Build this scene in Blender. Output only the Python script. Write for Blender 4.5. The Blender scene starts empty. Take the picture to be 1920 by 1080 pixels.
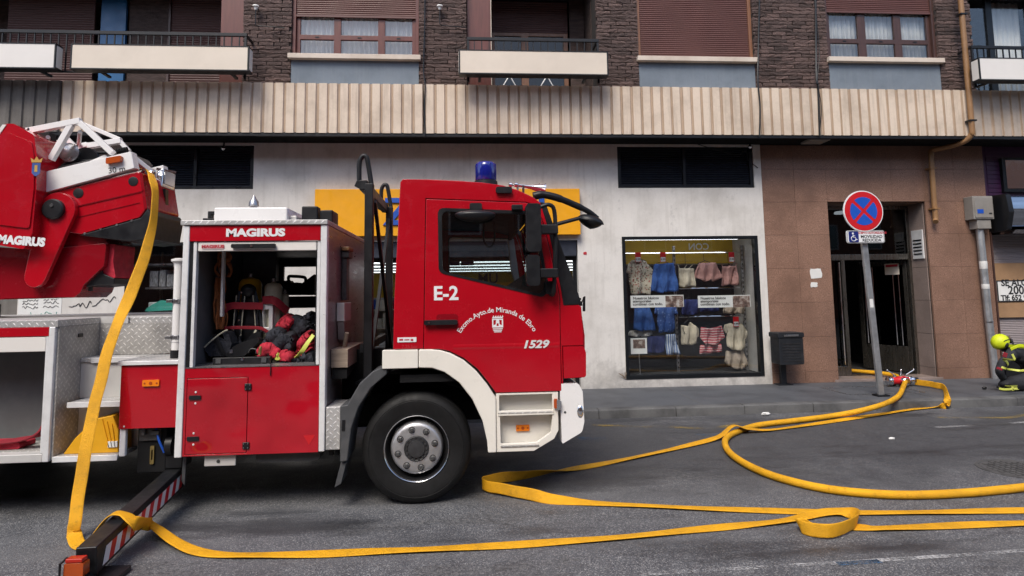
import bpy, bmesh, math, random
from mathutils import Vector, Matrix
from mathutils.geometry import tessellate_polygon
random.seed(7)
R = math.radians
SC = bpy.context.scene
COL = SC.collection

# ------------------------------------------------------------------ camera
FPX, CYPX, CAMH = 1150.0, 442.12, 1.65
AX = Vector((0.99705643, -0.07515803, -0.01515706))
BX = Vector((0.00790733, -0.09583489, 0.99536584))
CX = Vector((0.07626231, 0.99255576, 0.09495849))
cd = bpy.data.cameras.new('camera')
cam = bpy.data.objects.new('camera', cd)
COL.objects.link(cam)
cam.matrix_world = Matrix(((AX.x, BX.x, -CX.x, 0), (AX.y, BX.y, -CX.y, 0), (AX.z, BX.z, -CX.z, CAMH), (0, 0, 0, 1)))
cd.sensor_width = 36.0
cd.lens = FPX / 1920 * 36.0
cd.shift_y = (CYPX - 540) / 1920
cd.clip_start = 0.05
cd.clip_end = 2000
SC.camera = cam

# ------------------------------------------------------------------ sky, sun, exposure
SUN_EL, SUN_AZ = R(52), R(205)       # azimuth measured from +Y clockwise: behind the camera, a little to the left
w = bpy.data.worlds.new('World')
SC.world = w
w.use_nodes = True
nt = w.node_tree
sky = nt.nodes.new('ShaderNodeTexSky')
sky.sky_type = 'NISHITA'
sky.sun_disc = False
sky.sun_elevation = SUN_EL
sky.sun_rotation = SUN_AZ
sky.dust_density = 2.0
sky.ozone_density = 1.0
bg = nt.nodes['Background']
bg.inputs['Strength'].default_value = 0.125
nt.links.new(sky.outputs['Color'], bg.inputs['Color'])
sl = bpy.data.lights.new('sun', 'SUN')
sl.energy = 1.6
sl.angle = R(26)
sl.color = (1.0, 0.93, 0.82)
sun = bpy.data.objects.new('sun', sl)
COL.objects.link(sun)
sd = Vector((math.sin(SUN_AZ) * math.cos(SUN_EL), math.cos(SUN_AZ) * math.cos(SUN_EL), math.sin(SUN_EL)))
sun.rotation_euler = sd.to_track_quat('Z', 'Y').to_euler()
sun.location = (0, -5, 30)
SC.view_settings.view_transform = 'Standard'
SC.view_settings.look = 'None'
SC.view_settings.gamma = 1.0
SC.view_settings.exposure = 0.88
SC.view_settings.use_curve_mapping = False
SC.render.engine = 'CYCLES'
SC.cycles.use_denoising = True
SC.cycles.max_bounces = 8
SC.cycles.transparent_max_bounces = 12
SC.cycles.caustics_reflective = False
SC.cycles.caustics_refractive = False

# ------------------------------------------------------------------ helpers
def at(px, py, Y):
    """point on the upright plane y=Y that the photograph shows at pixel px,py"""
    d = AX * ((px - 960) / FPX) - BX * ((py - CYPX) / FPX) + CX
    t = Y / d.y
    return Vector((d.x * t, Y, CAMH + d.z * t))
def gr(px, py, z=0.0):
    """point on the level z that the photograph shows at pixel px,py"""
    d = AX * ((px - 960) / FPX) - BX * ((py - CYPX) / FPX) + CX
    t = (z - CAMH) / d.z
    return Vector((d.x * t, d.y * t, z))
def xz(px, py, Y):
    p = at(px, py, Y)
    return (p.x, p.z)

def fillet(pts, rad, seg=5):
    """round the corners of a 2-D polygon; rad a number or a list per corner"""
    n = len(pts); out = []
    for i, p in enumerate(pts):
        r = rad[i] if isinstance(rad, (list, tuple)) else rad
        if r <= 0:
            out.append(tuple(p)); continue
        p = Vector(p[:2]); a = Vector(pts[i - 1][:2]) - p; b = Vector(pts[(i + 1) % n][:2]) - p
        la, lb = a.length, b.length
        a.normalize(); b.normalize()
        ang = a.angle(b)
        if ang > 3.1:
            out.append(tuple(p)); continue
        d = min(r / math.tan(ang / 2), la * .48, lb * .48)
        p0 = p + a * d; p1 = p + b * d
        for k in range(seg + 1):
            t = k / seg
            q = p0 * (1 - t) ** 2 + p * 2 * t * (1 - t) + p1 * t * t
            out.append((q.x, q.y))
    return out

def catmull(pts, n=8):
    P = [Vector(p) for p in pts]
    P = [P[0] * 2 - P[1]] + P + [P[-1] * 2 - P[-2]]
    out = []
    for i in range(1, len(P) - 2):
        a, b, c, d = P[i - 1:i + 3]
        for k in range(n):
            t = k / n
            out.append(.5 * ((2 * b) + (c - a) * t + (2 * a - 5 * b + 4 * c - d) * t * t + (3 * b - a - 3 * c + d) * t ** 3))
    out.append(P[-2].copy())
    return out

class MB:
    def __init__(s):
        s.v = []; s.f = []
    def add(s, vs, fs):
        o = len(s.v)
        s.v += [tuple(v) for v in vs]
        s.f += [tuple(i + o for i in f) for f in fs]
        return s
    def box(s, x0, x1, y0, y1, z0, z1):
        vs = [(x0, y0, z0), (x1, y0, z0), (x1, y1, z0), (x0, y1, z0), (x0, y0, z1), (x1, y0, z1), (x1, y1, z1), (x0, y1, z1)]
        return s.add(vs, [(0, 3, 2, 1), (4, 5, 6, 7), (0, 1, 5, 4), (1, 2, 6, 5), (2, 3, 7, 6), (3, 0, 4, 7)])
    def beam(s, a, b, wx, wz, up=(0, 0, 1)):
        """square bar from a to b"""
        a = Vector(a); b = Vector(b); d = (b - a).normalized(); u = Vector(up)
        r = d.cross(u)
        if r.length < 1e-4: r = d.cross(Vector((0, 1, 0)))
        r.normalize(); u = r.cross(d)
        vs = []
        for p in (a, b):
            for i, j in ((-1, -1), (1, -1), (1, 1), (-1, 1)):
                vs.append(p + r * (i * wx / 2) + u * (j * wz / 2))
        return s.add(vs, [(3, 2, 1, 0), (4, 5, 6, 7), (0, 1, 5, 4), (1, 2, 6, 5), (2, 3, 7, 6), (3, 0, 4, 7)])
    def plate(s, outer, holes, lo, hi, axis='Y'):
        """flat polygon with holes, given thickness along an axis; the polygon is (x,z), (y,z) or (x,y)"""
        loops = [list(outer)] + [list(h) for h in holes]
        flat = [p for l in loops for p in l]
        tri = tessellate_polygon([[Vector((p[0], p[1], 0)) for p in l] for l in loops])
        def P(p, t):
            return (p[0], t, p[1]) if axis == 'Y' else ((t, p[0], p[1]) if axis == 'X' else (p[0], p[1], t))
        n = len(flat)
        vs = [P(p, lo) for p in flat] + [P(p, hi) for p in flat]
        fs = [tuple(t) for t in tri] + [tuple(i + n for i in reversed(t)) for t in tri]
        o = 0
        for l in loops:
            m = len(l)
            for i in range(m):
                j = (i + 1) % m
                fs.append((o + i, o + j, o + j + n, o + i + n))
            o += m
        return s.add(vs, fs)
    def prism(s, pts, lo, hi, axis='Y'):
        return s.plate(pts, [], lo, hi, axis)
    def tube(s, pts, r, n=10, cap=True):
        P = [Vector(p) for p in pts]
        rr = r if isinstance(r, (list, tuple)) else [r] * len(P)
        t0 = (P[1] - P[0]).normalized()
        nrm = t0.cross(Vector((0, 0, 1)))
        if nrm.length < 1e-3: nrm = t0.cross(Vector((0, 1, 0)))
        nrm.normalize(); vs = []
        for i, p in enumerate(P):
            t = (P[min(i + 1, len(P) - 1)] - P[max(i - 1, 0)]).normalized()
            nrm = (nrm - t * nrm.dot(t)).normalized()
            bn = t.cross(nrm)
            for k in range(n):
                a = 2 * math.pi * k / n
                vs.append(p + (nrm * math.cos(a) + bn * math.sin(a)) * rr[i])
        fs = []
        for i in range(len(P) - 1):
            for k in range(n):
                k2 = (k + 1) % n
                fs.append((i * n + k, i * n + k2, (i + 1) * n + k2, (i + 1) * n + k))
        if cap:
            fs.append(tuple(reversed(range(n)))); fs.append(tuple(range((len(P) - 1) * n, len(P) * n)))
        return s.add(vs, fs)
    def lathe(s, prof, o, ax=(0, 0, 1), n=32, closed=False):
        """prof: list of (radius, distance along the axis)"""
        o = Vector(o); ax = Vector(ax).normalized()
        u = ax.cross(Vector((0, 0, 1)))
        if u.length < 1e-3: u = Vector((1, 0, 0))
        u.normalize(); v = ax.cross(u)
        vs = []; fs = []
        for r, t in prof:
            for k in range(n):
                a = 2 * math.pi * k / n
                vs.append(o + ax * t + (u * math.cos(a) + v * math.sin(a)) * r)
        m = len(prof)
        for i in range(m if closed else m - 1):
            i2 = (i + 1) % m
            for k in range(n):
                k2 = (k + 1) % n
                fs.append((i * n + k, i * n + k2, i2 * n + k2, i2 * n + k))
        if not closed:
            fs.append(tuple(reversed(range(n)))); fs.append(tuple(range((m - 1) * n, m * n)))
        return s.add(vs, fs)
    def ell(s, c, rx, ry, rz, nu=20, nv=12, fn=None):
        c = Vector(c); vs = []; fs = []
        for j in range(nv + 1):
            th = math.pi * j / nv
            for i in range(nu):
                ph = 2 * math.pi * i / nu
                p = Vector((rx * math.sin(th) * math.cos(ph), ry * math.sin(th) * math.sin(ph), rz * math.cos(th)))
                if fn: p = fn(p)
                vs.append(c + p)
        for j in range(nv):
            for i in range(nu):
                i2 = (i + 1) % nu
                fs.append((j * nu + i, (j + 1) * nu + i, (j + 1) * nu + i2, j * nu + i2))
        return s.add(vs, fs)
    def ribbon(s, pts, sides, wd, th=.012, n=8, jit=0.0):
        """flat hose: pts along the path, sides = the direction of its flat width at each point"""
        P = catmull(pts, n); S = catmull(sides, n); vs = []; fs = []
        prof = [(-.5, 0), (-.47, .42), (-.40, .5), (0, .5), (.40, .5), (.47, .42), (.5, 0), (.47, -.42), (.40, -.5), (0, -.5), (-.40, -.5), (-.47, -.42)]
        m = len(prof)
        if jit:
            q1, q2 = random.uniform(0, 6), random.uniform(0, 6)
            for i in range(len(P)):
                e = min(1, i / 12, (len(P) - 1 - i) / 12)
                P[i] = P[i] + S[i].normalized() * jit * e * (math.sin(i * .23 + q1) + .6 * math.sin(i * .61 + q2))
                S[i] = S[i].normalized() + Vector((0, 0, 1)) * (.10 * e * math.sin(i * .31 + q2))
        for i, p in enumerate(P):
            t = (P[min(i + 1, len(P) - 1)] - P[max(i - 1, 0)]).normalized()
            sd_ = S[i] - t * S[i].dot(t); sd_.normalize()
            nn = t.cross(sd_)
            for a, b in prof:
                vs.append(p + sd_ * a * wd + nn * b * th)
        for i in range(len(P) - 1):
            for k in range(m):
                k2 = (k + 1) % m
                fs.append((i * m + k, i * m + k2, (i + 1) * m + k2, (i + 1) * m + k))
        fs.append(tuple(reversed(range(m)))); fs.append(tuple(range((len(P) - 1) * m, len(P) * m)))
        return s.add(vs, fs)
    def build(s, name, mat, parent=None, bevel=0, seg=2, smooth=True, angle=32, sub=0):
        me = bpy.data.meshes.new(name)
        me.from_pydata(s.v, [], s.f)
        bm = bmesh.new(); bm.from_mesh(me)
        bmesh.ops.recalc_face_normals(bm, faces=bm.faces)
        bm.to_mesh(me); bm.free()
        return link(name, me, mat, parent, bevel, seg, smooth, angle, sub)

def link(name, me, mat, parent=None, bevel=0, seg=2, smooth=True, angle=32, sub=0):
    if mat is not None:
        me.materials.append(MT[mat] if isinstance(mat, str) else mat)
    if smooth:
        me.shade_smooth()
        me.set_sharp_from_angle(angle=R(angle))
    o = bpy.data.objects.new(name, me)
    COL.objects.link(o)
    if parent is not None: attach(o, parent)
    if bevel > 0:
        b = o.modifiers.new('bevel', 'BEVEL'); b.width = bevel; b.segments = seg; b.limit_method = 'ANGLE'; b.angle_limit = R(35)
        b.harden_normals = True
    if sub:
        m = o.modifiers.new('sub', 'SUBSURF'); m.levels = sub; m.render_levels = sub
    return o

def attach(o, parent):
    """parent, keeping the child's world place"""
    o.parent = parent
    o.matrix_parent_inverse = parent_world(parent).inverted()
def parent_world(p):
    m = p.matrix_basis.copy()
    while p.parent:
        q = p.parent
        m = q.matrix_basis @ p.matrix_parent_inverse @ m
        p = q
    return m

def tag(o, label=None, cat=None, group=None, kind=None):
    if label: o['label'] = label
    if cat: o['category'] = cat
    if group: o['group'] = group
    if kind: o['kind'] = kind
    return o
def thing(name, loc, label, cat, group=None):
    o = bpy.data.objects.new(name, None)
    o.empty_display_size = .1
    o.location = loc
    COL.objects.link(o)
    return tag(o, label, cat, group)

def text_mesh(txt, size, extrude=.001, bold=0.0, align='CENTER', sx=1.0, shear=0.0, space=1.0):
    cu = bpy.data.curves.new('lettering', 'FONT')
    cu.body = txt; cu.size = size; cu.extrude = extrude; cu.offset = bold; cu.align_x = align; cu.align_y = 'CENTER'
    cu.shear = shear; cu.space_character = space; cu.resolution_u = 3
    o = bpy.data.objects.new('lettering', cu)
    COL.objects.link(o)
    bpy.context.view_layer.update()
    me = bpy.data.meshes.new_from_object(o.evaluated_get(bpy.context.evaluated_depsgraph_get()))
    bpy.data.objects.remove(o); bpy.data.curves.remove(cu)
    if sx != 1.0:
        for v in me.vertices: v.co.x *= sx
    return me
def lettering(txt, size, loc, mat, parent=None, bold=0.0, align='CENTER', sx=1.0, shear=0.0, rotz=0.0, tilt=0.0, extrude=.0012, name='lettering', fn=None, mirror=False, space=1.0):
    """upright lettering that faces -Y (towards the street)"""
    me = text_mesh(txt, size, extrude, bold, align, sx, shear, space)
    if fn:
        for v in me.vertices: v.co = fn(v.co)
    if mirror:
        for v in me.vertices: v.co.x = -v.co.x
    M_ = Matrix.Translation(Vector(loc)) @ Matrix.Rotation(rotz, 4, 'Z') @ Matrix.Rotation(tilt, 4, 'Y') @ Matrix.Rotation(R(90), 4, 'X')
    me.transform(M_)
    return link(name, me, mat, parent, smooth=False)

def copy_tree(o, parent=None):
    c = o.copy()
    COL.objects.link(c)
    if parent is not None:
        c.parent = parent
    for ch in [x for x in o.children]:
        copy_tree(ch, c)
    return c

# ------------------------------------------------------------------ materials
MT = {}
def _new(name):
    m = bpy.data.materials.new(name); m.use_nodes = True
    n = m.node_tree.nodes; b = n['Principled BSDF']
    MT[name] = m
    return m, n, m.node_tree.links, b
def mapping(n, L, scale=(1, 1, 1), src='pos'):
    if src == 'pos':
        g = n.new('ShaderNodeNewGeometry'); out = g.outputs['Position']
    else:
        g = n.new('ShaderNodeTexCoord'); out = g.outputs[src]
    mp = n.new('ShaderNodeMapping'); mp.inputs['Scale'].default_value = scale
    L.new(out, mp.inputs['Vector'])
    return mp.outputs['Vector']
def noise(n, L, vec, scale, detail=4, rough=.6):
    t = n.new('ShaderNodeTexNoise'); t.inputs['Scale'].default_value = scale; t.inputs['Detail'].default_value = detail; t.inputs['Roughness'].default_value = rough
    L.new(vec, t.inputs['Vector'])
    return t.outputs['Fac']
def ramp(n, L, fac, stops):
    r = n.new('ShaderNodeValToRGB'); e = r.color_ramp.elements
    while len(e) < len(stops): e.new(.5)
    for k, (p, c) in enumerate(stops):
        e[k].position = p
        e[k].color = (c, c, c, 1) if isinstance(c, (int, float)) else (*c, 1)
    L.new(fac, r.inputs['Fac'])
    return r.outputs['Color']
def mixc(n, L, fac, a, b, mode='MIX'):
    m = n.new('ShaderNodeMix'); m.data_type = 'RGBA'; m.blend_type = mode
    for sock, val in ((m.inputs['Factor'], fac), (m.inputs['A'], a), (m.inputs['B'], b)): pass
    def put(s, v):
        if isinstance(v, (int, float)): s.default_value = v
        elif isinstance(v, tuple): s.default_value = (*v, 1)
        else: L.new(v, s)
    put(m.inputs[0], fac); put(m.inputs[6], a); put(m.inputs[7], b)
    return m.outputs[2]
def math_(n, L, op, a, b=None, c=None):
    m = n.new('ShaderNodeMath'); m.operation = op
    for i, v in enumerate((a, b, c)):
        if v is None: continue
        if isinstance(v, (int, float)): m.inputs[i].default_value = v
        else: L.new(v, m.inputs[i])
    return m.outputs[0]
def bumpn(n, L, b, h, strength, dist=.01):
    bp = n.new('ShaderNodeBump'); bp.inputs['Strength'].default_value = strength; bp.inputs['Distance'].default_value = dist
    L.new(h, bp.inputs['Height']); L.new(bp.outputs['Normal'], b.inputs['Normal'])
    return bp

def mat(name, col, rough=.5, metal=0.0, var=.12, vs=5.0, bump=0.0, bs=60.0, bd=.004, coat=0.0, dirt=0.0, dcol=(.06, .05, .045), ds=3.0, spec=.5, stretch=(1, 1, 1), rv=.1):
    m, n, L, b = _new(name)
    vec = mapping(n, L, stretch)
    f = noise(n, L, vec, vs, 5)
    lo = tuple(max(c * (1 - var), 0) for c in col); hi = tuple(min(c * (1 + var), 1) for c in col)
    c = ramp(n, L, f, [(.3, lo), (.7, hi)])
    if dirt > 0:
        d = noise(n, L, vec, ds, 8, .7)
        d = ramp(n, L, d, [(.52, 0.0), (.72, dirt)])
        c = mixc(n, L, d, c, dcol)
    L.new(c, b.inputs['Base Color'])
    rr = ramp(n, L, noise(n, L, vec, vs * 2.3, 6), [(.3, max(rough - rv, .02)), (.7, min(rough + rv, 1))])
    L.new(rr, b.inputs['Roughness'])
    b.inputs['Metallic'].default_value = metal
    b.inputs['Specular IOR Level'].default_value = spec
    b.inputs['Coat Weight'].default_value = coat
    b.inputs['Coat Roughness'].default_value = .05
    if bump > 0:
        bumpn(n, L, b, noise(n, L, vec, bs, 5), bump, bd)
    return m

def treadplate(name, col, metal=.8, rough=.42, cell=.028):
    m, n, L, b = _new(name)
    g = n.new('ShaderNodeNewGeometry'); sp = n.new('ShaderNodeSeparateXYZ'); L.new(g.outputs['Position'], sp.inputs[0])
    x, y, z = sp.outputs
    # on upright sides that face along x the pattern runs over y and z; elsewhere over x and y+z
    u0 = math_(n, L, 'ADD', x, math_(n, L, 'MULTIPLY', y, .0))
    v0 = math_(n, L, 'ADD', y, z)
    sn = n.new('ShaderNodeSeparateXYZ'); L.new(g.outputs['Normal'], sn.inputs[0])
    side = math_(n, L, 'GREATER_THAN', math_(n, L, 'ABSOLUTE', sn.outputs[0]), .7)
    mu = n.new('ShaderNodeMix'); L.new(side, mu.inputs[0]); L.new(u0, mu.inputs[2]); L.new(y, mu.inputs[3])
    mv = n.new('ShaderNodeMix'); L.new(side, mv.inputs[0]); L.new(v0, mv.inputs[2]); L.new(z, mv.inputs[3])
    u, v = mu.outputs[0], mv.outputs[0]
    k = .5 / cell
    a = math_(n, L, 'MULTIPLY', math_(n, L, 'ADD', u, v), k); c = math_(n, L, 'MULTIPLY', math_(n, L, 'SUBTRACT', u, v), k)
    fa = math_(n, L, 'SUBTRACT', math_(n, L, 'FRACT', a), .5); fc = math_(n, L, 'SUBTRACT', math_(n, L, 'FRACT', c), .5)
    par = math_(n, L, 'MODULO', math_(n, L, 'ABSOLUTE', math_(n, L, 'ADD', math_(n, L, 'FLOOR', a), math_(n, L, 'FLOOR', c))), 2.0)
    par = math_(n, L, 'GREATER_THAN', par, .5)
    def shape(p, q):
        e = math_(n, L, 'ADD', math_(n, L, 'POWER', math_(n, L, 'DIVIDE', p, .44), 2.0), math_(n, L, 'POWER', math_(n, L, 'DIVIDE', q, .15), 2.0))
        return math_(n, L, 'MAXIMUM', math_(n, L, 'SUBTRACT', 1.0, e), 0.0)
    mx = n.new('ShaderNodeMix'); L.new(par, mx.inputs[0]); L.new(shape(fa, fc), mx.inputs[2]); L.new(shape(fc, fa), mx.inputs[3])
    h = mx.outputs[0]
    vec = mapping(n, L)
    d = ramp(n, L, noise(n, L, vec, 6, 6), [(.35, tuple(q * .68 for q in col)), (.65, col)])
    hh = math_(n, L, 'MINIMUM', math_(n, L, 'MULTIPLY', h, 3.0), 1.0)
    c2 = mixc(n, L, hh, mixc(n, L, .35, d, (.1, .095, .09)), d)
    L.new(c2, b.inputs['Base Color'])
    b.inputs['Metallic'].default_value = metal; b.inputs['Roughness'].default_value = rough
    bumpn(n, L, b, h, .8, .003)
    return m

def glass(name, tint=(.75, .8, .8), refl=1.0, rough=.02):
    m, n, L, b = _new(name)
    out = n['Material Output']; n.remove(b)
    tr = n.new('ShaderNodeBsdfTransparent'); tr.inputs['Color'].default_value = (*tint, 1)
    gl = n.new('ShaderNodeBsdfGlossy'); gl.inputs['Roughness'].default_value = rough
    lw = n.new('ShaderNodeLayerWeight'); lw.inputs['Blend'].default_value = .5
    fr = math_(n, L, 'ADD', .04, math_(n, L, 'MULTIPLY', math_(n, L, 'POWER', lw.outputs['Facing'], 5.0), .96))
    f = math_(n, L, 'MINIMUM', math_(n, L, 'MULTIPLY', fr, refl), 1.0)
    mx = n.new('ShaderNodeMixShader'); L.new(f, mx.inputs[0]); L.new(tr.outputs[0], mx.inputs[1]); L.new(gl.outputs[0], mx.inputs[2])
    L.new(mx.outputs[0], out.inputs['Surface'])
    return m
def emit(name, col, s):
    m, n, L, b = _new(name)
    b.inputs['Base Color'].default_value = (*col, 1)
    b.inputs['Emission Color'].default_value = (*col, 1); b.inputs['Emission Strength'].default_value = s
    return m

def asphalt(name):
    m, n, L, b = _new(name)
    vec = mapping(n, L)
    big = noise(n, L, vec, .55, 6, .65)
    mid = noise(n, L, vec, 4.5, 6, .7)
    c = ramp(n, L, big, [(.30, (.042, .044, .051)), (.5, (.082, .085, .094)), (.70, (.150, .152, .158))])
    c = mixc(n, L, .55, c, ramp(n, L, mid, [(.3, (.034, .036, .043)), (.7, (.155, .158, .166))]))
    vo = n.new('ShaderNodeTexVoronoi'); vo.inputs['Scale'].default_value = 150; L.new(vec, vo.inputs['Vector'])
    sp = n.new('ShaderNodeSeparateColor'); L.new(vo.outputs['Color'], sp.inputs[0])
    agg = ramp(n, L, sp.outputs[0], [(0.0, (.02, .02, .024)), (.5, (.085, .086, .094)), (.82, (.20, .20, .205)), (1.0, (.55, .54, .52))])
    c = mixc(n, L, .48, c, agg)
    # long worn tracks and paler, rougher repairs
    tr_ = noise(n, L, mapping(n, L, (.10, .95, 1)), 1.6, 5, .6)
    c = mixc(n, L, ramp(n, L, tr_, [(.50, 0.0), (.66, .55)]), c, (.125, .125, .128))
    rp_ = noise(n, L, mapping(n, L, (.30, .8, 1)), 1.25, 8, .72)
    c = mixc(n, L, ramp(n, L, rp_, [(.53, 0.0), (.58, .7)]), c, ramp(n, L, noise(n, L, vec, 34, 5, .8), [(.42, (.03, .03, .034)), (.6, (.17, .168, .165))]))
    # dark damp stains where the water from the hoses ran
    st = ramp(n, L, noise(n, L, mapping(n, L, (.35, 1.3, 1)), 1.1, 7, .6), [(.53, 0.0), (.66, .75)])
    # a darker stretch along the road by the truck, with wandering edges
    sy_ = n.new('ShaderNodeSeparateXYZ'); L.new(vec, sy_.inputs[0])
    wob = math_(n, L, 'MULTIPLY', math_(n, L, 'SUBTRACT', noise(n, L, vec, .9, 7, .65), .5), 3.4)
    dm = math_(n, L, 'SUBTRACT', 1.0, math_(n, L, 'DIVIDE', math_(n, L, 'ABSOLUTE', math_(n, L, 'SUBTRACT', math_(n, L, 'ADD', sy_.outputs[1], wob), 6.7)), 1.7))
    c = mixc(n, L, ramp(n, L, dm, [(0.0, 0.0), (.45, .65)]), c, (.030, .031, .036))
    c = mixc(n, L, st, c, (.022, .023, .027))
    cr = n.new('ShaderNodeTexVoronoi'); cr.feature = 'DISTANCE_TO_EDGE'; cr.inputs['Scale'].default_value = .22
    wv = n.new('ShaderNodeTexNoise'); wv.inputs['Scale'].default_value = 3; wv.inputs['Detail'].default_value = 6; L.new(vec, wv.inputs['Vector'])
    L.new(mixc(n, L, .22, vec, wv.outputs['Color']), cr.inputs['Vector'])
    crk = ramp(n, L, cr.outputs['Distance'], [(0.0, .35), (.004, 0.0)])
    c = mixc(n, L, crk, c, (.018, .018, .02))
    L.new(c, b.inputs['Base Color'])
    L.new(mixc(n, L, st, ramp(n, L, mid, [(.3, .58), (.7, .85)]), (.30, .30, .30)), b.inputs['Roughness'])
    hv = math_(n, L, 'ADD', math_(n, L, 'MULTIPLY', vo.outputs['Distance'], -.9), noise(n, L, vec, 160, 4))
    bumpn(n, L, b, hv, .55, .005)
    return m

def granite(name, base, pale=(.36, .24, .19), dark=(.05, .03, .025), s=120):
    m, n, L, b = _new(name)
    vec = mapping(n, L)
    f = noise(n, L, vec, s, 3, .7)
    c = ramp(n, L, f, [(.36, dark), (.46, base), (.58, base), (.68, pale)])
    g = noise(n, L, vec, 1.4, 6, .65)
    oi = n.new('ShaderNodeObjectInfo')
    c = mixc(n, L, .28, c, base)
    rnd = ramp(n, L, oi.outputs['Random'], [(0, .93), (1, 1.05)])
    c = mixc(n, L, 1.0, c, rnd, 'MULTIPLY')
    c = mixc(n, L, ramp(n, L, g, [(.42, 0.0), (.66, .7)]), c, tuple(q * .55 for q in base))
    L.new(c, b.inputs['Base Color'])
    b.inputs['Roughness'].default_value = .30
    bumpn(n, L, b, f, .06, .002)
    return m

def brickmat(name, c0, c1):
    m, n, L, b = _new(name)
    vec = mapping(n, L)
    ge = n.new('ShaderNodeNewGeometry')
    f = noise(n, L, mapping(n, L, (1, 1, 2.2)), 22, 6, .7)
    c = ramp(n, L, ge.outputs['Random Per Island'], [(0, c0), (.55, c1), (1, tuple(q * 1.45 for q in c1))])
    oi = n.new('ShaderNodeObjectInfo')
    c = mixc(n, L, 1.0, c, ramp(n, L, oi.outputs['Random'], [(0, .62), (1, 1.3)]), 'MULTIPLY')
    c = mixc(n, L, ramp(n, L, f, [(.4, 0.0), (.75, .6)]), c, tuple(q * .45 for q in c0))
    L.new(c, b.inputs['Base Color']); b.inputs['Roughness'].default_value = .82
    # rough split face with horizontal ridges
    bumpn(n, L, b, noise(n, L, mapping(n, L, (9, 9, 34)), 3.4, 6, .65), 1.0, .03)
    return m

def speckle(name, base, d1, d2, streak=True, rough=.85, grime=False):
    """weathered concrete / render with stains and vertical streaks"""
    m, n, L, b = _new(name)
    vec = mapping(n, L)
    g = noise(n, L, vec, 1.7, 7, .65); s = noise(n, L, vec, 38, 4, .7)
    c = ramp(n, L, g, [(.32, d1), (.55, base), (.8, tuple(min(q * 1.08, 1) for q in base))])
    c = mixc(n, L, ramp(n, L, s, [(.5, 0.0), (.78, .35)]), c, d1)
    if streak:
        k = noise(n, L, mapping(n, L, (5.5, 5.5, .35)), 2.6, 6, .6)
        c = mixc(n, L, ramp(n, L, k, [(.52, 0.0), (.74, .5)]), c, d2)
    if grime:
        sx_ = n.new('ShaderNodeSeparateXYZ'); L.new(vec, sx_.inputs[0])
        hgt = math_(n, L, 'ADD', math_(n, L, 'MULTIPLY', sx_.outputs[2], -1.1), math_(n, L, 'MULTIPLY', noise(n, L, vec, 3.1, 8, .7), 1.9))
        c = mixc(n, L, ramp(n, L, hgt, [(.35, 0.0), (.95, .65)]), c, (.20, .19, .185))
        sc_ = noise(n, L, mapping(n, L, (1, 1, .7)), 6.5, 9, .75)
        c = mixc(n, L, ramp(n, L, sc_, [(.60, 0.0), (.68, .4)]), c, (.33, .32, .31))
    L.new(c, b.inputs['Base Color']); b.inputs['Roughness'].default_value = rough
    bumpn(n, L, b, noise(n, L, vec, 70, 5, .7), .25, .004)
    return m

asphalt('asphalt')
speckle('pavement', (.085, .09, .10), (.05, .053, .06), (.09, .09, .095), False, .6)
speckle('kerb', (.12, .12, .12), (.035, .035, .037), (.04, .04, .04), False, .8)
speckle('render_white', (.68, .655, .62), (.53, .505, .47), (.46, .435, .40), grime=True)
speckle('concrete_cream', (.67, .56, .45), (.49, .40, .315), (.34, .265, .20))
speckle('concrete_groove', (.46, .35, .26), (.35, .26, .19), (.24, .17, .12))
speckle('concrete_grey', (.17, .155, .14), (.10, .092, .085), (.24, .225, .205))
speckle('concrete_tan', (.44, .37, .31), (.32, .27, .225), (.25, .205, .17))
speckle('blue_render', (.17, .205, .245), (.13, .16, .195), (.20, .23, .26))
speckle('sill_stone', (.62, .54, .46), (.48, .40, .33), (.36, .3, .25), False)
granite('granite_brown', (.275, .160, .115), (.52, .35, .27), (.055, .030, .022), 75)
granite('granite_pale', (.30, .235, .21), (.42, .34, .30), (.10, .07, .06))
brickmat('brick', (.062, .040, .035), (.128, .083, .073))
mat('mortar', (.030, .024, .022), .95, bump=.3, bs=90)
mat('shutter_brown', (.115, .048, .040), .45, var=.1, vs=2)
mat('shutter_dark', (.085, .035, .030), .5, var=.12, vs=2)
mat('wood_red', (.120, .034, .026), .4, var=.2, vs=4, stretch=(6, 6, .6))
mat('wood_dark', (.065, .032, .026), .4, var=.2, vs=4, stretch=(6, 6, .6))
mat('wood_tan', (.22, .10, .05), .4, var=.2, vs=4, stretch=(6, 6, .6))
mat('curtain', (.78, .77, .73), .9, var=.12, vs=3, stretch=(10, 10, .5))
mat('iron_black', (.0085, .009, .011), .42, var=.4, spec=.4)
mat('black_plastic', (.0075, .008, .010), .42, spec=.4, var=.25, bump=.12, bs=300, bd=.001)
mat('black_matte', (.005, .005, .006), .9, var=.3, spec=.2)
mat('rubber', (.0075, .0075, .008), .62, var=.4, vs=9, bump=.12, bs=90, dirt=.3, dcol=(.028, .026, .024), spec=.3)
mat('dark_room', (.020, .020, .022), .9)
mat('frame_dark', (.010, .012, .015), .35, metal=.3)
mat('panel_cream', (.68, .60, .50), .5, var=.06, vs=1.5, dirt=.12, dcol=(.4, .32, .24), ds=2)
mat('panel_white', (.72, .69, .65), .5, var=.05, vs=1.5)
mat('louvre', (.045, .052, .072), .4, metal=.3)
mat('yellow_sign', (.80, .36, .008), .4, var=.05)
mat('blue_letter', (.02, .09, .42), .4, var=.05)
mat('copper_paint', (.27, .145, .062), .45, var=.18, vs=4, dirt=.2)
mat('galvanised', (.42, .43, .44), .45, metal=.75, var=.2, vs=8, dirt=.25, dcol=(.12, .11, .1))
mat('box_grey', (.25, .235, .215), .6, var=.1, dirt=.3)
mat('purple', (.050, .014, .052), .4, var=.1)
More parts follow.
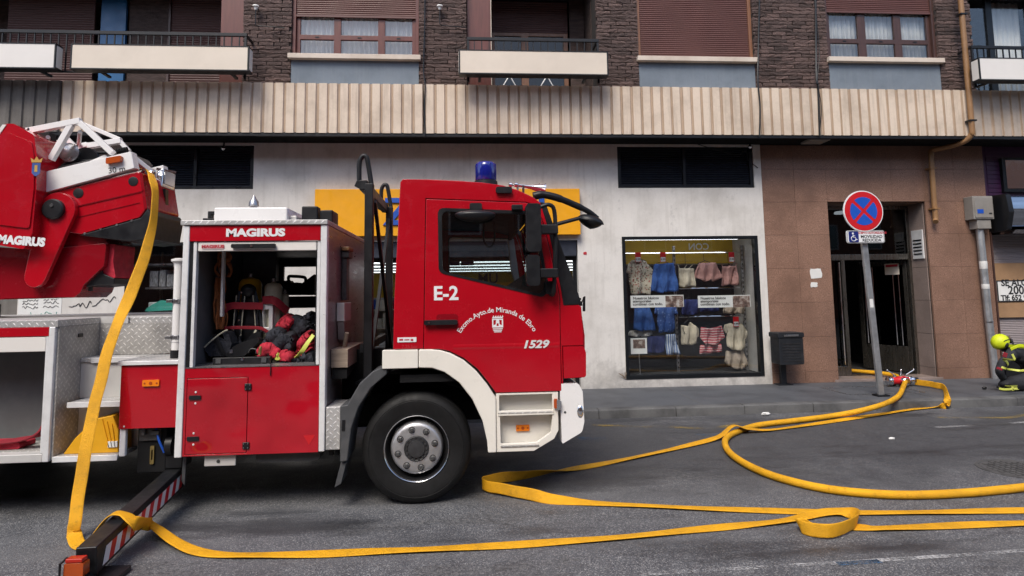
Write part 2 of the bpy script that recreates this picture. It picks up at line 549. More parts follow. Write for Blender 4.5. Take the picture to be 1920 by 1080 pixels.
mat('cardboard', (.32, .19, .10), .85, var=.15, vs=3, bump=.3, bs=8, bd=.02)
mat('paper', (.74, .74, .72), .8, var=.06)
mat('ink_black', (.012, .012, .014), .6)
mat('ink_red', (.45, .02, .035), .6)
mat('sign_red', (.55, .012, .018), .35, var=.06, dirt=.06)
mat('sign_blue', (.012, .085, .47), .35, var=.06)
mat('sign_navy', (.012, .022, .16), .35)
mat('sign_white', (.76, .77, .78), .35, var=.05)
mat('bin_metal', (.010, .012, .016), .5, var=.3, bump=.2, bs=80, dirt=.25, dcol=(.10, .10, .10))
mat('chrome', (.75, .76, .78), .12, metal=1, var=.1)
mat('steel', (.40, .40, .41), .3, metal=.9, var=.2, dirt=.2)
mat('alu', (.82, .82, .82), .36, metal=.25, var=.10, vs=7, dirt=.18, dcol=(.28, .26, .25), ds=5)
mat('alu_panel', (.36, .34, .35), .35, metal=.7, var=.12, vs=3, stretch=(1, 1, 6), dirt=.35, dcol=(.16, .13, .13), ds=2)
mat('alu_satin', (.62, .61, .59), .42, metal=.25, var=.12, vs=4, dirt=.25, dcol=(.25, .24, .22), ds=4)
treadplate('tread', (.80, .79, .78), .3, .40)
treadplate('tread_dull', (.64, .62, .59), .25, .5, .03)
mat('cream_paint', (.80, .765, .69), .32, var=.05, vs=2.5, dirt=.10, dcol=(.42, .38, .32), ds=4, coat=.3)
mat('white_paint', (.82, .81, .80), .3, var=.04, vs=2.5, dirt=.10, dcol=(.4, .38, .36), ds=5, coat=.3)
mat('grey_plastic', (.060, .062, .066), .55, var=.2, vs=6, bump=.1, bs=200, dirt=.25, dcol=(.17, .16, .15))
def redpaint(name, col, wave, dirt):
    m, n, L, b = _new(name)
    vec = mapping(n, L)
    f = noise(n, L, vec, 1.2, 4)
    c = ramp(n, L, f, [(.3, tuple(q * .92 for q in col)), (.7, tuple(q * 1.06 for q in col))])
    d = noise(n, L, vec, 5, 8, .72)
    c = mixc(n, L, ramp(n, L, d, [(.62, 0.0), (.85, dirt * .6)]), c, (.20, .08, .07))
    L.new(c, b.inputs['Base Color'])
    L.new(ramp(n, L, d, [(.35, .16), (.75, .36)]), b.inputs['Roughness'])
    b.inputs['Coat Weight'].default_value = 1.0; b.inputs['Coat Roughness'].default_value = .03; b.inputs['Specular IOR Level'].default_value = .3
    if wave:
        h = noise(n, L, vec, 1.7, 2, .4)
        bumpn(n, L, b, h, wave, .09)
        bp = [q for q in n if q.type == 'BUMP'][0]
        L.new(bp.outputs['Normal'], b.inputs['Coat Normal'])
    return m
redpaint('red_paint', (.42, .003, .012), .16, .12)
redpaint('red_panel', (.40, .004, .014), 1.0, .25)
redpaint('red_deep', (.24, .003, .010), .10, .2)
mat('strap_red', (.26, .010, .022), .8, var=.2, bump=.3, bs=250)
def hosemat(name, col):
    m, n, L, b = _new(name)
    vec = mapping(n, L)
    f = noise(n, L, vec, 3.2, 7, .7)
    c = ramp(n, L, f, [(.3, tuple(q * .74 for q in col)), (.55, col), (.8, tuple(min(q * 1.1, 1) for q in col))])
    s = noise(n, L, vec, 11, 9, .8)
    c = mixc(n, L, ramp(n, L, s, [(.55, 0.0), (.74, .6)]), c, (.20, .09, .010))
    s2 = noise(n, L, mapping(n, L, (1, 1, 1)), 1.1, 4)
    c = mixc(n, L, ramp(n, L, s2, [(.5, 0.0), (.75, .3)]), c, (.55, .22, .004))
    L.new(c, b.inputs['Base Color']); b.inputs['Roughness'].default_value = .58
    wv = n.new('ShaderNodeTexVoronoi'); wv.inputs['Scale'].default_value = 240; L.new(vec, wv.inputs['Vector'])
    bumpn(n, L, b, math_(n, L, 'ADD', wv.outputs['Distance'], math_(n, L, 'ADD', math_(n, L, 'MULTIPLY', f, 3.0), math_(n, L, 'MULTIPLY', s, 4.0))), .8, .004)
    return m
hosemat('hose_yellow', (.84, .41, .004))
hosemat('hose_yellow_round', (.86, .43, .004))
mat('chock_yellow', (.72, .36, .01), .45, var=.1, dirt=.3, dcol=(.2, .12, .03))
mat('amber', (.85, .22, .01), .2, var=.08)
mat('amber_dark', (.42, .07, .012), .2, var=.1)
mat('lamp_red', (.45, .02, .01), .2)
mat('beacon_blue', (.006, .014, .22), .08, var=.2, vs=20, stretch=(4, 4, .3), coat=.8)
emit('tube_light', (.92, .97, 1.0), 1.5)
emit('display_tube', (.95, .97, 1.0), 5.0)
emit('led_blue', (.1, .2, 1.0), 2.0)
glass('glass_cab', (.80, .83, .83), 1.8)
glass('glass_shop', (.96, .97, .97), 1.1)
glass('glass_door', (.30, .31, .32), 1.3)
glass('glass_window', (.97, .98, .98), 2.0)
mat('mirror_glass', (.8, .82, .84), .03, metal=1, var=.02)
mat('interior_black', (.006, .006, .007), .7, var=.3, spec=.3)
mat('rope_orange', (.40, .14, .05), .9, var=.35, vs=40)
mat('jacket_dark', (.022, .024, .034), .9, var=.4, vs=14, bump=.8, bs=16, bd=.03)
mat('uniform', (.020, .021, .026), .85, var=.3, vs=10, bump=.7, bs=13, bd=.025)
mat('jacket_red', (.46, .018, .04), .85, var=.25, vs=10, bump=.6, bs=22, bd=.02)
mat('hi_vis', (.62, .66, .12), .5, var=.1)
mat('helmet_yellow', (.60, .70, .012), .5, var=.12, vs=14, dirt=.3, dcol=(.25, .27, .03), ds=12)
mat('skin', (.42, .24, .17), .55, var=.1)
mat('tank_yellow', (.80, .50, .02), .4, var=.15, dirt=.25)
mat('tank_cream', (.60, .57, .44), .45, var=.12, dirt=.3)
mat('timber', (.30, .235, .18), .8, var=.25, vs=5, stretch=(1, 8, 8), bump=.3, bs=30)
mat('shop_floor', (.20, .175, .14), .35, var=.15)
mat('shop_wall', (.55, .53, .50), .7)
mat('yellow_wall', (.62, .40, .03), .6, var=.08)
mat('pale_ceiling', (.55, .54, .52), .8)
mat('teal', (.05, .34, .27), .4, var=.15)
mat('grey_goods', (.26, .26, .27), .5, var=.6, vs=18, stretch=(3, 3, 1))
mat('brick_orange', (.34, .16, .10), .85, var=.25, vs=7)
mat('road_yellow', (.34, .24, .06), .8, var=.3, vs=14)
mat('road_white', (.36, .36, .36), .8, var=.3, vs=14)
mat('road_blue', (.05, .13, .25), .8, var=.3, vs=14)
mat('cast_iron', (.045, .042, .04), .6, metal=.4, var=.4, vs=20, bump=.5, bs=60)
# ------------------------------------------------------------------ ground
FY, BY, BRY, KY, PZ = 9.93, 9.35, 9.47, 8.15, .12      # wall face, band face, brick face, kerb edge, pavement level
def struct(o):
    o['kind'] = 'structure'; return o
def wornmat(name, col, keep=.5, scale=16):
    m, n, L, b = _new(name)
    vec = mapping(n, L)
    f = math_(n, L, 'ADD', math_(n, L, 'MULTIPLY', noise(n, L, vec, scale * 3.3, 6, .8), .55), math_(n, L, 'MULTIPLY', noise(n, L, vec, scale * .16, 5, .6), .45))
    b.inputs['Base Color'].default_value = (*col, 1); b.inputs['Roughness'].default_value = .85
    tr = n.new('ShaderNodeBsdfTransparent'); mx = n.new('ShaderNodeMixShader')
    L.new(ramp(n, L, f, [(keep - .05, 0.0), (keep + .07, 1.0)]), mx.inputs[0])
    L.new(tr.outputs[0], mx.inputs[1]); L.new(b.outputs[0], mx.inputs[2]); L.new(mx.outputs[0], n['Material Output'].inputs['Surface'])
wornmat('worn_yellow', (.34, .235, .05), .52)
wornmat('worn_white', (.42, .42, .42), .54)
wornmat('worn_blue', (.05, .14, .27), .54)

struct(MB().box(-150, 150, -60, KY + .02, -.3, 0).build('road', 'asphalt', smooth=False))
pv = struct(MB().box(-150, 150, KY + .155, FY + 6, -.3, PZ - .004).build('pavement', 'pavement', smooth=False))
kx = -9.0
kerbs = []
while kx < 15:
    ln = random.uniform(.92, 1.06)
    d = random.uniform(-.006, .006)
    prof = fillet([(KY + d, -.1), (KY + d, PZ + d * .6), (KY + .15, PZ + d * .6), (KY + .15, -.1)], [0, .028, .004, 0], 3)
    MB().prism(prof, kx + .004, kx + ln - .004, 'X').build('kerb_stone', 'kerb', pv)
    kx += ln
for a_, b_ in ((-150, -9.0), (kx, 150)):
    MB().box(a_, b_, KY, KY + .15, -.1, PZ).build('kerb_run', 'kerb', pv)
# joints of the pavement: thin cast strips and a service cover
m_ = MB()
for q in ((3.2, 3.215), (6.55, 6.56)):
    m_.box(q[0], q[1], KY + .16, FY - .01, PZ - .01, PZ - .0015)
m_.build('expansion_joint', 'kerb', pv)
cv = MB().plate([(5.55, 8.72), (6.75, 8.72), (6.75, 9.42), (5.55, 9.42)], [[(5.565, 8.735), (6.735, 8.735), (6.735, 9.405), (5.565, 9.405)]], PZ - .01, PZ + .002, 'Z').build('service_cover', 'steel', pv)

def marking(name, pts, wd, mt, label, cat='road marking'):
    P = [Vector((p[0], p[1], 0)) for p in pts]
    m = MB(); vs = []; fs = []
    for i, p in enumerate(P):
        t = (P[min(i + 1, len(P) - 1)] - P[max(i - 1, 0)]).normalized(); s_ = Vector((-t.y, t.x, 0)) * wd / 2
        vs += [p + s_ + Vector((0, 0, .004)), p - s_ + Vector((0, 0, .004))]
    for i in range(len(P) - 1): fs.append((2 * i, 2 * i + 1, 2 * i + 3, 2 * i + 2))
    o = m.add(vs, fs).build(name, mt, smooth=False)
    return struct(o)
G = lambda *q: tuple(gr(*q)[:2])
marking('road_marking', [G(1110, 798), G(1260, 801), G(1335, 805), G(1400, 792)], .10, 'worn_yellow', '')
marking('road_marking', [G(1760, 783), G(1890, 784), G(1960, 772)], .09, 'worn_yellow', '')
marking('road_marking', [G(1305, 816), G(1350, 814)], .10, 'worn_blue', '')
marking('road_marking', [G(1085, 823), G(1135, 821)], .14, 'worn_blue', '')
marking('road_marking', [G(1200, 1078), G(1560, 1057), G(1800, 1042), G(1990, 1028)], .045, 'worn_white', '')
marking('road_marking', [G(1570, 1058), G(1650, 1053)], .05, 'worn_blue', '')
marking('road_marking', [G(1755, 802), G(1960, 790)], .07, 'worn_white', '')
# manhole
c = gr(1912, 880)
mat('worn_iron', (.065, .064, .064), .7, var=.4, vs=14, bump=.4, bs=60)
mh = thing('manhole_cover', (c.x, c.y, 0), 'round cast iron manhole cover in the road at the right edge', 'manhole')
MB().lathe([(.33, -.05), (.33, .004), (.30, .006), (.295, -.004)], (c.x, c.y, 0), n=40).build('rim', 'worn_iron', mh)
m_ = MB().lathe([(.29, -.04), (.29, .003), (.28, .004)], (c.x, c.y, 0), n=40)
for i in range(-4, 5):
    for j in range(-4, 5):
        if i * i + j * j < 19: m_.box(c.x + i * .058 - .02, c.x + i * .058 + .02, c.y + j * .058 - .02, c.y + j * .058 + .02, .003, .009)
m_.build('lid', 'worn_iron', mh)
# scraps of paper in the gutter
for (px, py, lab, s) in ((1325, 774, 'crumpled white paper scrap in the gutter, the larger one on the left', .085), (1436, 779, 'crumpled white paper scrap on the road, right of the larger gutter scrap', .07), (1672, 824, 'tiny flat white paper scrap on the asphalt beyond the hose loop', .04)):
    p = gr(px, py)
    rr = random.Random(px)
    tag(MB().ell((p.x, p.y, s * .3), s, s * .55, s * .32, 9, 6, lambda q: q * rr.uniform(.55, 1.15)).build('paper_scrap', 'paper', smooth=False), lab, 'litter', 'scraps of paper on the road')

# ------------------------------------------------------------------ the building
bld = thing('apartment_building', (0, FY, PZ), 'brown brick apartment block with cream fluted concrete band, shops and entrance below', 'building')
rect = lambda x0, x1, z0, z1: [(x0, z0), (x1, z0), (x1, z1), (x0, z1)]
DO = (-2.25, 1.84, PZ + .01, 2.52)          # shop doorway behind the truck
SW = (2.58, 4.90, .25, 2.57)                # shop window right of the truck
LW = (-5.25, -3.52, .25, 2.54)              # shop window left
LV = (-5.30, -3.36, 3.38, 4.09); RV = (2.55, 4.90, 3.385, 4.09)
MB().plate(rect(-6.80, 5.03, PZ - .05, 4.13), [rect(*DO), rect(*SW), rect(*LW), rect(*LV), rect(*RV)], FY, FY + .22).build('rendered_wall', 'render_white', bld, smooth=False)
MB().box(-30, -6.80, FY + .02, FY + .24, PZ - .05, 4.13).build('neighbour_wall', 'concrete_grey', bld, smooth=False)
# stone facing, slab by slab
MB().plate(rect(5.03, 9.07, PZ - .05, 4.13), [rect(6.17, 7.93, PZ, 3.14)], FY + .035, FY + .42).build('stone_backing', 'mortar', bld, smooth=False)
def slab(x0, x1, z0, z1, mt='granite_brown', dy=0):
    MB().box(x0 + .0012, x1 - .0012, FY + dy * .4, FY + .05, z0 + .0012, z1 - .0012).build('stone_slab', mt, bld, bevel=.002, seg=1)
rows = [.115, .30, .87, 1.44, 2.01, 2.575, 3.14, 3.70, 4.12]
for i in range(len(rows) - 1):
    z0, z1 = rows[i], rows[i + 1]
    for xs in ((5.032, 5.60, 6.17), (7.93, 8.50, 9.068)):
        for j in range(2): slab(xs[j], xs[j + 1], z0, z1, dy=random.uniform(0, .003))
    if z0 >= 3.13:
        for j in range(3): slab(6.17 + j * .5867, 6.17 + (j + 1) * .5867, z0, z1, dy=random.uniform(0, .003))
# pale jamb stones lining the entrance reveal
for i in range(6):
    for x0, x1 in ((6.17, 6.185), (7.915, 7.93)):
        MB().box(x0, x1, FY + .052, FY + .44, rows[i] + .003, rows[i + 1] - .003).build('jamb_stone', 'granite_pale', bld, bevel=.002, seg=1)
MB().box(6.187, 7.913, FY + .052, FY + .44, 3.125, 3.14).build('lintel_stone', 'granite_brown', bld)
MB().box(6.10, 8.0, FY - .015, FY + .46, PZ - .02, PZ + .035).build('door_step', 'granite_pale', bld, bevel=.006)
# soffit
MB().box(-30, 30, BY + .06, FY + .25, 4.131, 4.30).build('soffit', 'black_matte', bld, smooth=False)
MB().box(-30, 30, BY + .015, BY + .075, 4.10, 4.155).build('drip_edge', 'iron_black', bld, smooth=False)
# fluted concrete band, panel by panel
def fluted(x0, x1, mt, gm, pitch, label=None):
    m = MB(); n = max(1, round((x1 - x0) / pitch)); p = (x1 - x0) / n
    z0, z1 = 4.145, 4.925
    prof = []
    for i in range(n):
        a = x0 + i * p; j = random.uniform(-.006, .006)
        prof += [(a + .001, BY + .024), (a + p * .13 + j, BY + .024), (a + p * .19 + j, BY + random.uniform(-.002, .003)), (a + p * .90 + j, BY), (a + p * .975 + j, BY + .024)]
    vs = [(x, y, z) for z in (z0, z1) for x, y in prof]; k = len(prof)
    gf = []
    for i in range(k - 1): m.f.append((i, i + 1, i + 1 + k, i + k))
    m.v = vs
    back = [(x0 + .001, BY + .12), (x1 - .001, BY + .12)]
    o = len(m.v)
    # closed back and ends
    m.v += [(x0 + .001, BY + .14, z0), (prof[-1][0], BY + .14, z0), (x0 + .001, BY + .14, z1), (prof[-1][0], BY + .14, z1)]
    m.f += [(o, o + 2, o + 3, o + 1), (0, k, o + 2, o), (k - 1, o + 1, o + 3, 2 * k - 1), tuple(list(range(k - 1, -1, -1)) + [o, o + 1]), tuple(list(range(k, 2 * k)) + [o + 3, o + 2])]
    ob = m.build('fluted_panel', mt, bld, smooth=False)
    ob.data.materials.append(MT[gm])
    for i, f in enumerate(ob.data.polygons):
        if i < k - 1 and i % 5 in (0, 1, 4): f.material_index = 1
    if label: ob['label'] = label
    return ob
fluted(-30, -5.985, 'concrete_grey', 'concrete_grey', .17, 'dark unpainted grey stretch of the fluted band')
cx_ = [-5.98, -.625, 4.785, 5.80, 8.42]
for i in range(4): fluted(cx_[i] + .004, cx_[i + 1] - .004, 'concrete_cream', 'concrete_groove', .163)
fluted(8.425, 30, 'concrete_tan', 'concrete_groove', .17, 'duller tan stretch of the fluted band')
MB().box(-30, 30, BY + .05, FY + 1.6, 4.83, 4.915).build('balcony_slab', 'concrete_grey', bld, smooth=False)

# brick piers ----------------------------------------------------------------
PIERS = [(-3.42, -2.68), (-.71, .05), (2.15, 2.84), (4.79, 6.07), (8.03, 8.66)]
ZB0, ZB1, BH, BL = 4.93, 6.62, .0625, .235
for x0, x1 in PIERS:
    MB().box(x0 + .004, x1 - .004, BRY + .022, BRY + .36, ZB0 - .01, 7.2).build('pier_core', 'mortar', bld, smooth=False)
def brick_mesh(rnd):
    m = MB(); nx, nz = 5, 3; vs = []; fs = []
    for j in range(nz):
        for i in range(nx):
            e = i in (0, nx - 1) or j in (0, nz - 1)
            y = (.004 if e else 0) + rnd.uniform(-.010, .004)
            vs.append((i / (nx - 1) - .5, y, (j / (nz - 1) - .5) + (rnd.uniform(-.06, .06) if 0 < i < nx - 1 else 0)))
    for j in range(nz - 1):
        for i in range(nx - 1):
            k = j * nx + i; fs.append((k, k + 1, k + nx + 1, k + nx))
    o = len(vs)
    ring = list(range(nx)) + [nx * (j + 1) - 1 for j in range(1, nz)] + [nx * (nz - 1) + i for i in range(nx - 2, -1, -1)] + [nx * j for j in range(nz - 2, 0, -1)]
    for k in ring: vs.append((vs[k][0], .06, vs[k][2]))
    r = len(ring)
    for i in range(r): fs.append((ring[i], o + i, o + (i + 1) % r, ring[(i + 1) % r]))
    m.add(vs, fs)
    me = bpy.data.meshes.new('brick'); me.from_pydata(m.v, [], m.f)
    bm = bmesh.new(); bm.from_mesh(me); bmesh.ops.recalc_face_normals(bm, faces=bm.faces); bm.to_mesh(me); bm.free()
    me.materials.append(MT['brick'])
    return me
rb = random.Random(3)
BM = [brick_mesh(rb) for _ in range(8)]
spots = []
for pi, (x0, x1) in enumerate(PIERS):
    z = ZB0; row = 0
    while z < ZB1:
        x = x0 - (BL * .5 if row % 2 else 0) + rb.uniform(-.02, .02)
        while x < x1 - .02:
            a, b = max(x, x0), min(x + BL + rb.uniform(-.015, .015), x1)
            if b - a > .035: spots.append((a, b, z, pi))
            x += BL
        z += BH; row += 1
spots.sort(key=lambda s: (s[2] > 6.52, s[3] not in (1, 2, 0), s[2] > 6.3, abs(s[0] - .5)))
rest = MB()
for k, (a, b, z, pi) in enumerate(spots):
    me = BM[rb.randrange(8)]
    sx, sz = (b - a - .007) * rb.choice((1, -1)), BH - .009
    loc = Vector(((a + b) / 2, BRY + rb.uniform(-.003, .004), z + BH / 2))
    if k < 300:
        o = bpy.data.objects.new('brick', me); COL.objects.link(o)
        o.location = loc; o.scale = (sx, 1, sz); attach(o, bld)
    else:
        rest.add([(v.co.x * sx + loc.x, v.co.y + loc.y, v.co.z * sz + loc.z) for v in me.vertices], [tuple(p.vertices) for p in me.polygons])
o = rest.build('brick_courses', 'brick', bld, smooth=False); o['kind'] = 'stuff'
# the storeys above and the rest of the block
MB().box(-30, 30, BRY + .03, BRY + 1.5, 6.95, 16).build('upper_wall', 'brick_orange', bld, smooth=False)
MB().box(-30, 30, 24, 24.3, PZ - .05, 16).build('rear_wall', 'brick_orange', bld, smooth=False)
MB().box(-30, 30, BRY, 24.3, 16, 16.3).build('roof', 'concrete_grey', bld, smooth=False)
MB().box(-30, 30, FY + .30, 24, 4.131, 4.30).build('floor_slab', 'pale_ceiling', bld, smooth=False)
for x0 in (-30.2, 30):
    MB().box(x0, x0 + .2, FY + .25, 24, PZ - .05, 16).build('side_wall', 'brick_orange', bld, smooth=False)

# windows of the first floor ---------------------------------------------------
def shutter(x0, x1, z0, z1, y, mt, pitch=.034, parent=None, name='roller_shutter'):
    m = MB(); n = max(1, int((z1 - z0) / pitch)); pr = []
    for i in range(n):
        z = z0 + i * pitch
        pr += [(y + .006, z), (y, z + pitch * .25), (y - .004, z + pitch * .55), (y, z + pitch * .85)]
    pr += [(y + .006, z0 + n * pitch), (y + .03, z0 + n * pitch), (y + .03, z0)]
    m.prism(pr, x0, x1, 'X')
    return m.build(name, mt, parent, angle=60)
def wave_curtain(x0, x1, z0, z1, y, parent, amp=.018, per=.075, mt='curtain', seed=1):
    r_ = random.Random(seed); m = MB(); n = max(8, int((x1 - x0) / per * 8)); vs = []; fs = []
    ph = r_.uniform(0, 6)
    for i in range(n + 1):
        x = x0 + (x1 - x0) * i / n
        dy = amp * math.sin(2 * math.pi * (x - x0) / per + ph + .8 * math.sin(x * 9)) + amp * .5 * math.sin(x * 31 + ph)
        vs += [(x, y + dy, z0), (x + dy * .3, y + dy * .8, z1)]
    for i in range(n): fs.append((2 * i, 2 * i + 2, 2 * i + 3, 2 * i + 1))
    o = m.add(vs, fs).build('curtain', mt, parent, angle=70)
    sm = o.modifiers.new('solid', 'SOLIDIFY'); sm.thickness = .003
    return o
def window(x0, x1, zs, z1, cols, fm, rail, seed, closed=False, shz=None, smt='shutter_brown'):
    """opening with roller shutter, six-light frame, sill and the painted panel under it"""
    wn = MB().plate(rect(x0, x1, zs, 7.0), [rect(x0 + .05, x1 - .05, zs + .01, 6.98)], BRY + .05, BRY + .16).build('window', fm, bld, bevel=.004)
    s = shutter(x0 + .045, x1 - .045, shz, 6.97, BRY + .075, smt, parent=wn)
    MB().box(x0 + .045, x1 - .045, BRY + .060, BRY + .085, shz - .035, shz).build('shutter_rail', smt, wn, bevel=.004)
    si = MB().box(x0 - .035, x1 + .035, BRY - .075, BRY + .16, zs - .075, zs + .004).build('window_sill', 'sill_stone', bld, bevel=.006)
    MB().box(x0, x1, BRY + .012, BRY + .20, ZB0 - .01, zs - .075).build('spandrel_panel', 'blue_render', bld, smooth=False)
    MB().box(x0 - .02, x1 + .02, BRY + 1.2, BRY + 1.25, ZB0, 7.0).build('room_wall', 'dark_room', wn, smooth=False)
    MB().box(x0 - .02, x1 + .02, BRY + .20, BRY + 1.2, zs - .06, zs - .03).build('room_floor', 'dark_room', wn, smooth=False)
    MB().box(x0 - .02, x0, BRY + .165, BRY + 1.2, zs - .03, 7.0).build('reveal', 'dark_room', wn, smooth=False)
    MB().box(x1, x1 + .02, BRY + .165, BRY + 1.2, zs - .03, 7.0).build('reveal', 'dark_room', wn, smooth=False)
    if closed: return wn
    f = MB(); holes = []
    top = 6.62
    for a, b in cols:
        holes += [rect(a + .03, b - .03, zs + .05, rail - .035), rect(a + .03, b - .03, rail + .045, top)]
    fr = MB().plate(rect(x0 + .05, x1 - .05, zs + .012, top + .05), holes, BRY + .10, BRY + .15).build('casement_frame', fm, wn, bevel=.006)
    for a, b in cols:
        for z0, zz in ((zs + .045, rail - .03), (rail + .04, top)):
            MB().box(a + .025, b - .025, BRY + .121, BRY + .127, z0, zz).build('pane', 'glass_window', wn, smooth=False)
        MB().box((a + b) / 2 - .03, (a + b) / 2 + .03, BRY + .092, BRY + .10, rail - .005, rail + .012).build('catch', 'black_plastic', wn)
    wave_curtain(x0 + .06, x1 - .06, zs + .02, 6.9, BRY + .235, wn, seed=seed)
    return wn
w1 = window(-2.68, -.71, 5.415, 7, [(-2.60, -2.02), (-1.97, -1.33), (-1.28, -.79)], 'wood_red', 5.745, 1, shz=6.10)
w2 = window(2.84, 4.79, 5.455, 7, [], 'wood_tan', 0, 2, closed=True, shz=5.50)
w3 = window(6.07, 8.03, 5.49, 7, [(6.15, 6.71), (6.79, 7.36), (7.43, 7.95)], 'wood_dark', 5.83, 3, shz=6.35)

# loggias ---------------------------------------------------------------------
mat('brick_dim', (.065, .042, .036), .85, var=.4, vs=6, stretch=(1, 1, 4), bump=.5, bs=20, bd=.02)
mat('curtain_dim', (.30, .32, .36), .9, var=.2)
def loggia(x0, x1):
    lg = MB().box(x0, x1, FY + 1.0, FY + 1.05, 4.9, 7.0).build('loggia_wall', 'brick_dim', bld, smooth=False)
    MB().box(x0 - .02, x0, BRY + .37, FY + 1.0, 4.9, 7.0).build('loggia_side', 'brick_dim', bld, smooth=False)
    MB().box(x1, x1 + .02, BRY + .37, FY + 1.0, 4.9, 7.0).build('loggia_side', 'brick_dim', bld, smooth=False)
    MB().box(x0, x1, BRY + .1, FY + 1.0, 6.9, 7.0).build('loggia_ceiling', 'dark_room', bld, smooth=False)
    return lg
LGY = FY + .55
def railing(x0, x1, y, ends=(True, True)):
    r_ = MB()
    r_.box(x0, x1, y - .02, y + .02, 5.575, 5.625); r_.box(x0, x1, y - .012, y + .012, 4.985, 5.015)
    for e, x in zip(ends, (x0 + .0195, x1 - .0195)):
        if e: r_.box(x - .0175, x + .0175, y - .0175, y + .0175, 4.91, 5.57)
        if e: r_.box(x - .015, x + .015, y + .024, BRY + .05, 5.58, 5.615)
    rl = r_.build('balcony_railing', 'iron_black', bld, bevel=.003, seg=1)
    n = round((x1 - x0) / .112)
    me = None
    for i in range(1, n):
        x = x0 + (x1 - x0) * i / n
        if me is None:
            o = MB().box(-.008, .008, -.008, .008, -.279, .279).build('baluster', 'iron_black', smooth=False); me = o.data
        else:
            o = bpy.data.objects.new('baluster', me); COL.objects.link(o)
        o.location = (x, y, 5.295); attach(o, rl)
    return rl
def sign_box(x0, x1, y0, dy, mt, label):
    z0, z1 = 4.965, 5.345
    fr = MB().plate(rect(x0, x1, z0, z1), [rect(x0 + .022, x1 - .022, z0 + .02, z1 - .016)], y0, y0 + dy).build('balcony_panel', 'iron_black', bld, bevel=.003, seg=1)
    fr['label'] = label
    MB().box(x0 + .022, x1 - .022, y0 + .006, y0 + dy - .004, z0 + .02, z1 - .016).build('panel_face', mt, fr, smooth=False)
    for x, s in ((x0, -1), (x1, 1)):
        MB().box(x - (.004 if s < 0 else 0), x + (.004 if s > 0 else 0), y0 + .02, y0 + dy - .015, z0 + .03, z1 - .03).build('panel_end', 'panel_white', fr, smooth=False)
    MB().box(x0 + .3, x0 + .34, y0 + dy, BY + .06, z0 + .02, z0 + .05).box(x1 - .34, x1 - .3, y0 + dy, BY + .06, z0 + .02, z0 + .05).build('bracket', 'iron_black', fr)
    return fr
loggia(-12, -3.42); loggia(.05, 2.15); loggia(8.66, 14)
railing(-12, -3.25, 9.19, (False, True)); railing(.05, 2.12, 9.19); railing(8.35, 14, 9.19, (True, False))
sign_box(-12, -5.84, 8.98, .16, 'panel_white', 'white balcony panel at the left edge')
sign_box(-5.64, -3.145, 8.98, .16, 'panel_cream', 'long stained cream balcony panel')
sign_box(-.075, 2.215, 8.98, .16, 'panel_cream', 'cream balcony panel above the cab')
sign_box(8.28, 14, 8.98, .16, 'panel_white', 'white balcony panel at the right edge')
def panel(name, x0, x1, z0, z1, y, mt, d=.04):
    return MB().box(x0, x1, y, y + d, z0, z1).build(name, mt, bld, bevel=.004)
# left loggia: dark shutters, blue board, brick, red brown board
shutter(-7.6, -6.22, 4.95, 6.85, LGY, 'shutter_dark', .042, bld)
mat('blue_board', (.012, .11, .27), .35, var=.2, vs=2.5)
MB().prism(fillet(rect(-6.10, -5.70, 4.93, 6.78), [0, 0, .1, .1], 5), LGY - .03, LGY + .02).build('blue_board', 'blue_board', bld)
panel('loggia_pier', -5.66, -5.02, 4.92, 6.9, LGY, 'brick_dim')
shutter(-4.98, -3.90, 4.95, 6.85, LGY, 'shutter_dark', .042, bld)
panel('door_frame', -5.01, -4.97, 4.92, 6.9, LGY - .03, 'wood_dark', .08)
panel('side_board', -3.80, -3.43, 4.93, 6.9, BRY + .12, 'wood_red')
# middle loggia: board, half closed shutter over a glazed door
panel('side_board', .06, .44, 4.93, 6.9, BRY + .12, 'wood_red')
MB().box(.44, .452, BRY + .10, BRY + .18, 4.93, 6.9).build('board_edge', 'sill_stone', bld)
shutter(.50, 1.86, 6.28, 6.88, LGY, 'shutter_dark', .042, bld)
df = MB().plate(rect(.50, 1.86, 4.93, 6.28), [rect(.55, 1.02, 5.0, 6.22), rect(1.15, 1.78, 5.0, 6.22)], LGY, LGY + .06).build('balcony_door', 'wood_tan', bld, bevel=.005)
for a, b in ((.55, 1.02), (1.15, 1.78)):
    MB().box(a - .01, b + .01, LGY + .025, LGY + .032, 4.98, 6.23).build('pane', 'glass_door', df, smooth=False)
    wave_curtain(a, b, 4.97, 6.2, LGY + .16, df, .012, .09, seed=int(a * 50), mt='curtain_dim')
panel('loggia_pier', 1.88, 2.14, 4.92, 6.9, LGY - .1, 'brick_dim')
# right loggia: tall glazed doors with curtains
df = MB().plate(rect(8.70, 11.2, 4.93, 6.9), [rect(8.78, 9.42, 5.0, 6.85), rect(9.54, 10.2, 5.0, 6.85), rect(10.3, 11.1, 5.0, 6.85)], FY + .05, FY + .11).build('balcony_door', 'frame_dark', bld, bevel=.004)
for k, (a, b) in enumerate(((8.78, 9.42), (9.54, 10.2), (10.3, 11.1))):
    MB().box(a - .01, b + .01, FY + .075, FY + .082, 4.98, 6.86).build('pane', 'glass_window', df, smooth=False)
    wave_curtain(a, b - (.22 if k == 0 else 0), 4.97, 6.85, FY + .2, df, .02, .11, seed=20 + k)
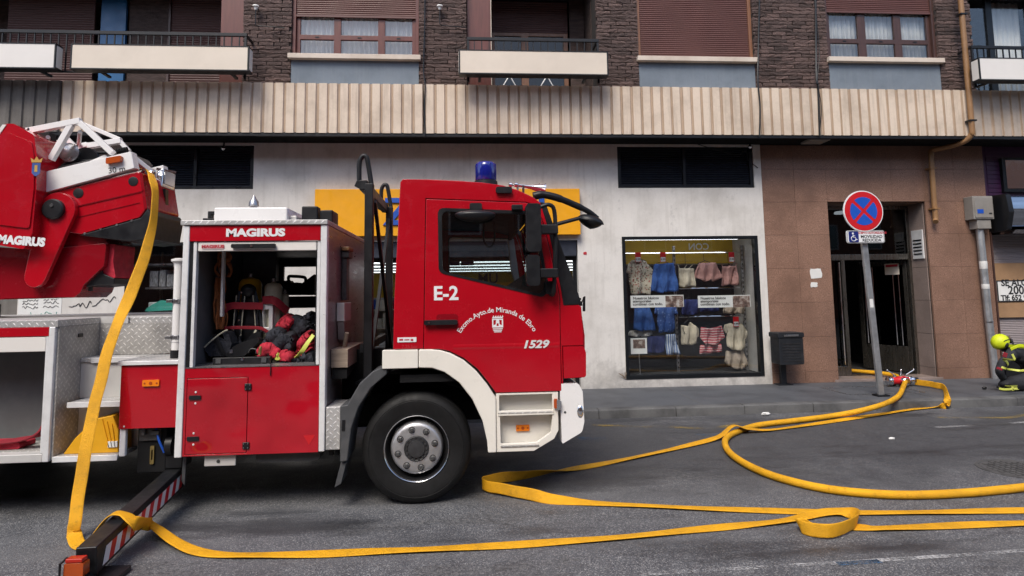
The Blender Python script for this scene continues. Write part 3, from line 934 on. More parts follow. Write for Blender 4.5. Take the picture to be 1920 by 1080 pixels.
# things left on the balconies
def rack(x, y, name, label, s=1.0, group=None):
    t = thing(name, (x, y, 4.92), label, 'drying rack')
    m = MB()
    for dx in (0, .62 * s):
        m.tube([(x + dx - .18 * s, y, 4.925), (x + dx + .16 * s, y + .02, 5.50)], .009, 8)
        m.tube([(x + dx + .18 * s, y + .05, 4.925), (x + dx - .16 * s, y + .03, 5.50)], .009, 8)
    m.build('leg', 'white_paint', t)
    m = MB()
    for k in range(5): m.tube([(x - .2, y - .06 + k * .045, 5.505), (x + .82 * s, y - .06 + k * .045, 5.505)], .006, 6)
    m.build('wire', 'chrome', t)
rack(.75, 9.72, 'drying_rack', 'folding white clothes rack on the balcony above the cab')
p = at(800, 20, BRY)
for (px, py, lab) in ((825, 16, 'small white hook on a bracket on the brick pier left of the middle balcony'), (484, 16, 'small white hook on a bracket on the brick pier beside the left balcony')):
    p = at(px, py, BRY)
    t = thing('wall_bracket', (p.x, BRY - .005, p.z), lab, 'bracket', 'brackets on the brick piers')
    MB().lathe([(.045, .0), (.05, .02), (.03, .03), (.018, .07)], (p.x, BRY - .10, p.z), (0, 0, -1), 16).build('insulator', 'paper', t)
    MB().tube([(p.x, BRY - .10, p.z - .06), (p.x, BRY - .10, p.z - .30), (p.x + .03, BRY - .09, p.z - .32), (p.x + .42, BRY - .03, p.z - .32)], .008, 8).build('wire', 'iron_black', t)
    MB().box(p.x - .008, p.x + .008, BRY - .10, BRY - .008, p.z - .02, p.z).build('arm', 'iron_black', t)

# louvres over the shop windows
for (x0, x1, z0, z1), mull in ((LV, -4.27), (RV, 3.70)):
    lv = MB().plate(rect(x0, x1, z0, z1), [rect(x0 + .06, mull - .025, z0 + .05, z1 - .02), rect(mull + .025, x1 - .06, z0 + .05, z1 - .02)], FY + .02, FY + .10).build('louvre_grille', 'frame_dark', bld, bevel=.003, seg=1)
    lab = 'left' if x0 < 0 else 'right'
    for a, b in ((x0 + .06, mull - .025), (mull + .025, x1 - .06)):
        z = z0 + .055
        while z < z1 - .04:
            MB().prism([(FY + .04, z), (FY + .046, z - .004), (FY + .095, z + .032), (FY + .09, z + .036)], a, b, 'X').build('louvre_slat', 'louvre', lv, smooth=False)
            z += .038
    MB().box(x0 + .02, x1 - .02, FY + .16, FY + .20, z0, z1).build('louvre_back', 'dark_room', lv, smooth=False)

# cables on the facade ---------------------------------------------------------
def cable(pts, r, label):
    tag(MB().tube(catmull(pts, 6), r, 6).build('wall_cable', 'iron_black'), label, 'cable', 'cables on the facade')
yc = BRY - .045
cable([at(797, -20, yc), at(796, 60, yc), at(794, 130, yc), at(797, 158, BY - .02), at(796, 205, BY - .012), at(797, 256, BY - .012)], .011, 'black cable hanging down beside the middle brick pier')
cable([at(1409, -20, yc) + Vector((.14, 0, 0)), at(1422, 80, yc), at(1421, 150, BY - .02), at(1425, 200, BY - .014), at(1424, 256, BY - .014)], .012, 'black cable right of the closed brown shutter')
cable([at(1529, -20, yc), at(1530, 80, yc), at(1531, 150, BY - .03), at(1534, 168, BY - .016), at(1537, 256, BY - .014)], .016, 'thick black cable left of the curtained window')
cable([at(1525, -20, yc), at(1536, 90, yc), at(1533, 150, BY - .03), at(1540, 200, BY - .012), at(1537, 250, BY - .012)], .006, 'thin loose black cable beside the thick one')
cable([at(1300, 268, FY - .02), at(1340, 280, FY - .02), at(1380, 290, FY - .02), at(1398, 283, FY - .02), at(1404, 300, FY - .02), at(1421, 315, FY - .02)], .006, 'thin black wires sagging over the right louvre')
# ------------------------------------------------------------------ shop interior
SB = 23.5
MB().box(-6.7, 5.2, FY + .22, SB, PZ - .06, PZ + .012).build('shop_floor', 'shop_floor', bld, smooth=False)
MB().box(-6.7, 5.2, FY + .23, SB, 2.66, 2.74).build('shop_ceiling', 'pale_ceiling', bld, smooth=False)
MB().box(-6.7, 5.2, SB - .1, SB, PZ, 2.66).build('shop_back_wall', 'yellow_wall', bld, smooth=False)
for x in (-6.75, 5.15):
    MB().box(x, x + .05, FY + .23, SB, PZ, 2.66).build('shop_side_wall', 'shop_wall', bld, smooth=False)
for k, y in enumerate((12.2, 14.0, 15.8, 17.6, 19.6, 21.8)):
    t = thing('ceiling_light', (0, y, 2.5), 'long white strip light under the shop ceiling, number %s row from the street' % ('first', 'second', 'third', 'fourth', 'fifth', 'last')[k], 'light', 'strip lights in the shop')
    t['label'] = 'long white strip light under the shop ceiling, %s row from the street' % ('first', 'second', 'third', 'fourth', 'fifth', 'last')[k]
    MB().box(-4.6, 4.2, y - .05, y + .05, 2.50, 2.56).build('housing', 'white_paint', t)
    MB().box(-4.55, 4.15, y - .03, y + .03, 2.472, 2.498).build('tube', 'tube_light', t, smooth=False)
    MB().tube([(-3, y, 2.56), (-3, y, 2.66)], .006, 6).tube([(3, y, 2.56), (3, y, 2.66)], .006, 6).build('hanger', 'steel', t)
# shop entrance
se = MB().plate(rect(DO[0], DO[1], DO[2], DO[3]), [rect(DO[0] + .06, -.42, DO[2] + .03, 2.20), rect(-.34, 1.30, DO[2] + .03, 2.20), rect(1.36, DO[1] - .06, DO[2] + .03, 2.20)], FY + .12, FY + .19).build('shop_entrance', 'frame_dark', bld, bevel=.004)
for a, b in ((DO[0] + .06, -.42), (1.36, DO[1] - .06)):
    MB().box(a - .01, b + .01, FY + .15, FY + .156, DO[2] + .02, 2.21).build('pane', 'glass_shop', se, smooth=False)
MB().box(DO[0] + .01, DO[1] - .01, FY + .02, FY + .115, 2.26, DO[3] - .01).build('shutter_case', 'louvre', se, bevel=.01)
# goods seen through the entrance
def gondola(x, y, w_, label, mts):
    t = thing('display_shelf', (x, y, PZ), label, 'shelf')
    MB().box(x - w_ / 2, x + w_ / 2, y + .2, y + .24, PZ + .02, 1.62).build('back_panel', 'shop_wall', t)
    for i in range(4):
        z = .25 + i * .37
        MB().box(x - w_ / 2, x + w_ / 2, y - .16, y + .2, z, z + .025).build('shelf_board', 'white_paint', t)
        xx = x - w_ / 2 + .02
        while xx < x + w_ / 2 - .18:
            ww = random.uniform(.12, .26); hh = random.uniform(.14, .30)
            MB().box(xx, xx + ww, y - .13, y + .15, z + .027, z + .027 + hh).build('goods', random.choice(mts), t, bevel=.012, seg=1)
            xx += ww + .015
gondola(-1.35, 12.9, 1.5, 'white display shelf with mixed goods inside the shop, left of the doorway', ['paper', 'sign_blue', 'grey_goods', 'yellow_sign'])
gondola(.75, 13.6, 1.6, 'white display shelf with mixed goods inside the shop, behind the cab', ['paper', 'strap_red', 'grey_goods', 'yellow_sign'])
t = thing('yellow_counter', (.6, 15.0, PZ), 'yellow counter with dark lettering seen through the cab window', 'counter')
MB().box(-1.2, 3.2, 15.0, 15.8, PZ + .012, 1.95).build('front', 'yellow_sign', t)
p = at(915, 523, 14.99); lettering('MU', .34, p, 'ink_black', t, bold=.004)
for px, lab in ((836, 'right'), (738, 'left')):
    p = at(px, 480, 11.3)
    t = thing('hanging_banner', (p.x, 11.3, p.z), 'small dark red banner with a white letter hanging in the shop, the %s one' % lab, 'banner', 'banners hanging in the shop')
    MB().box(p.x - .24, p.x + .20, 11.3, 11.31, p.z - .13, p.z + .15).build('cloth', 'sign_red', t)
    lettering('A', .24, (p.x, 11.298, p.z), 'paper', t, bold=.006)
    MB().tube([(p.x, 11.305, p.z + .15), (p.x, 11.305, 2.66)], .003, 5).build('string', 'iron_black', t)
p = at(863, 482, 11.0)
t = thing('shop_screen', (p.x, 11, p.z), 'dark blue display screens hanging in the shop doorway', 'screen')
for dx in (-.125, .125):
    MB().box(p.x + dx - .115, p.x + dx + .115, 11, 11.04, p.z - .15, p.z + .15).build('screen', 'interior_black', t, bevel=.004)
    MB().box(p.x + dx - .10, p.x + dx + .10, 10.996, 10.999, p.z - .13, p.z + .13).build('picture', 'sign_navy', t)
MB().tube([(p.x, 11.02, p.z + .15), (p.x, 11.02, 2.66)], .012, 8).build('hanger', 'iron_black', t)
MB().box(p.x - .245, p.x + .245, 11.041, 11.06, p.z - .02, p.z + .02).build('bar', 'iron_black', t)

# shop sign
t = thing('shop_sign', (0, FY, 2.6), 'long yellow shop sign with blue letters on the white wall behind the cab', 'sign')
MB().box(-2.365, 1.875, FY - .13, FY - .001, 2.60, 3.355).build('board', 'yellow_sign', t, bevel=.008)
lettering('ZEEMAN', .60, (.02, FY - .145, 2.965), 'blue_letter', t, bold=.012, sx=1.12, extrude=.014)

# ------------------------------------------------------------------ right shop window
wf = MB().plate(rect(*SW), [rect(SW[0] + .055, SW[1] - .06, SW[2] + .06, SW[3] - .05)], FY - .012, FY + .10).build('shop_window', 'frame_dark', bld, bevel=.004)
gl = MB().box(SW[0] + .05, 3.735, FY + .04, FY + .048, SW[2] + .055, SW[3] - .045).build('pane', 'glass_shop', wf, smooth=False)
gl = MB().box(3.739, SW[1] - .055, FY + .04, FY + .048, SW[2] + .055, SW[3] - .045).build('pane', 'glass_shop', wf, smooth=False)
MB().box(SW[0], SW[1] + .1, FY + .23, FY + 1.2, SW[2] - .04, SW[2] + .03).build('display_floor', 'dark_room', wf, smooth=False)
MB().box(SW[1] + .02, SW[1] + .06, FY + .23, FY + 1.05, SW[2], 2.64).build('display_side', 'shop_wall', wf, smooth=False)
mat('dark_navy', (.020, .022, .030), .7)
MB().box(2.3, 5.1, FY + 1.05, FY + 1.09, .30, 2.14).build('display_back', 'dark_navy', wf, smooth=False)
MB().box(2.3, 5.1, FY + 1.02, FY + 1.09, 2.16, 2.62).build('display_header', 'yellow_wall', wf, smooth=False)
p = at(1310, 463, FY + 1.01)
lettering('CON', .17, p, 'paper', wf, bold=.003, mirror=False, fn=lambda v: Vector((-v.x, v.y, v.z)))
RY = FY + .42
C1 = lambda x, y, Y=RY: at(1165 + x / 7.111, 440 + y / 7.111, Y)
C2 = lambda x, y, Y=RY: at(1165 + x / 7.111, 575 + y / 7.111, Y)
rk = thing('clothes_rack', (3.75, RY, .28), 'grey metal clothes rack with perforated uprights in the shop window', 'clothes rack')
for x in (3.76, 4.90):
    x = C1(735, 300).x if x < 4 else C1(1650, 300).x
    MB().box(x - .022, x + .022, RY + .12, RY + .15, .28, 2.45).build('upright', 'steel', rk, smooth=False)
    for k in range(26):
        MB().box(x - .009, x + .009, RY + .115, RY + .1199, .34 + k * .08, .375 + k * .08).build('slot', 'ink_black', rk, smooth=False)
for (a, b) in ((C1(45, 240), C1(1610, 240)), (C1(760, 712), C1(1610, 712)), (C2(790, 130), C2(1660, 130))):
    MB().tube([(a.x, RY + .09, (a.z + b.z) / 2), (b.x, RY + .09, (a.z + b.z) / 2)], .014, 8).build('rail', 'chrome', rk)

def garmentmat(name, col, kind='plain', col2=None):
    m, n, L, b = _new(name)
    vec = mapping(n, L)
    fold = noise(n, L, mapping(n, L, (14, 14, 2.2)), 1.3, 3, .5)
    c = ramp(n, L, fold, [(.3, tuple(q * .72 for q in col)), (.65, col)])
    if kind == 'floral':
        vo = n.new('ShaderNodeTexVoronoi'); vo.inputs['Scale'].default_value = 26; L.new(vec, vo.inputs['Vector'])
        sp = n.new('ShaderNodeSeparateColor'); L.new(vo.outputs['Color'], sp.inputs[0])
        pc = ramp(n, L, sp.outputs[0], [(0, col2[0]), (.5, col2[1]), (1, col2[2])])
        c = mixc(n, L, ramp(n, L, vo.outputs['Distance'], [(.32, 1.0), (.42, 0.0)]), c, pc)
    if kind == 'stripe':
        sp = n.new('ShaderNodeSeparateXYZ'); L.new(vec, sp.inputs[0])
        wv = math_(n, L, 'ADD', sp.outputs[2], math_(n, L, 'MULTIPLY', noise(n, L, vec, 6, 2), .05))
        f = math_(n, L, 'GREATER_THAN', math_(n, L, 'FRACT', math_(n, L, 'MULTIPLY', wv, 24)), .68)
        c = mixc(n, L, f, c, col2[0])
    if kind == 'vstripe':
        sp = n.new('ShaderNodeSeparateXYZ'); L.new(vec, sp.inputs[0])
        f = math_(n, L, 'GREATER_THAN', math_(n, L, 'FRACT', math_(n, L, 'MULTIPLY', sp.outputs[0], 28)), .5)
        c = mixc(n, L, f, c, col2[0])
    L.new(c, b.inputs['Base Color']); b.inputs['Roughness'].default_value = .85
    bumpn(n, L, b, math_(n, L, 'ADD', fold, math_(n, L, 'MULTIPLY', noise(n, L, vec, 22, 4), .3)), 1.0, .045)
dl = thing('display_light', (3.7, FY + .3, 2.5), 'thin white strip light along the top of the shop window', 'light')
MB().box(2.66, 4.7, FY + .24, FY + .32, 2.56, 2.60).build('housing', 'white_paint', dl)
MB().box(2.68, 4.68, FY + .26, FY + .29, 2.535, 2.559).build('tube', 'display_tube', dl, smooth=False)
MB().tube([(3.4, FY + .27, 2.60), (3.4, FY + .27, 2.66)], .006, 6).build('hanger', 'steel', dl)
garmentmat('g_floral', (.52, .47, .38), 'floral', [(.10, .16, .10), (.35, .10, .08), (.06, .07, .06)])
garmentmat('g_blue', (.035, .11, .36)); garmentmat('g_cream', (.62, .55, .42)); garmentmat('g_pink', (.50, .27, .24)); garmentmat('g_navy', (.012, .022, .11))
garmentmat('g_bluefloral', (.04, .10, .32), 'floral', [(.20, .30, .55), (.04, .10, .32), (.04, .10, .32)])
garmentmat('g_redstripe', (.50, .10, .12), 'stripe', [(.66, .52, .50)])
garmentmat('g_bluestripe', (.10, .17, .35), 'vstripe', [(.42, .46, .52)])
garmentmat('g_beige', (.42, .35, .28)); garmentmat('g_white', (.60, .58, .54))
def garment(name, pts, F, mt, label, dy=0.0, hang=None, cat='clothing', straps=None, legs=None):
    P = [F(*q) for q in pts]
    cx_ = sum(p.x for p in P) / len(P); z0 = min(p.z for p in P); z1 = max(p.z for p in P)
    t = thing(name, (cx_, RY + dy, z0), label, cat, 'clothes hanging in the shop window')
    ol = [(p.x, p.z) for p in P]
    # subdivide the outline and the sheet so that it can ripple like cloth
    bm = bmesh.new()
    vs = [bm.verts.new((x, 0, z)) for x, z in fillet(ol, .015, 2)]
    bm.faces.new(vs)
    bmesh.ops.triangulate(bm, faces=bm.faces[:])
    for _ in range(4):
        long = [e for e in bm.edges if e.calc_length() > .06]
        if not long: break
        bmesh.ops.subdivide_edges(bm, edges=long, cuts=1)
        bmesh.ops.triangulate(bm, faces=bm.faces[:])
    r_ = random.Random(name + str(pts[0])); ph = r_.uniform(0, 6); fq = r_.uniform(28, 44)
    for v in bm.verts:
        k = (z1 - v.co.z) / max(z1 - z0, .01)
        v.co.y = RY + dy + (.012 + .022 * k) * math.sin(v.co.x * fq + ph + 2.2 * k) + .01 * math.sin(v.co.z * 23 + ph)
        v.co.z += .010 * math.sin(v.co.x * fq * .8 + ph) * k
    me = bpy.data.meshes.new(name); bm.to_mesh(me); bm.free()
    o = link('fabric', me, mt, t, angle=80)
    s_ = o.modifiers.new('solid', 'SOLIDIFY'); s_.thickness = .022; s_.offset = 0
    hz = z1
    m = MB()
    top = hang if hang is not None else z1 + .08
    wl = (max(p.x for p in P) - min(p.x for p in P)) * .28
    m.tube([(cx_ - wl, RY + dy + .02, hz - .015), (cx_, RY + dy + .03, hz + .035), (cx_ + wl, RY + dy + .02, hz - .015)], .006, 6)
    m.tube(catmull([(cx_, RY + dy + .03, hz + .035), (cx_, RY + .05, hz + .06), (cx_ + .012, RY + .09, top), (cx_, RY + .10, top + .012)], 4), .004, 6)
    m.build('hanger', 'black_plastic', t)
    if straps:
        m = MB()
        for a, b in straps: m.ribbon([F(*a), F(*b)], [(1, 0, 0), (1, 0, 0)], .012, .003, 2)
        m.build('strap', mt, t)
    return t
r1 = C1(100, 240).z; r2 = C1(1000, 712).z; r3 = C2(1200, 130).z
garment('shirt', [(140, 340), (210, 355), (290, 340), (340, 370), (430, 490), (385, 530), (372, 490), (382, 800), (140, 800), (135, 520), (110, 525), (65, 515), (85, 400)], C1, 'g_floral', 'cream T-shirt with a leafy red and green print, top left in the shop window', 0, r1, 'shirt')
garment('shorts', [(425, 395), (690, 378), (755, 745), (575, 770), (562, 700), (548, 775), (383, 752)], C1, 'g_blue', 'bright blue cargo shorts, top row of the shop window', -.03, r1, 'shorts')
garment('camisole', [(765, 450), (970, 450), (990, 700), (875, 690), (782, 702)], C1, 'g_cream', 'cream strappy camisole with green tag, top row of the shop window', 0, r1, 'top', straps=[((775, 455), (750, 385)), ((840, 450), (880, 390)), ((900, 450), (965, 385))])
garment('shorts', [(1030, 380), (1250, 372), (1342, 575), (1205, 625), (1188, 590), (1130, 628), (1020, 588), (975, 590), (985, 500)], C1, 'g_pink', 'dusty pink shorts, top row of the shop window', -.02, r1, 'shorts')
garment('camisole', [(1340, 425), (1530, 415), (1575, 678), (1460, 668), (1348, 682)], C1, 'g_pink', 'dusty pink strappy camisole below the right price card', 0, r1, 'top', straps=[((1350, 425), (1335, 390)), ((1430, 420), (1480, 385)), ((1520, 420), (1545, 380))])
garment('shorts', [(172, -40), (360, -40), (455, 310), (310, 325), (295, 270), (280, 322), (163, 312)], C2, 'g_blue', 'blue shorts with small tag below the left banner', -.03, C2(100, -120).z, 'shorts')
garment('shorts', [(130, 322), (410, 318), (432, 380), (292, 412), (266, 370), (242, 405), (90, 392)], C2, 'g_white', 'off-white shorts hem showing under the blue shorts', .06, None, 'shorts')
garment('shirt', [(460, -30), (720, -30), (752, 100), (705, 120), (712, 328), (500, 342), (492, 120), (432, 95)], C2, 'g_bluefloral', 'blue T-shirt with small pale print below the left banner', 0, C2(100, -120).z, 'shirt')
garment('trousers', [(360, 400), (580, 385), (582, 615), (350, 628)], C2, 'g_navy', 'dark navy folded trousers in the bottom row, left of the striped ones', .03, None, 'trousers')
garment('trousers', [(590, 370), (715, 362), (778, 628), (690, 645), (600, 636)], C2, 'g_bluestripe', 'blue and white striped trousers in the bottom row', 0, None, 'trousers')
garment('blouse', [(800, 245), (900, 262), (920, 200), (1030, 292), (1038, 402), (972, 395), (1016, 488), (900, 515), (812, 505), (806, 320)], C2, 'g_cream', 'cream blouse with a wide sleeve, bottom row of the shop window', 0, r3, 'blouse')
garment('top', [(1055, 268), (1150, 290), (1240, 275), (1330, 250), (1372, 402), (1292, 500), (1220, 505), (1110, 512), (1050, 400)], C2, 'g_redstripe', 'red and white striped top, bottom row of the shop window', -.02, r3, 'top')
garment('shorts', [(1060, 515), (1335, 498), (1347, 600), (1200, 622), (1050, 642)], C2, 'g_redstripe', 'red and white striped shorts hanging under the striped top', .03, None, 'shorts')
garment('shirt', [(1375, 240), (1450, 220), (1520, 245), (1600, 225), (1682, 345), (1632, 372), (1642, 565), (1480, 588), (1410, 525), (1402, 380), (1355, 300)], C2, 'g_cream', 'plain cream T-shirt with green tag, bottom right of the shop window', -.02, r3, 'shirt')
garment('skirt', [(1475, 600), (1630, 570), (1692, 752), (1622, 855), (1430, 792), (1388, 735), (1410, 590)], C2, 'g_beige', 'shiny beige skirt hanging under the cream T-shirt', .03, None, 'skirt')
garment('shorts', [(795, -95), (1030, -95), (1028, 85), (925, 105), (915, 60), (905, 110), (800, 118)], C2, 'g_navy', 'dark blue shorts in the middle row between the two banners', 0, r2, 'shorts')
garment('shorts', [(1370, -60), (1640, -60), (1642, 92), (1520, 95), (1505, 60), (1490, 92), (1370, 98)], C2, 'g_beige', 'beige shorts in the middle row under the right banner', 0, r2, 'shorts')
garment('shorts', [(1060, -60), (1300, -60), (1310, 60), (1190, 65), (1180, 40), (1170, 68), (1050, 62)], C2, 'g_navy', 'dark navy shorts in the middle row behind the right banner', .03, r2, 'shorts')
for (x, y, F, n_, lab) in ((222, 300, C1, '3.99', 'above the printed T-shirt'), (555, 300, C1, '6.99', 'above the blue cargo shorts'), (1470, 300, C1, '7.99', 'above the pink camisole'), (1530, 200, C2, '9.99', 'on the plain cream T-shirt')):
    p = F(x, y, RY - .06)
    t = thing('price_card', (p.x, RY - .06, p.z), 'small red and white price card %s' % lab, 'price card', 'price cards in the shop window')
    MB().box(p.x - .05, p.x + .05, RY - .06, RY - .055, p.z - .085, p.z + .085).build('card', 'sign_red', t)
    MB().box(p.x - .042, p.x + .042, RY - .063, RY - .0605, p.z - .075, p.z + .0).build('price_field', 'paper', t)
    lettering(n_, .045, (p.x, RY - .0645, p.z - .038), 'ink_black', t, bold=.0008)
    MB().box(p.x - .004, p.x + .004, RY - .055, RY + .09, p.z + .075, p.z + .083).build('clip', 'steel', t)
GY = FY + .036
for (x0, x1, lab, cut) in ((130, 832, 'left', False), (1030, 1722, 'right', True)):
    a = C1(x0, 975, GY); b = C1(x1, 802, GY)
    t = thing('window_banner', (a.x, GY, a.z), 'white lettered strip stuck inside the shop window, the %s one' % lab, 'banner', 'lettered strips in the shop window')
    MB().box(a.x, b.x, GY + .014, GY + .018, a.z, b.z).build('strip', 'paper', t, smooth=False)
    for i, tx in enumerate(('Nuestros básicos', 'atemporales', 'combinan con todo.')):
        q = C1(x0 + 25, 850 + i * 40, GY + .0125)
        lettering(tx, .062, q, 'ink_black', t, bold=.0016, align='LEFT', extrude=.0006)
    c0 = C1(x0 + 465, 968, GY); c1 = C1(x1 - 8, 812, GY)
def printmat(name):
    m, n, L, b = _new(name)
    f = noise(n, L, mapping(n, L), 11, 5, .7)
    L.new(ramp(n, L, f, [(.3, (.02, .018, .018)), (.5, (.16, .10, .08)), (.62, (.42, .38, .34)), (.75, (.6, .6, .58))]), b.inputs['Base Color'])
printmat('print_blur')
for (x0, x1) in ((130, 832), (1030, 1722)):
    t = [o for o in COL.objects if o.name.startswith('window_banner') and abs(o.location.x - C1(x0, 975, GY).x) < .01][0]
    c0 = C1(x0 + 465, 968, GY); c1 = C1(x1 - 8, 812, GY)
    MB().box(c0.x, c1.x, GY + .010, GY + .0138, c0.z, c1.z).build('printed_picture', 'print_blur', t, smooth=False)
a = C2(130, 632, FY + .2); b = C2(338, 418, FY + .2)
t = thing('poster_stand', ((a.x + b.x) / 2, FY + .2, .28), 'small white poster on a thin stand at the foot of the shop window', 'poster stand')
MB().box(a.x, b.x, FY + .2, FY + .206, a.z, b.z).build('poster', 'paper', t)
MB().box(a.x + .04, b.x - .03, FY + .197, FY + .1995, a.z + .09, b.z - .02).build('printed_picture', 'print_blur', t)
MB().tube([((a.x + b.x) / 2, FY + .21, a.z), ((a.x + b.x) / 2 + .01, FY + .21, .285)], .007, 8).lathe([(.07, 0), (.07, .012), (.01, .02)], ((a.x + b.x) / 2 + .01, FY + .21, .281)).build('stand', 'steel', t)

# ------------------------------------------------------------------ left shop window
wf = MB().plate(rect(*LW), [rect(LW[0] + .07, LW[1] - .06, LW[2] + .06, LW[3] - .05)], FY - .012, FY + .10).build('shop_window', 'frame_dark', bld, bevel=.004)
MB().box(LW[0] + .06, LW[1] - .05, FY + .04, FY + .048, LW[2] + .055, LW[3] - .045).build('pane', 'glass_shop', wf, smooth=False)
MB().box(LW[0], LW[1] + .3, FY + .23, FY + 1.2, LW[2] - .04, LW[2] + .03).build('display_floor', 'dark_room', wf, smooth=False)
MB().box(-5.9, -3.2, FY + 1.1, FY + 1.14, .3, 2.64).build('display_back', 'dark_navy', wf, smooth=False)
sh = thing('shelf_unit', (-4.45, FY + .6, .28), 'dark shop shelves with packed goods behind the left window', 'shelf')
for z in (.55, .95, 1.42, 1.82, 2.2):
    MB().box(-5.12, -3.6, FY + .35, FY + .85, z, z + .03).build('shelf_board', 'steel', sh)
for x in (-5.14, -3.62):
    MB().box(x, x + .03, FY + .86, FY + .9, .28, 2.45).build('upright', 'steel', sh)
rg = random.Random(5)
kinds = {.58: ('cardboard box', 'white'), .98: ('storage box', 'grey'), 1.45: ('folded packet', 'pale'), 1.85: ('wrapped packet', 'grey')}
nn_ = 0
for z, hmax in ((.98, .34), (1.45, .27), (1.85, .30)):
    x = -5.08
    while x < -3.85:
        ww = rg.uniform(.08, .2); hh = rg.uniform(.6, 1) * hmax
        o = MB().box(x, x + ww - .012, FY + .38, FY + .7, z + .002, z + hh).build('goods', rg.choice(['grey_goods', 'paper', 'alu_satin', 'grey_goods', 'interior_black']), sh, bevel=.012, seg=1)
        x += ww
p = at(303, 578, FY + .33)
tag(MB().prism(fillet([(p.x - .26, p.z - .05), (p.x + .25, p.z - .03), (p.x + .20, p.z + .07), (p.x + .02, p.z + .13), (p.x - .12, p.z + .06)], .03, 4), FY + .26, FY + .34).build('clothes_iron', 'teal', bevel=.02), 'teal plastic goods lying in the left shop window', 'goods')
tag(MB().box(p.x - .5, p.x + .6, FY + .235, FY + .36, .29, p.z - .051).build('display_plinth', 'interior_black', bevel=.01), 'black display plinth in the left shop window under the teal goods', 'plinth')

# graffiti and notice board on the white wall ------------------------------------
rg = random.Random(11)
def scrawl(name, x0, x1, z, h_, mt, label, parent, lines=1):
    m = MB()
    for l in range(lines):
        x = x0; pts = []
        while x < x1:
            pts.append((x + rg.uniform(-.02, .02), FY - .004, z - l * h_ * 1.3 + rg.uniform(-.5, .5) * h_ + (x - x0) * .12)); x += .035
        m.tube(catmull(pts, 3), .006, 5)
    o = m.build(name, mt, parent)
    return o
tag(scrawl('graffiti', -6.05, -5.72, 1.56, .11, 'ink_black', '', None), 'black scrawled graffiti tag on the white wall, left word', 'graffiti', 'graffiti on the white wall')
tag(scrawl('graffiti', -5.70, -5.36, 1.62, .11, 'ink_black', '', None), 'black scrawled graffiti tag on the white wall beside the shop window', 'graffiti', 'graffiti on the white wall')
nb = thing('notice_sheet', (-6.5, FY, 1.4), 'white paper sheet with black and green scribbles stuck on the wall', 'poster')
MB().box(-6.78, -6.16, FY - .006, FY - .001, 1.28, 1.78).build('sheet', 'paper', nb)
def onsheet(x0, x1, z, h_, mt):
    m = MB(); x = x0; pts = []
    while x < x1:
        pts.append((x, FY - .009, z + rg.uniform(-.5, .5) * h_)); x += .02
    m.tube(catmull(pts, 3), .004, 5).build('scribble', mt, nb)
for z in (1.72, 1.67, 1.62, 1.56): onsheet(-6.72, -6.5, z, .04, 'ink_black'); onsheet(-6.42, -6.2, z + .01, .04, 'ink_black')
onsheet(-6.6, -6.22, 1.46, .07, 'teal')
# torn posters on the stone, small red sticker on the render
for (px, py, w_, h_, mt, lab) in ((1530, 513, .22, .17, 'paper', 'torn white paper on the brown stone wall, the larger one'), (1526, 534, .13, .09, 'paper', 'small torn white label under the larger torn paper'), (1097, 475, .06, .05, 'ink_red', 'tiny red sticker on the white wall right of the cab')):
    p = at(px, py, FY)
    n = 14; ol = []
    for k in range(n):
        a = 2 * math.pi * k / n
        sx = max(-1, min(1, 1.35 * math.cos(a))); sz = max(-1, min(1, 1.35 * math.sin(a)))
        ol.append((p.x + sx * w_ / 2 * rg.uniform(.8, 1.02), p.z + sz * h_ / 2 * rg.uniform(.75, 1.02)))
    tag(MB().prism(ol, FY - .006, FY - .001).build('torn_poster' if w_ > .1 else 'wall_sticker', mt, smooth=False), lab, 'poster')
for k in range(5):
    p = at(1165 + k * 1.2, 700 + k * 2.2, FY)
weed = thing('weed', (2.50, FY - .02, .30), 'dry weed tuft growing at the lower left corner of the shop window', 'plant')
m = MB()
for k in range(9):
    a = rg.uniform(-1.0, .5)
    m.tube(catmull([(2.56 + rg.uniform(-.02, .02), FY - .016, .27), (2.55 + .04 * math.sin(a), FY - .03, .31), (2.53 + .11 * math.sin(a), FY - .05, .33 + .05 * math.cos(a))], 3), [.004] * 6 + [.001], 5)
m.build('blades', 'timber', weed)

# ------------------------------------------------------------------ entrance door
DY = FY + .40
en = thing('entrance_door', (7.05, DY, PZ + .035), 'open metal and glass entrance door with dark transom in the stone reveal', 'door')
mat('steel_door', (.20, .185, .165), .28, metal=.9, var=.2, vs=3, stretch=(4, 4, .5))
MB().plate(rect(6.187, 7.913, PZ + .037, 3.12), [rect(6.24, 7.86, 2.26, 3.06), rect(6.25, 6.60, .32, 2.16), rect(6.665, 7.86, PZ + .045, 2.16)], DY, DY + .06).build('frame', 'steel_door', en, bevel=.006)
MB().box(6.23, 7.87, DY + .025, DY + .031, 2.25, 3.07).build('transom_pane', 'glass_door', en, smooth=False)
MB().box(6.24, 6.61, DY + .025, DY + .031, .31, 2.17).build('side_pane', 'glass_door', en, smooth=False)
for x in (6.28, 6.33, 6.54): MB().tube([(x, DY - .02, .35), (x, DY - .02, 2.12)], .014, 8).build('bar', 'chrome', en)
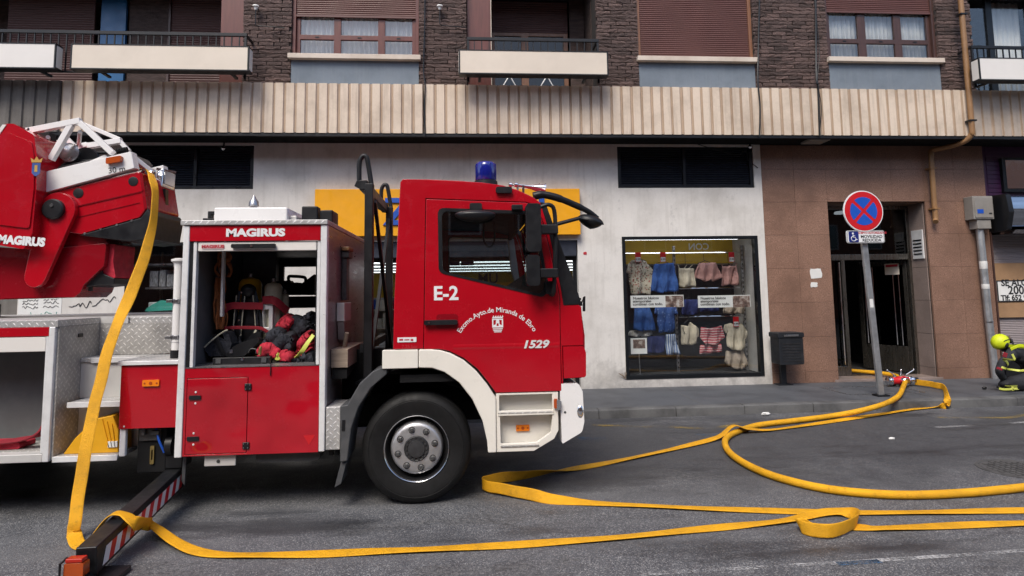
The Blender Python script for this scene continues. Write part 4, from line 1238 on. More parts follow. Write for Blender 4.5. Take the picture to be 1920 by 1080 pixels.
# leaf standing open inwards on the right
lf = MB()
ang = R(68); hx, hy = 7.85, DY + .07
def leafpt(u, z, v=0): return (hx - u * math.cos(ang) + v * math.sin(ang), hy + u * math.sin(ang) + v * math.cos(ang), z)
def leafbox(m, u0, u1, z0, z1, v0, v1):
    vs = [leafpt(u, z, v) for z in (z0, z1) for u, v in ((u0, v0), (u1, v0), (u1, v1), (u0, v1))]
    m.add(vs, [(0, 3, 2, 1), (4, 5, 6, 7), (0, 1, 5, 4), (1, 2, 6, 5), (2, 3, 7, 6), (3, 0, 4, 7)])
m = MB()
for (u0, u1, z0, z1) in ((0, .07, .17, 2.15), (.85, .93, .17, 2.15), (.071, .849, 2.07, 2.15), (.071, .849, .17, .62)): leafbox(m, u0, u1, z0, z1, 0, .045)
lf = m.build('leaf', 'steel_door', en, bevel=.004)
m = MB(); leafbox(m, .06, .86, .60, 2.09, .02, .026); m.build('leaf_pane', 'glass_door', lf, smooth=False)
for u in (.14, .24, .62, .78):
    MB().tube([leafpt(u, .64, -.02), leafpt(u, 2.05, -.02)], .013, 8).build('bar', 'chrome', lf)
m = MB(); leafbox(m, .10, .36, 1.90, 2.10, -.045, -.042); m.build('notice', 'panel_cream', lf, smooth=False)
m = MB(); leafbox(m, .12, .34, 2.04, 2.085, -.048, -.0455); m.build('notice_heading', 'ink_red', lf, smooth=False)
# intercom on the right jamb
p = at(1727, 455, FY + .2)
ic = thing('intercom_panel', (7.91, FY + .22, 2.2), 'brushed metal intercom panel on the pale entrance jamb', 'intercom')
MB().box(7.893, 7.9145, FY + .08, FY + .34, 2.16, 2.66).build('plate', 'alu', ic, bevel=.003)
for k in range(5): MB().box(7.888, 7.8925, FY + .11, FY + .31, 2.23 + k * .06, 2.255 + k * .06).build('name_strip', 'interior_black', ic)
# dark lobby
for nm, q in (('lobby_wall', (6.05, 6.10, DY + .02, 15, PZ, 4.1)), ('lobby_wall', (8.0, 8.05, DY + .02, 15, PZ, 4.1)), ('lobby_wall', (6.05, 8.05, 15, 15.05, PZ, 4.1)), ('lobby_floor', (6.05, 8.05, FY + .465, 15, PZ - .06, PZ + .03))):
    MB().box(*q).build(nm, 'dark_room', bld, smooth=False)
t = thing('lobby_lamp', (6.75, 12.2, 2.9), 'small white ceiling lamp glimmering behind the dark transom', 'lamp')
p = at(1576, 401, 12.0)
MB().lathe([(.12, 0), (.12, .03), (.1, .05)], (p.x, 12, p.z), n=20).build('diffuser', 'tube_light', t)
MB().tube([(p.x, 12, p.z + .05), (p.x, 12, 4.1)], .02, 8).build('stem', 'iron_black', t)
# round lamps under the soffit
for px, py, lab in ((420, 279, 'above the left louvre'), (1405, 276, 'above the right louvre')):
    p = at(px, py, FY - .06)
    t = thing('security_camera', (p.x, FY, p.z), 'small dome lamp on a stalk %s' % lab, 'lamp', 'small lamps under the soffit')
    MB().ell((p.x, FY - .08, p.z), .035, .035, .035).build('globe', 'chrome', t)
    MB().tube([(p.x, FY - .08, p.z + .02), (p.x, FY - .06, 4.13)], .014, 8).build('stalk', 'iron_black', t)
MB().box(6.0 - .35, 6.0 + .0, 9.45, 9.75, 4.09, 4.13).build('soffit_lamp', 'box_grey', bld, bevel=.01)

# ------------------------------------------------------------------ vacant shop at the right
vs_ = thing('vacant_shop_front', (9.07, FY, PZ), 'closed shop front with purple fascia, lowered grey blind and metal canopy box', 'shop front')
MB().box(9.072, 14, FY + .05, FY + .2, 3.10, 4.12).build('fascia', 'purple', vs_)
for k in range(11): MB().box(9.16, 9.62, FY + .04, FY + .05, 3.22 + k * .08, 3.285 + k * .08).build('fascia_strip', 'purple', vs_, bevel=.004)
mat('chrome_dull', (.42, .44, .48), .16, metal=1, var=.2, vs=2, stretch=(.3, 1, 12))
cb = MB().prism(fillet([(9.64, 2.66), (FY + .04, 2.62), (FY + .04, 3.20), (9.60, 3.18), (9.56, 2.95)], [.03, 0, 0, .05, .04], 5), 9.17, 14, 'X').build('canopy_box', 'chrome_dull', vs_)
MB().prism(fillet([(9.60, 2.60), (FY + .04, 2.58), (FY + .04, 3.23), (9.56, 3.21), (9.52, 2.9)], .05, 5), 9.08, 9.168, 'X').build('canopy_cheek', 'black_plastic', vs_)
MB().prism([(9.52, 2.60), (9.60, 2.54), (FY + .06, 2.55), (FY + .06, 2.61)], 9.17, 14, 'X').build('canopy_lip', 'chrome_dull', vs_)
m = MB()
z = .16
mat('blind', (.30, .26, .26), .6, var=.12, vs=3, stretch=(.4, 1, 8))
shutter(9.10, 14, PZ + .05, 2.58, FY + .13, 'blind', .030, vs_, 'roller_blind')
MB().box(9.072, 9.10, FY - .01, FY + .2, PZ, 2.6).build('jamb', 'wood_dark', vs_)
MB().box(9.10, 14, FY + .05, FY + .19, PZ, .40).build('stall_riser', 'interior_black', vs_)
MB().box(9.40, 10.2, FY - .02, FY + .049, 3.30, 3.90).build('fascia_window', 'frame_dark', vs_)
MB().box(9.46, 10.15, FY - .026, FY - .021, 3.36, 3.86).build('fascia_glass', 'mirror_glass', vs_)
cd_ = tag(MB().box(9.095, 11.2, FY + .085, FY + .10, 1.12, 2.06).build('cardboard_sheet', 'cardboard', bevel=.003), 'brown cardboard sheet taped over the blind at the right edge', 'cardboard')
ntc = thing('rental_notice', (9.2, FY + .08, 1.4), 'white notice with black lettering on the cardboard at the right edge', 'notice')
a = at(1871, 566, FY + .08); b = at(1990, 524, FY + .08)
MB().box(a.x, b.x, FY + .076, FY + .084, a.z, b.z).build('sheet', 'paper', ntc)
MB().plate(rect(a.x, b.x, a.z, b.z), [rect(a.x + .018, b.x - .018, a.z + .018, b.z - .018)], FY + .070, FY + .0755).build('border', 'ink_black', ntc, smooth=False)
for tx, px, py, s_ in (('SE ALQUILA', 1877, 531, .155), ('200', 1890, 545, .20), ('Tlf: 652 90', 1877, 559, .125)):
    lettering(tx, s_, at(px, py, FY + .074), 'ink_black', ntc, bold=.004, align='LEFT', extrude=.001)

# meter box with its conduit
eb = thing('meter_box', (8.82, FY - .1, 2.66), 'grey electric box with blue sticker on the stone wall beside the purple shop', 'electric box')
MB().box(8.63, 9.0, FY - .20, FY - .004, 2.80, 3.20).build('case', 'box_grey', eb, bevel=.01)
MB().box(8.655, 8.975, FY - .212, FY - .2005, 2.825, 3.175).build('door', 'box_grey', eb, bevel=.006)
MB().box(8.70, 8.95, FY - .18, FY - .004, 2.64, 2.80).build('terminal_cover', 'box_grey', eb, bevel=.008)
MB().box(8.69, 8.80, FY - .216, FY - .2125, 2.90, 2.97).build('sticker', 'sign_blue', eb)
MB().box(8.90, 8.95, FY - .216, FY - .2125, 2.885, 2.91).build('maker_plate', 'ink_black', eb)
cp = thing('conduit_pole', (8.83, FY - .09, PZ), 'pale steel conduit with stickers running down from the electric box', 'pipe')
MB().tube([(8.81, FY - .09, 2.64), (8.83, FY - .09, 1.2), (8.86, FY - .09, PZ)], .058, 20).build('tube', 'galvanised', cp)
for z, h_, mt in ((1.96, .13, 'paper'), (1.62, .08, 'paper')):
    MB().lathe([(.0595, 0), (.0605, .002), (.0605, h_), (.0595, h_ + .001)], (8.81 + (2.64 - z) * .0145, FY - .09, z), n=20).build('sticker', mt, cp)
MB().lathe([(.06, 0), (.064, .002), (.064, .03), (.06, .032)], (8.835, FY - .09, 1.05), n=20).build('clamp', 'steel', cp)

# copper coloured downpipe
dp = thing('downpipe', (8.33, 9.27, 4.2), 'copper coloured downpipe running over the band and down the stone wall', 'pipe')
MB().tube(catmull([(8.33, BY - .07, 7.0), (8.33, BY - .07, 5.5), (8.33, BY - .07, 4.30), (8.33, BY - .05, 4.16), (8.28, BY + .05, 4.06), (8.18, 9.65, 4.03), (8.07, FY - .10, 4.02), (8.04, FY - .085, 3.96), (8.035, FY - .085, 3.80), (8.03, FY - .085, 3.2), (8.03, FY - .085, 2.86), (8.02, FY - .095, 2.80), (8.0, FY - .12, 2.77)], 6), .043, 14).build('pipe', 'copper_paint', dp)
for z, y in ((4.38, BY - .07), (6.2, BY - .07)):
    MB().box(8.27, 8.39, y - .05, y + .06, z - .012, z + .012).build('clamp', 'iron_black', dp)
for z in (3.7, 3.0):
    MB().box(7.975, 8.09, FY - .135, FY - .003, z - .012, z + .012).build('clamp', 'copper_paint', dp)

# ------------------------------------------------------------------ litter bin
bx_ = at(1474, 650, 9.68).x
bn = thing('litter_bin', (bx_, 9.72, PZ), 'black metal litter bin on a post by the brown stone wall', 'bin')
MB().box(bx_ - .045, bx_ + .045, 9.80, 9.87, PZ, .95).build('post', 'bin_metal', bn, bevel=.005)
MB().box(bx_ - .12, bx_ + .12, 9.74, 9.91, PZ, PZ + .012).build('base_plate', 'bin_metal', bn)
MB().prism(fillet(rect(bx_ - .20, bx_ + .20, .47, .90), [.03, .03, 0, 0], 3), 9.52, 9.80).build('body', 'bin_metal', bn, bevel=.008)
MB().prism(fillet(rect(bx_ - .215, bx_ + .215, .90, .975), [0, 0, .02, .02], 3), 9.505, 9.815).build('lid', 'bin_metal', bn, bevel=.008)
MB().box(bx_ - .12, bx_ + .12, 9.498, 9.5045, .915, .945).build('name_plate', 'steel', bn, bevel=.002)
for i in range(7):
    MB().box(bx_ - .15, bx_ + .15, 9.514, 9.5195, .52 + i * .045, .535 + i * .045).build('slot', 'ink_black', bn)

# ------------------------------------------------------------------ no-stopping sign
b0 = gr(1652, 742, PZ)
sg = thing('no_stopping_sign', (b0.x, b0.y, PZ), 'round red and blue no-stopping sign on a leaning grey post at the kerb', 'traffic sign')
SY = 8.50
p1 = at(1618, 396, SY)
pole0 = Vector((b0.x, b0.y, PZ)); pole1 = Vector((p1.x, SY + .075, p1.z + .26))
MB().beam(pole0, pole1, .085, .05, up=(0, 1, 0)).build('post', 'galvanised', sg, bevel=.008)
MB().box(b0.x - .09, b0.x + .09, b0.y - .07, b0.y + .07, PZ, PZ + .02).build('base', 'iron_black', sg, bevel=.004)
for k, z in enumerate((1.48, 1.40, 1.44)):
    t_ = (z - PZ) / (pole1.z - PZ); q = pole0.lerp(pole1, t_)
    MB().box(q.x - .03, q.x + .02, q.y - .0285, q.y - .0262, z - .02, z + .025 + .02 * k).build('sticker', 'paper', sg)
disc = MB().lathe([(.302, .012), (.305, 0), (.302, -.012)], (p1.x, SY, p1.z), (0, -1, 0), 56).build('disc', 'sign_white', sg)
MB().lathe([(.288, 0), (.288, .002)], (p1.x, SY - .0125, p1.z), (0, -1, 0), 56).build('red_ring', 'sign_red', disc, smooth=False)
for q in range(4):
    a0 = math.pi / 2 * q + R(2); ol = []
    for k in range(13):
        a = a0 - math.pi / 4 + math.pi / 2 * k / 12
        u_, v_ = .208 * math.cos(a - a0), .208 * math.sin(a - a0)
        lim = u_ - .032
        v_ = max(-lim, min(lim, v_))
        ol.append((u_, v_))
    ol = [(.032, 0)] + ol
    ol = [(p1.x + u_ * math.cos(a0) - v_ * math.sin(a0), p1.z + u_ * math.sin(a0) + v_ * math.cos(a0)) for u_, v_ in ol]
    MB().prism(ol, SY - .0170, SY - .0150).build('blue_field', 'sign_blue', disc, smooth=False)
a = at(1588, 456, SY); b = at(1657, 432, SY)
pl = MB().prism(fillet(rect(a.x, b.x, a.z, b.z), .035, 5), SY - .006, SY + .012).build('plate', 'sign_white', sg)
MB().plate(fillet(rect(a.x + .006, b.x - .006, a.z + .006, b.z - .006), .03, 5), [fillet(rect(a.x + .011, b.x - .011, a.z + .011, b.z - .011), .026, 5)], SY - .0085, SY - .0065).build('plate_border', 'ink_black', pl, smooth=False)
qx = a.x + .105; qz = (a.z + b.z) / 2
MB().prism(fillet(rect(qx - .075, qx + .075, qz - .078, qz + .078), .02, 4), SY - .009, SY - .0066).build('wheelchair_field', 'sign_navy', pl, smooth=False)
m = MB()
m.lathe([(.014, 0), (.014, .002)], (qx - .012, SY - .0095, qz + .05), (0, -1, 0), 14)
yy = SY - .0105
m.tube([(qx - .012, yy, qz + .032), (qx - .008, yy, qz - .008), (qx + .022, yy, qz - .008), (qx + .036, yy, qz - .046), (qx + .052, yy, qz - .040)], .0058, 6)
m.tube([(qx - .01, yy, qz + .014), (qx + .018, yy, qz + .014)], .005, 6)
m.tube([(qx - .004 + .036 * math.cos(R(t_)), yy, qz - .026 + .036 * math.sin(R(t_))) for t_ in range(100, 350, 16)], .0052, 6)
m.build('wheelchair_symbol', 'sign_white', pl)
tx = (qx + .075 + b.x) / 2
for s_, dz, sz, mt in (('EXCEPTO AUTORIZADOS', .055, .040, 'ink_red'), ('MOVILIDAD', 0, .062, 'ink_black'), ('REDUCIDA', -.052, .058, 'ink_black')):
    lettering(s_, sz, (tx, SY - .0068, qz + dz), mt, pl, bold=.0012)
MB().box(p1.x - .06, p1.x + .06, SY + .013, SY + .045, p1.z - .10, p1.z - .06).box(p1.x - .06, p1.x + .06, SY + .013, SY + .045, p1.z + .10, p1.z + .14).build('bracket', 'steel', sg)

# ------------------------------------------------------------------ the other side of the street, behind the camera
mat('mirror_dim', (.10, .12, .15), .08, metal=.6, var=.2)
ob = thing('opposite_building', (0, -13, 0), 'brick apartment block across the street, mirrored in the window panes', 'building')
MB().box(-45, 45, -14, -13, 0, 12).build('facade', 'brick_orange', ob, smooth=False)
for fl in range(3):
    for k in range(-9, 10):
        x = k * 2.6; z = 3.9 + fl * 2.9
        MB().box(x - .62, x + .62, -12.99, -12.93, z, z + 1.45).build('window', 'panel_white', ob, smooth=False)
        MB().box(x - .54, x + .54, -12.929, -12.92, z + .08, z + 1.37).build('pane', 'mirror_dim', ob, smooth=False)
    MB().box(-45, 45, -13, -12.9, 3.3 + fl * 2.9, 3.5 + fl * 2.9).build('string_course', 'concrete_cream', ob, smooth=False)
# ------------------------------------------------------------------ fire truck
YN, YF = 5.05, 7.45
tk = thing('fire_truck', (-1.5, 6.2, 0), 'red turntable ladder fire truck with cream wheel arch parked along the kerb', 'fire truck')
def part(name, mb, mt, parent=None, bevel=0, seg=2, **k):
    return mb.build(name, mt, parent if parent is not None else tk, bevel, seg, **k)
X = lambda px, py, Y=YN: xz(px, py, Y)
mat('locker_inner', (.12, .122, .13), .6, var=.2, vs=4)
mat('locker_grey', (.13, .14, .14), .6, var=.15, vs=3, dirt=.3, dcol=(.25, .24, .22))

# --- wheels
def make_wheel(cx_, cy_, sgn):
    """sgn -1: the outer face looks towards the camera"""
    R0 = .437
    def pf(l): return [(r, d) for r, d in l]
    o = (cx_, cy_, R0); ax = (0, 1, 0) if sgn < 0 else (0, -1, 0)
    wh = thing_part('wheel', tk)
    tyre = [(.256, .035), (.262, .012), (.275, .006), (.30, .004), (.335, -.006), (.372, -.006), (.376, -.002), (.380, -.004), (.402, .004), (.420, .018), (.431, .036), (.437, .058)]
    for k in range(5):
        t = .075 + k * .034
        tyre += [(.437, t), (.428, t + .003), (.428, t + .010), (.437, t + .013)]
    tyre += [(.437, .245), (.420, .275), (.37, .293), (.30, .29), (.256, .26)]
    MB().lathe(tyre, o, ax, 72, closed=True).build('tyre', 'rubber', wh, angle=40)
    MB().lathe([(.246, .028), (.254, .004), (.259, .000), (.262, .008), (.258, .03)], o, ax, 72, closed=True).build('rim_edge', 'chrome', wh, angle=50)
    MB().lathe([(.255, .02), (.246, .02), (.236, .06), (.218, .085), (.214, .26), (.25, .26)], o, ax, 60, closed=True).build('rim', 'interior_black', wh, angle=40)
    MB().lathe([(.213, .09), (.210, .055), (.205, .03), (.196, .012), (.182, .004), (.165, .0), (.10, .0), (.10, .09)], o, ax, 60, closed=True).build('wheel_disc', 'alu_wheel', wh, angle=40)
    MB().lathe([(.098, .06), (.098, -.006), (.092, -.012), (.086, -.008), (.070, -.008), (.066, -.022), (.045, -.024)], o, ax, 40).build('hub', 'hub_black', wh, angle=40)
    m = MB()
    for k in range(14):
        a = 2 * math.pi * k / 14
        m.lathe([(.009, -.016), (.009, -.008)], (cx_ + .078 * math.cos(a), cy_, R0 + .078 * math.sin(a)), ax, 8)
    m.build('hub_bolts', 'hub_black', wh)
    for k in range(8):
        a = 2 * math.pi * k / 8 + R(14)
        c_ = (cx_ + .150 * math.cos(a), cy_, R0 + .150 * math.sin(a))
        MB().lathe([(.0265, .002), (.0265, -.0035), (.0225, -.0045), (.021, -.0005), (.0205, .002)], c_, ax, 20).build('nut_seat', 'hub_black', wh)
        MB().lathe([(.019, -.0005), (.019, -.004), (.0155, -.006), (.0155, -.020), (.012, -.024)], c_, ax, 6).build('wheel_nut', 'nut_grey', wh, smooth=False)
    return wh
def thing_part(name, parent):
    o = bpy.data.objects.new(name, None); o.empty_display_size = .05; COL.objects.link(o); o.parent = parent
    o.matrix_parent_inverse = parent_world(parent).inverted()
    return o
mat('alu_wheel', (.50, .50, .51), .38, metal=.75, var=.12, vs=9, dirt=.25, dcol=(.16, .15, .14), ds=7)
mat('hub_black', (.030, .030, .032), .5, var=.3, vs=20)
mat('nut_grey', (.10, .10, .10), .45, metal=.6, var=.3, vs=30)
make_wheel(-.40, 5.075, -1)
make_wheel(-.40, 7.42, 1)
make_wheel(-4.75, 5.075, -1)
make_wheel(-4.75, 7.42, 1)
# --- chassis
for y in (5.72, 6.62): part('chassis_rail', MB().box(-6.0, .55, y, y + .10, .52, .78), 'interior_black', bevel=.01)
part('axle', MB().tube([(-.40, 5.36, .437), (-.40, 7.14, .437)], .07, 14), 'interior_black')
part('axle', MB().tube([(-4.75, 5.36, .437), (-4.75, 7.14, .437)], .09, 14), 'interior_black')
part('engine', MB().box(-.35, .55, 5.95, 6.55, .55, 1.02), 'interior_black', bevel=.03)
part('gearbox', MB().box(-1.2, -.36, 6.0, 6.5, .42, .85), 'interior_black', bevel=.05)
part('shade_tray', MB().box(-2.1, -1.0, 5.35, 7.2, .47, .52), 'interior_black')  # unseen tray, added to deepen the shadow under the truck
part('far_locker', MB().box(-6.2, -2.26, 6.95, YF, .44, 1.435), 'red_deep')
part('shade_box', MB().box(-3.1, -2.65, 5.70, 6.4, .42, .95), 'interior_black')  # unseen box, added to block light from the far side
part('shade_drum', MB().tube([(-2.0, 6.05, .55), (-1.2, 6.05, .55)], .12, 18), 'interior_black')  # unseen cylinder, added with the box to keep light out below
part('shade_skirt', MB().box(-2.2, -1.0, 7.1, 7.4, .36, .46), 'interior_black')  # unseen strip, added so less light gets in from behind
part('shade_panel', MB().box(-6.2, -2.66, 5.66, 5.69, .46, 1.43), 'interior_black')  # unseen sheet, added to help keep the underside dark
part('fuel_tank', MB().prism(fillet(rect(-1.66, -1.16, .36, .47), [.05, .05, 0, 0], 5), 5.12, 5.7), 'grey_plastic', bevel=.01)
part('air_line', MB().tube(catmull([(-.95, 5.5, .9), (-.7, 5.45, 1.0), (-.3, 5.4, .95), (.1, 5.5, .8)], 6), .018, 8), 'black_plastic')
part('brake_chamber', MB().lathe([(.05, 0), (.09, .02), (.09, .1), (.05, .14)], (-.62, 5.45, .62), (1, 0, 0), 20), 'nut_grey')

# --- equipment body with its open locker
L0, L1 = -2.235, -1.112
part('body_lid', MB().box(-2.255, -1.108, 5.025, 7.475, 2.236, 2.276), 'tread', bevel=.006)
part('corner_post', MB().prism([(L0 - .012, .435), (-2.192, .435), (-2.187, 2.235), (L0, 2.235)], YN - .012, YN + .06), 'alu', bevel=.008)
part('corner_post', MB().prism([(-1.158, .445), (L1, .445), (L1, 2.235), (-1.165, 2.235)], YN - .012, YN + .06), 'alu', bevel=.008)
part('body_side', MB().box(-2.23, -2.205, YN + .061, YF - .01, .46, 2.235), 'alu_panel')
part('body_side', MB().box(-1.14, -1.114, YN + .061, YF - .01, .46, 2.235), 'alu_panel', bevel=.003)
rb_ = part('name_band', MB().box(-2.186, -1.166, YN - .008, YN + .05, 2.108, 2.2355), 'red_paint', bevel=.003)
c = at(479, 436, YN - .01)
lettering('MAGIRUS', .083, (c.x, YN - .0095, 2.172), 'sign_white', rb_, bold=.0045, sx=1.32, extrude=.001)
sb = part('shutter_bar', MB().box(-2.125, -1.200, YN + .004, YN + .04, 2.028, 2.105), 'panel_white', bevel=.006)
part('shutter_handle', MB().prism(fillet(rect(-1.86, -1.515, 2.050, 2.083), .012, 4), YN - .028, YN - .006), 'black_plastic', sb, bevel=.004)
part('handle_lock', MB().lathe([(.011, 0), (.011, .006)], (-1.70, YN - .028, 2.066), (0, -1, 0), 14), 'chrome', sb)
for x in (-1.84, -1.54): part('handle_foot', MB().box(x - .012, x + .012, YN - .006, YN + .004, 2.055, 2.078), 'black_plastic', sb)
mat('badge_pink', (.55, .36, .36), .5)
bd = part('maker_badge', MB().box(-2.092, -1.925, YN - .0005, YN + .0038, 2.046, 2.083), 'badge_pink', sb)
lettering('MAGIRUS', .031, (-2.0085, YN - .0015, 2.0645), 'ink_red', sb, bold=.0014, sx=1.35, extrude=.0006)
for x0, x1, mt in ((-2.186, -2.160, 'black_plastic'), (-2.159, -2.134, 'alu'), (-1.192, -1.167, 'alu')):
    part('guide_rail', MB().box(x0, x1, YN + .002, YN + .05, 1.118, 2.107), mt, bevel=.003)
part('guide_rail', MB().box(-1.203, -1.193, YN + .01, YN + .05, 1.118, 2.027), 'black_plastic')
# inside of the locker
part('locker_floor', MB().box(-2.20, -1.142, YN + .015, YF - .06, 1.085, 1.118), 'alu_panel')
part('locker_ceiling', MB().box(-2.20, -1.142, YN + .052, YF - .06, 2.11, 2.14), 'locker_inner')
part('locker_wall', MB().box(-2.204, -2.18, YN + .062, YF - .06, 1.12, 2.11), 'locker_inner')
part('locker_wall', MB().box(-1.165, -1.142, YN + .062, YF - .06, 1.12, 2.11), 'locker_inner')
part('locker_divider', MB().box(-2.178, -1.86, 6.2, 6.23, 1.12, 2.1), 'locker_inner', bevel=.003)
part('locker_track', MB().box(-2.055, -2.035, YN + .30, YN + .345, 1.5, 2.10), 'alu', bevel=.003)
# far side of the locker: half lowered shutter, cross bar and the open gap
f0 = at(502, 501, YF - .03); f1 = at(594, 555, YF - .03); f2 = at(594, 577, YF - .03)
part('far_wall', MB().plate(rect(-2.204, -1.115, .46, 2.235), [rect(-2.13, -1.24, f1.z, f0.z), rect(-2.13, -1.24, 1.14, f2.z)], YF - .05, YF - .01), 'locker_inner')
# lower panels
lp = part('lower_panel', MB().plate(rect(-2.188, -1.160, .442, 1.112), [rect(-2.170, -1.706, .455, 1.035)], YN - .006, YN + .02), 'red_panel', bevel=.002, seg=1)
fl = part('flap_door', MB().box(-2.1665, -1.7095, YN - .008, YN + .015, .4585, 1.0315), 'red_panel', bevel=.003, seg=1)
for px, py in ((466, 725), (462, 835)):
    c = at(px, py, YN)
    h_ = part('hinge', MB().box(c.x - .026, c.x + .026, YN - .018, YN - .0085, c.z - .026, c.z + .026), 'black_plastic', fl, bevel=.004)
    for dx in (-.016, .016):
        for dz in (-.015, .015): part('screw', MB().lathe([(.005, 0), (.004, .003)], (c.x + dx, YN - .018, c.z + dz), (0, -1, 0), 8), 'steel', fl)
for px, py in ((367, 745), (363, 822)):
    c = at(px, py, YN)
    part('latch', MB().prism(fillet(rect(c.x - .045, c.x + .045, c.z - .016, c.z + .016), .008, 3), YN - .018, YN - .0085), 'black_plastic', fl, bevel=.003)
    for dz in (-.045, .04): part('rivet', MB().lathe([(.009, 0), (.007, .004)], (c.x + .002, YN - .008, c.z + dz), (0, -1, 0), 10), 'alu', fl)
part('trim_strip', MB().box(-2.186, -1.166, YN - .010, YN + .0135, 1.1125, 1.1175), 'steel')
c = at(580, 823, YN)
part('reflector_ghost', MB().prism([(c.x - .045, c.z + .03), (c.x + .045, c.z + .03), (c.x, c.z - .045)], YN - .0075, YN - .0062), 'sign_red')
part('mounting_plate', MB().box(-2.035, -1.80, YN + .03, YN + .045, .355, .4415), 'alu_satin', bevel=.003)
part('plate_bolt', MB().lathe([(.014, 0), (.012, .006)], (-1.93, YN + .03, .39), (0, -1, 0), 12), 'nut_grey')
# things fixed to the front end of the body (it faces the cab)
xr = -1.112
part('tool_socket', MB().box(xr + .002, xr + .07, 5.42, 5.72, 1.44, 1.60), 'alu_satin', bevel=.006)
part('tool_funnel', MB().prism([(5.44, 1.44), (5.48, 1.28), (5.56, 1.24), (5.64, 1.28), (5.70, 1.44)], xr + .004, xr + .066, 'X'), 'alu_panel', bevel=.006)
part('tool_clamp', MB().box(xr + .002, xr + .05, 5.62, 5.74, 1.62, 2.0).box(xr + .002, xr + .07, 5.60, 5.78, 2.0, 2.06), 'nut_grey', bevel=.008)
part('tool_strap', MB().box(xr + .003, xr + .075, 5.58, 5.80, 2.062, 2.10), 'copper_paint', bevel=.01)
part('trough', MB().plate(rect(5.22, 6.0, 1.07, 1.22), [], xr + .003, xr + .14, 'X'), 'timber', bevel=.004)
part('trough_bracket', MB().prism([(5.24, 1.068), (5.9, 1.068), (5.24, .98)], xr + .01, xr + .13, 'X'), 'interior_black')
part('trough_handle', MB().tube([(xr + .07, 5.42, 1.215), (xr + .10, 5.38, 1.345)], .018, 10), 'timber')
# tread plate step block by the wheel
part('step_block', MB().box(-1.106, -.995, YN, YN + .34, .455, .785), 'tread', bevel=.004)
part('step_feet', MB().box(-1.09, -1.06, YN + .05, YN + .1, .40, .455).box(-1.04, -1.015, YN + .05, YN + .1, .40, .455), 'interior_black')
# load on the roof of the body
rw = part('roof_case', MB().box(-2.13, -1.52, 5.35, 6.25, 2.2765, 2.425), 'white_paint', bevel=.014)
part('roof_case_end', MB().box(-1.519, -1.46, 5.42, 6.1, 2.2765, 2.36), 'alu_satin', bevel=.008)
part('roof_bracket', MB().box(-2.24, -2.15, 5.40, 5.45, 2.277, 2.34).box(-2.20, -2.17, 5.40, 5.46, 2.34, 2.40).box(-2.18, -2.14, 5.40, 5.5, 2.375, 2.40), 'black_plastic', bevel=.004)
c = at(476, 380, 5.9)
part('aerial_mount', MB().lathe([(.034, 0), (.034, .17), (.030, .18), (.03, .23), (.046, .24), (.042, .28), (.022, .31), (.008, .34)], (c.x, 5.9, 2.277), n=20), 'steel')
part('roof_lamp', MB().box(-1.44, -1.30, 5.5, 5.62, 2.30, 2.455).box(-1.28, -1.17, 5.5, 5.75, 2.277, 2.42).box(-1.40, -1.33, 5.52, 5.6, 2.277, 2.30), 'black_plastic', bevel=.012)

# --- rear deck, stairs and left locker
part('deck', MB().box(-6.2, -2.256, 5.62, YF, 1.44, 1.505), 'tread', bevel=.004)
part('deck', MB().box(-6.2, -3.152, YN, 5.619, 1.452, 1.506), 'tread', bevel=.004)
part('deck_edge', MB().box(-3.150, -2.92, 5.60, 5.618, 1.452, 1.505), 'alu_satin')
rp = part('red_panel', MB().box(-2.672, -2.212, YN + .005, YN + .10, .662, 1.145), 'red_paint', bevel=.004)
part('panel_tread', MB().prism(fillet([(YN - .005, 1.147), (YN + .31, 1.147), (YN + .31, 1.180), (YN - .005, 1.180)], [.004, 0, 0, .012], 3), -2.69, -2.24, 'X'), 'tread')
part('panel_nosing', MB().box(-2.691, -2.239, YN - .012, YN - .0055, 1.147, 1.176), 'alu', bevel=.002)
def marker(px, py, Y, parent, w_=.062):
    c = at(px, py, Y)
    k = part('side_marker', MB().prism(fillet(rect(c.x - w_, c.x + w_, c.z - .024, c.z + .024), .006, 3), Y - .014, Y - .0005), 'amber', parent, bevel=.003)
    for dx in (-.045, 0, .045): part('marker_lens', MB().lathe([(.007 if dx else .013, 0), (.006 if dx else .012, .003)], (c.x + dx * w_ / .062, Y - .014, c.z), (0, -1, 0), 12), 'amber_dark', parent)
marker(284, 718, YN + .005, rp)
for px, py in ((232, 800), (336, 697)):
    c = at(px, py, YN); part('rivet', MB().lathe([(.007, 0), (.006, .003)], (c.x, YN + .005, c.z), (0, -1, 0), 8), 'alu', rp)
part('lower_bracket', MB().box(-2.672, -2.625, YN + .02, YN + .06, .45, .661), 'white_paint', bevel=.01)
# stairs: left cheek, risers, treads
part('stair_cheek', MB().prism([(YN + .02, .45), (5.619, .45), (5.619, 1.451), (YN + .02, 1.451)], -3.165, -3.150, 'X'), 'tread_dull')
part('riser', MB().box(-3.148, -2.245, 5.60, 5.615, 1.185, 1.45), 'tread_dull')
part('riser', MB().box(-3.148, -2.675, 5.36, 5.375, .862, 1.147), 'alu_satin')
part('riser', MB().box(-3.148, -2.675, 5.36, 5.375, .47, .835), 'alu_satin')
part('stair_tread', MB().box(-3.148, -2.692, 5.345, 5.598, 1.149, 1.182), 'tread', bevel=.004)
part('stair_tread', MB().box(-2.690, -2.245, 5.362, 5.598, 1.149, 1.179), 'tread', bevel=.004)
part('stair_tread', MB().box(-3.10, -2.675, 5.13, 5.358, .838, .862), 'tread', bevel=.004)
part('stair_tread', MB().box(-3.148, -2.675, YN + .02, 5.358, .438, .47), 'tread_dull', bevel=.004)
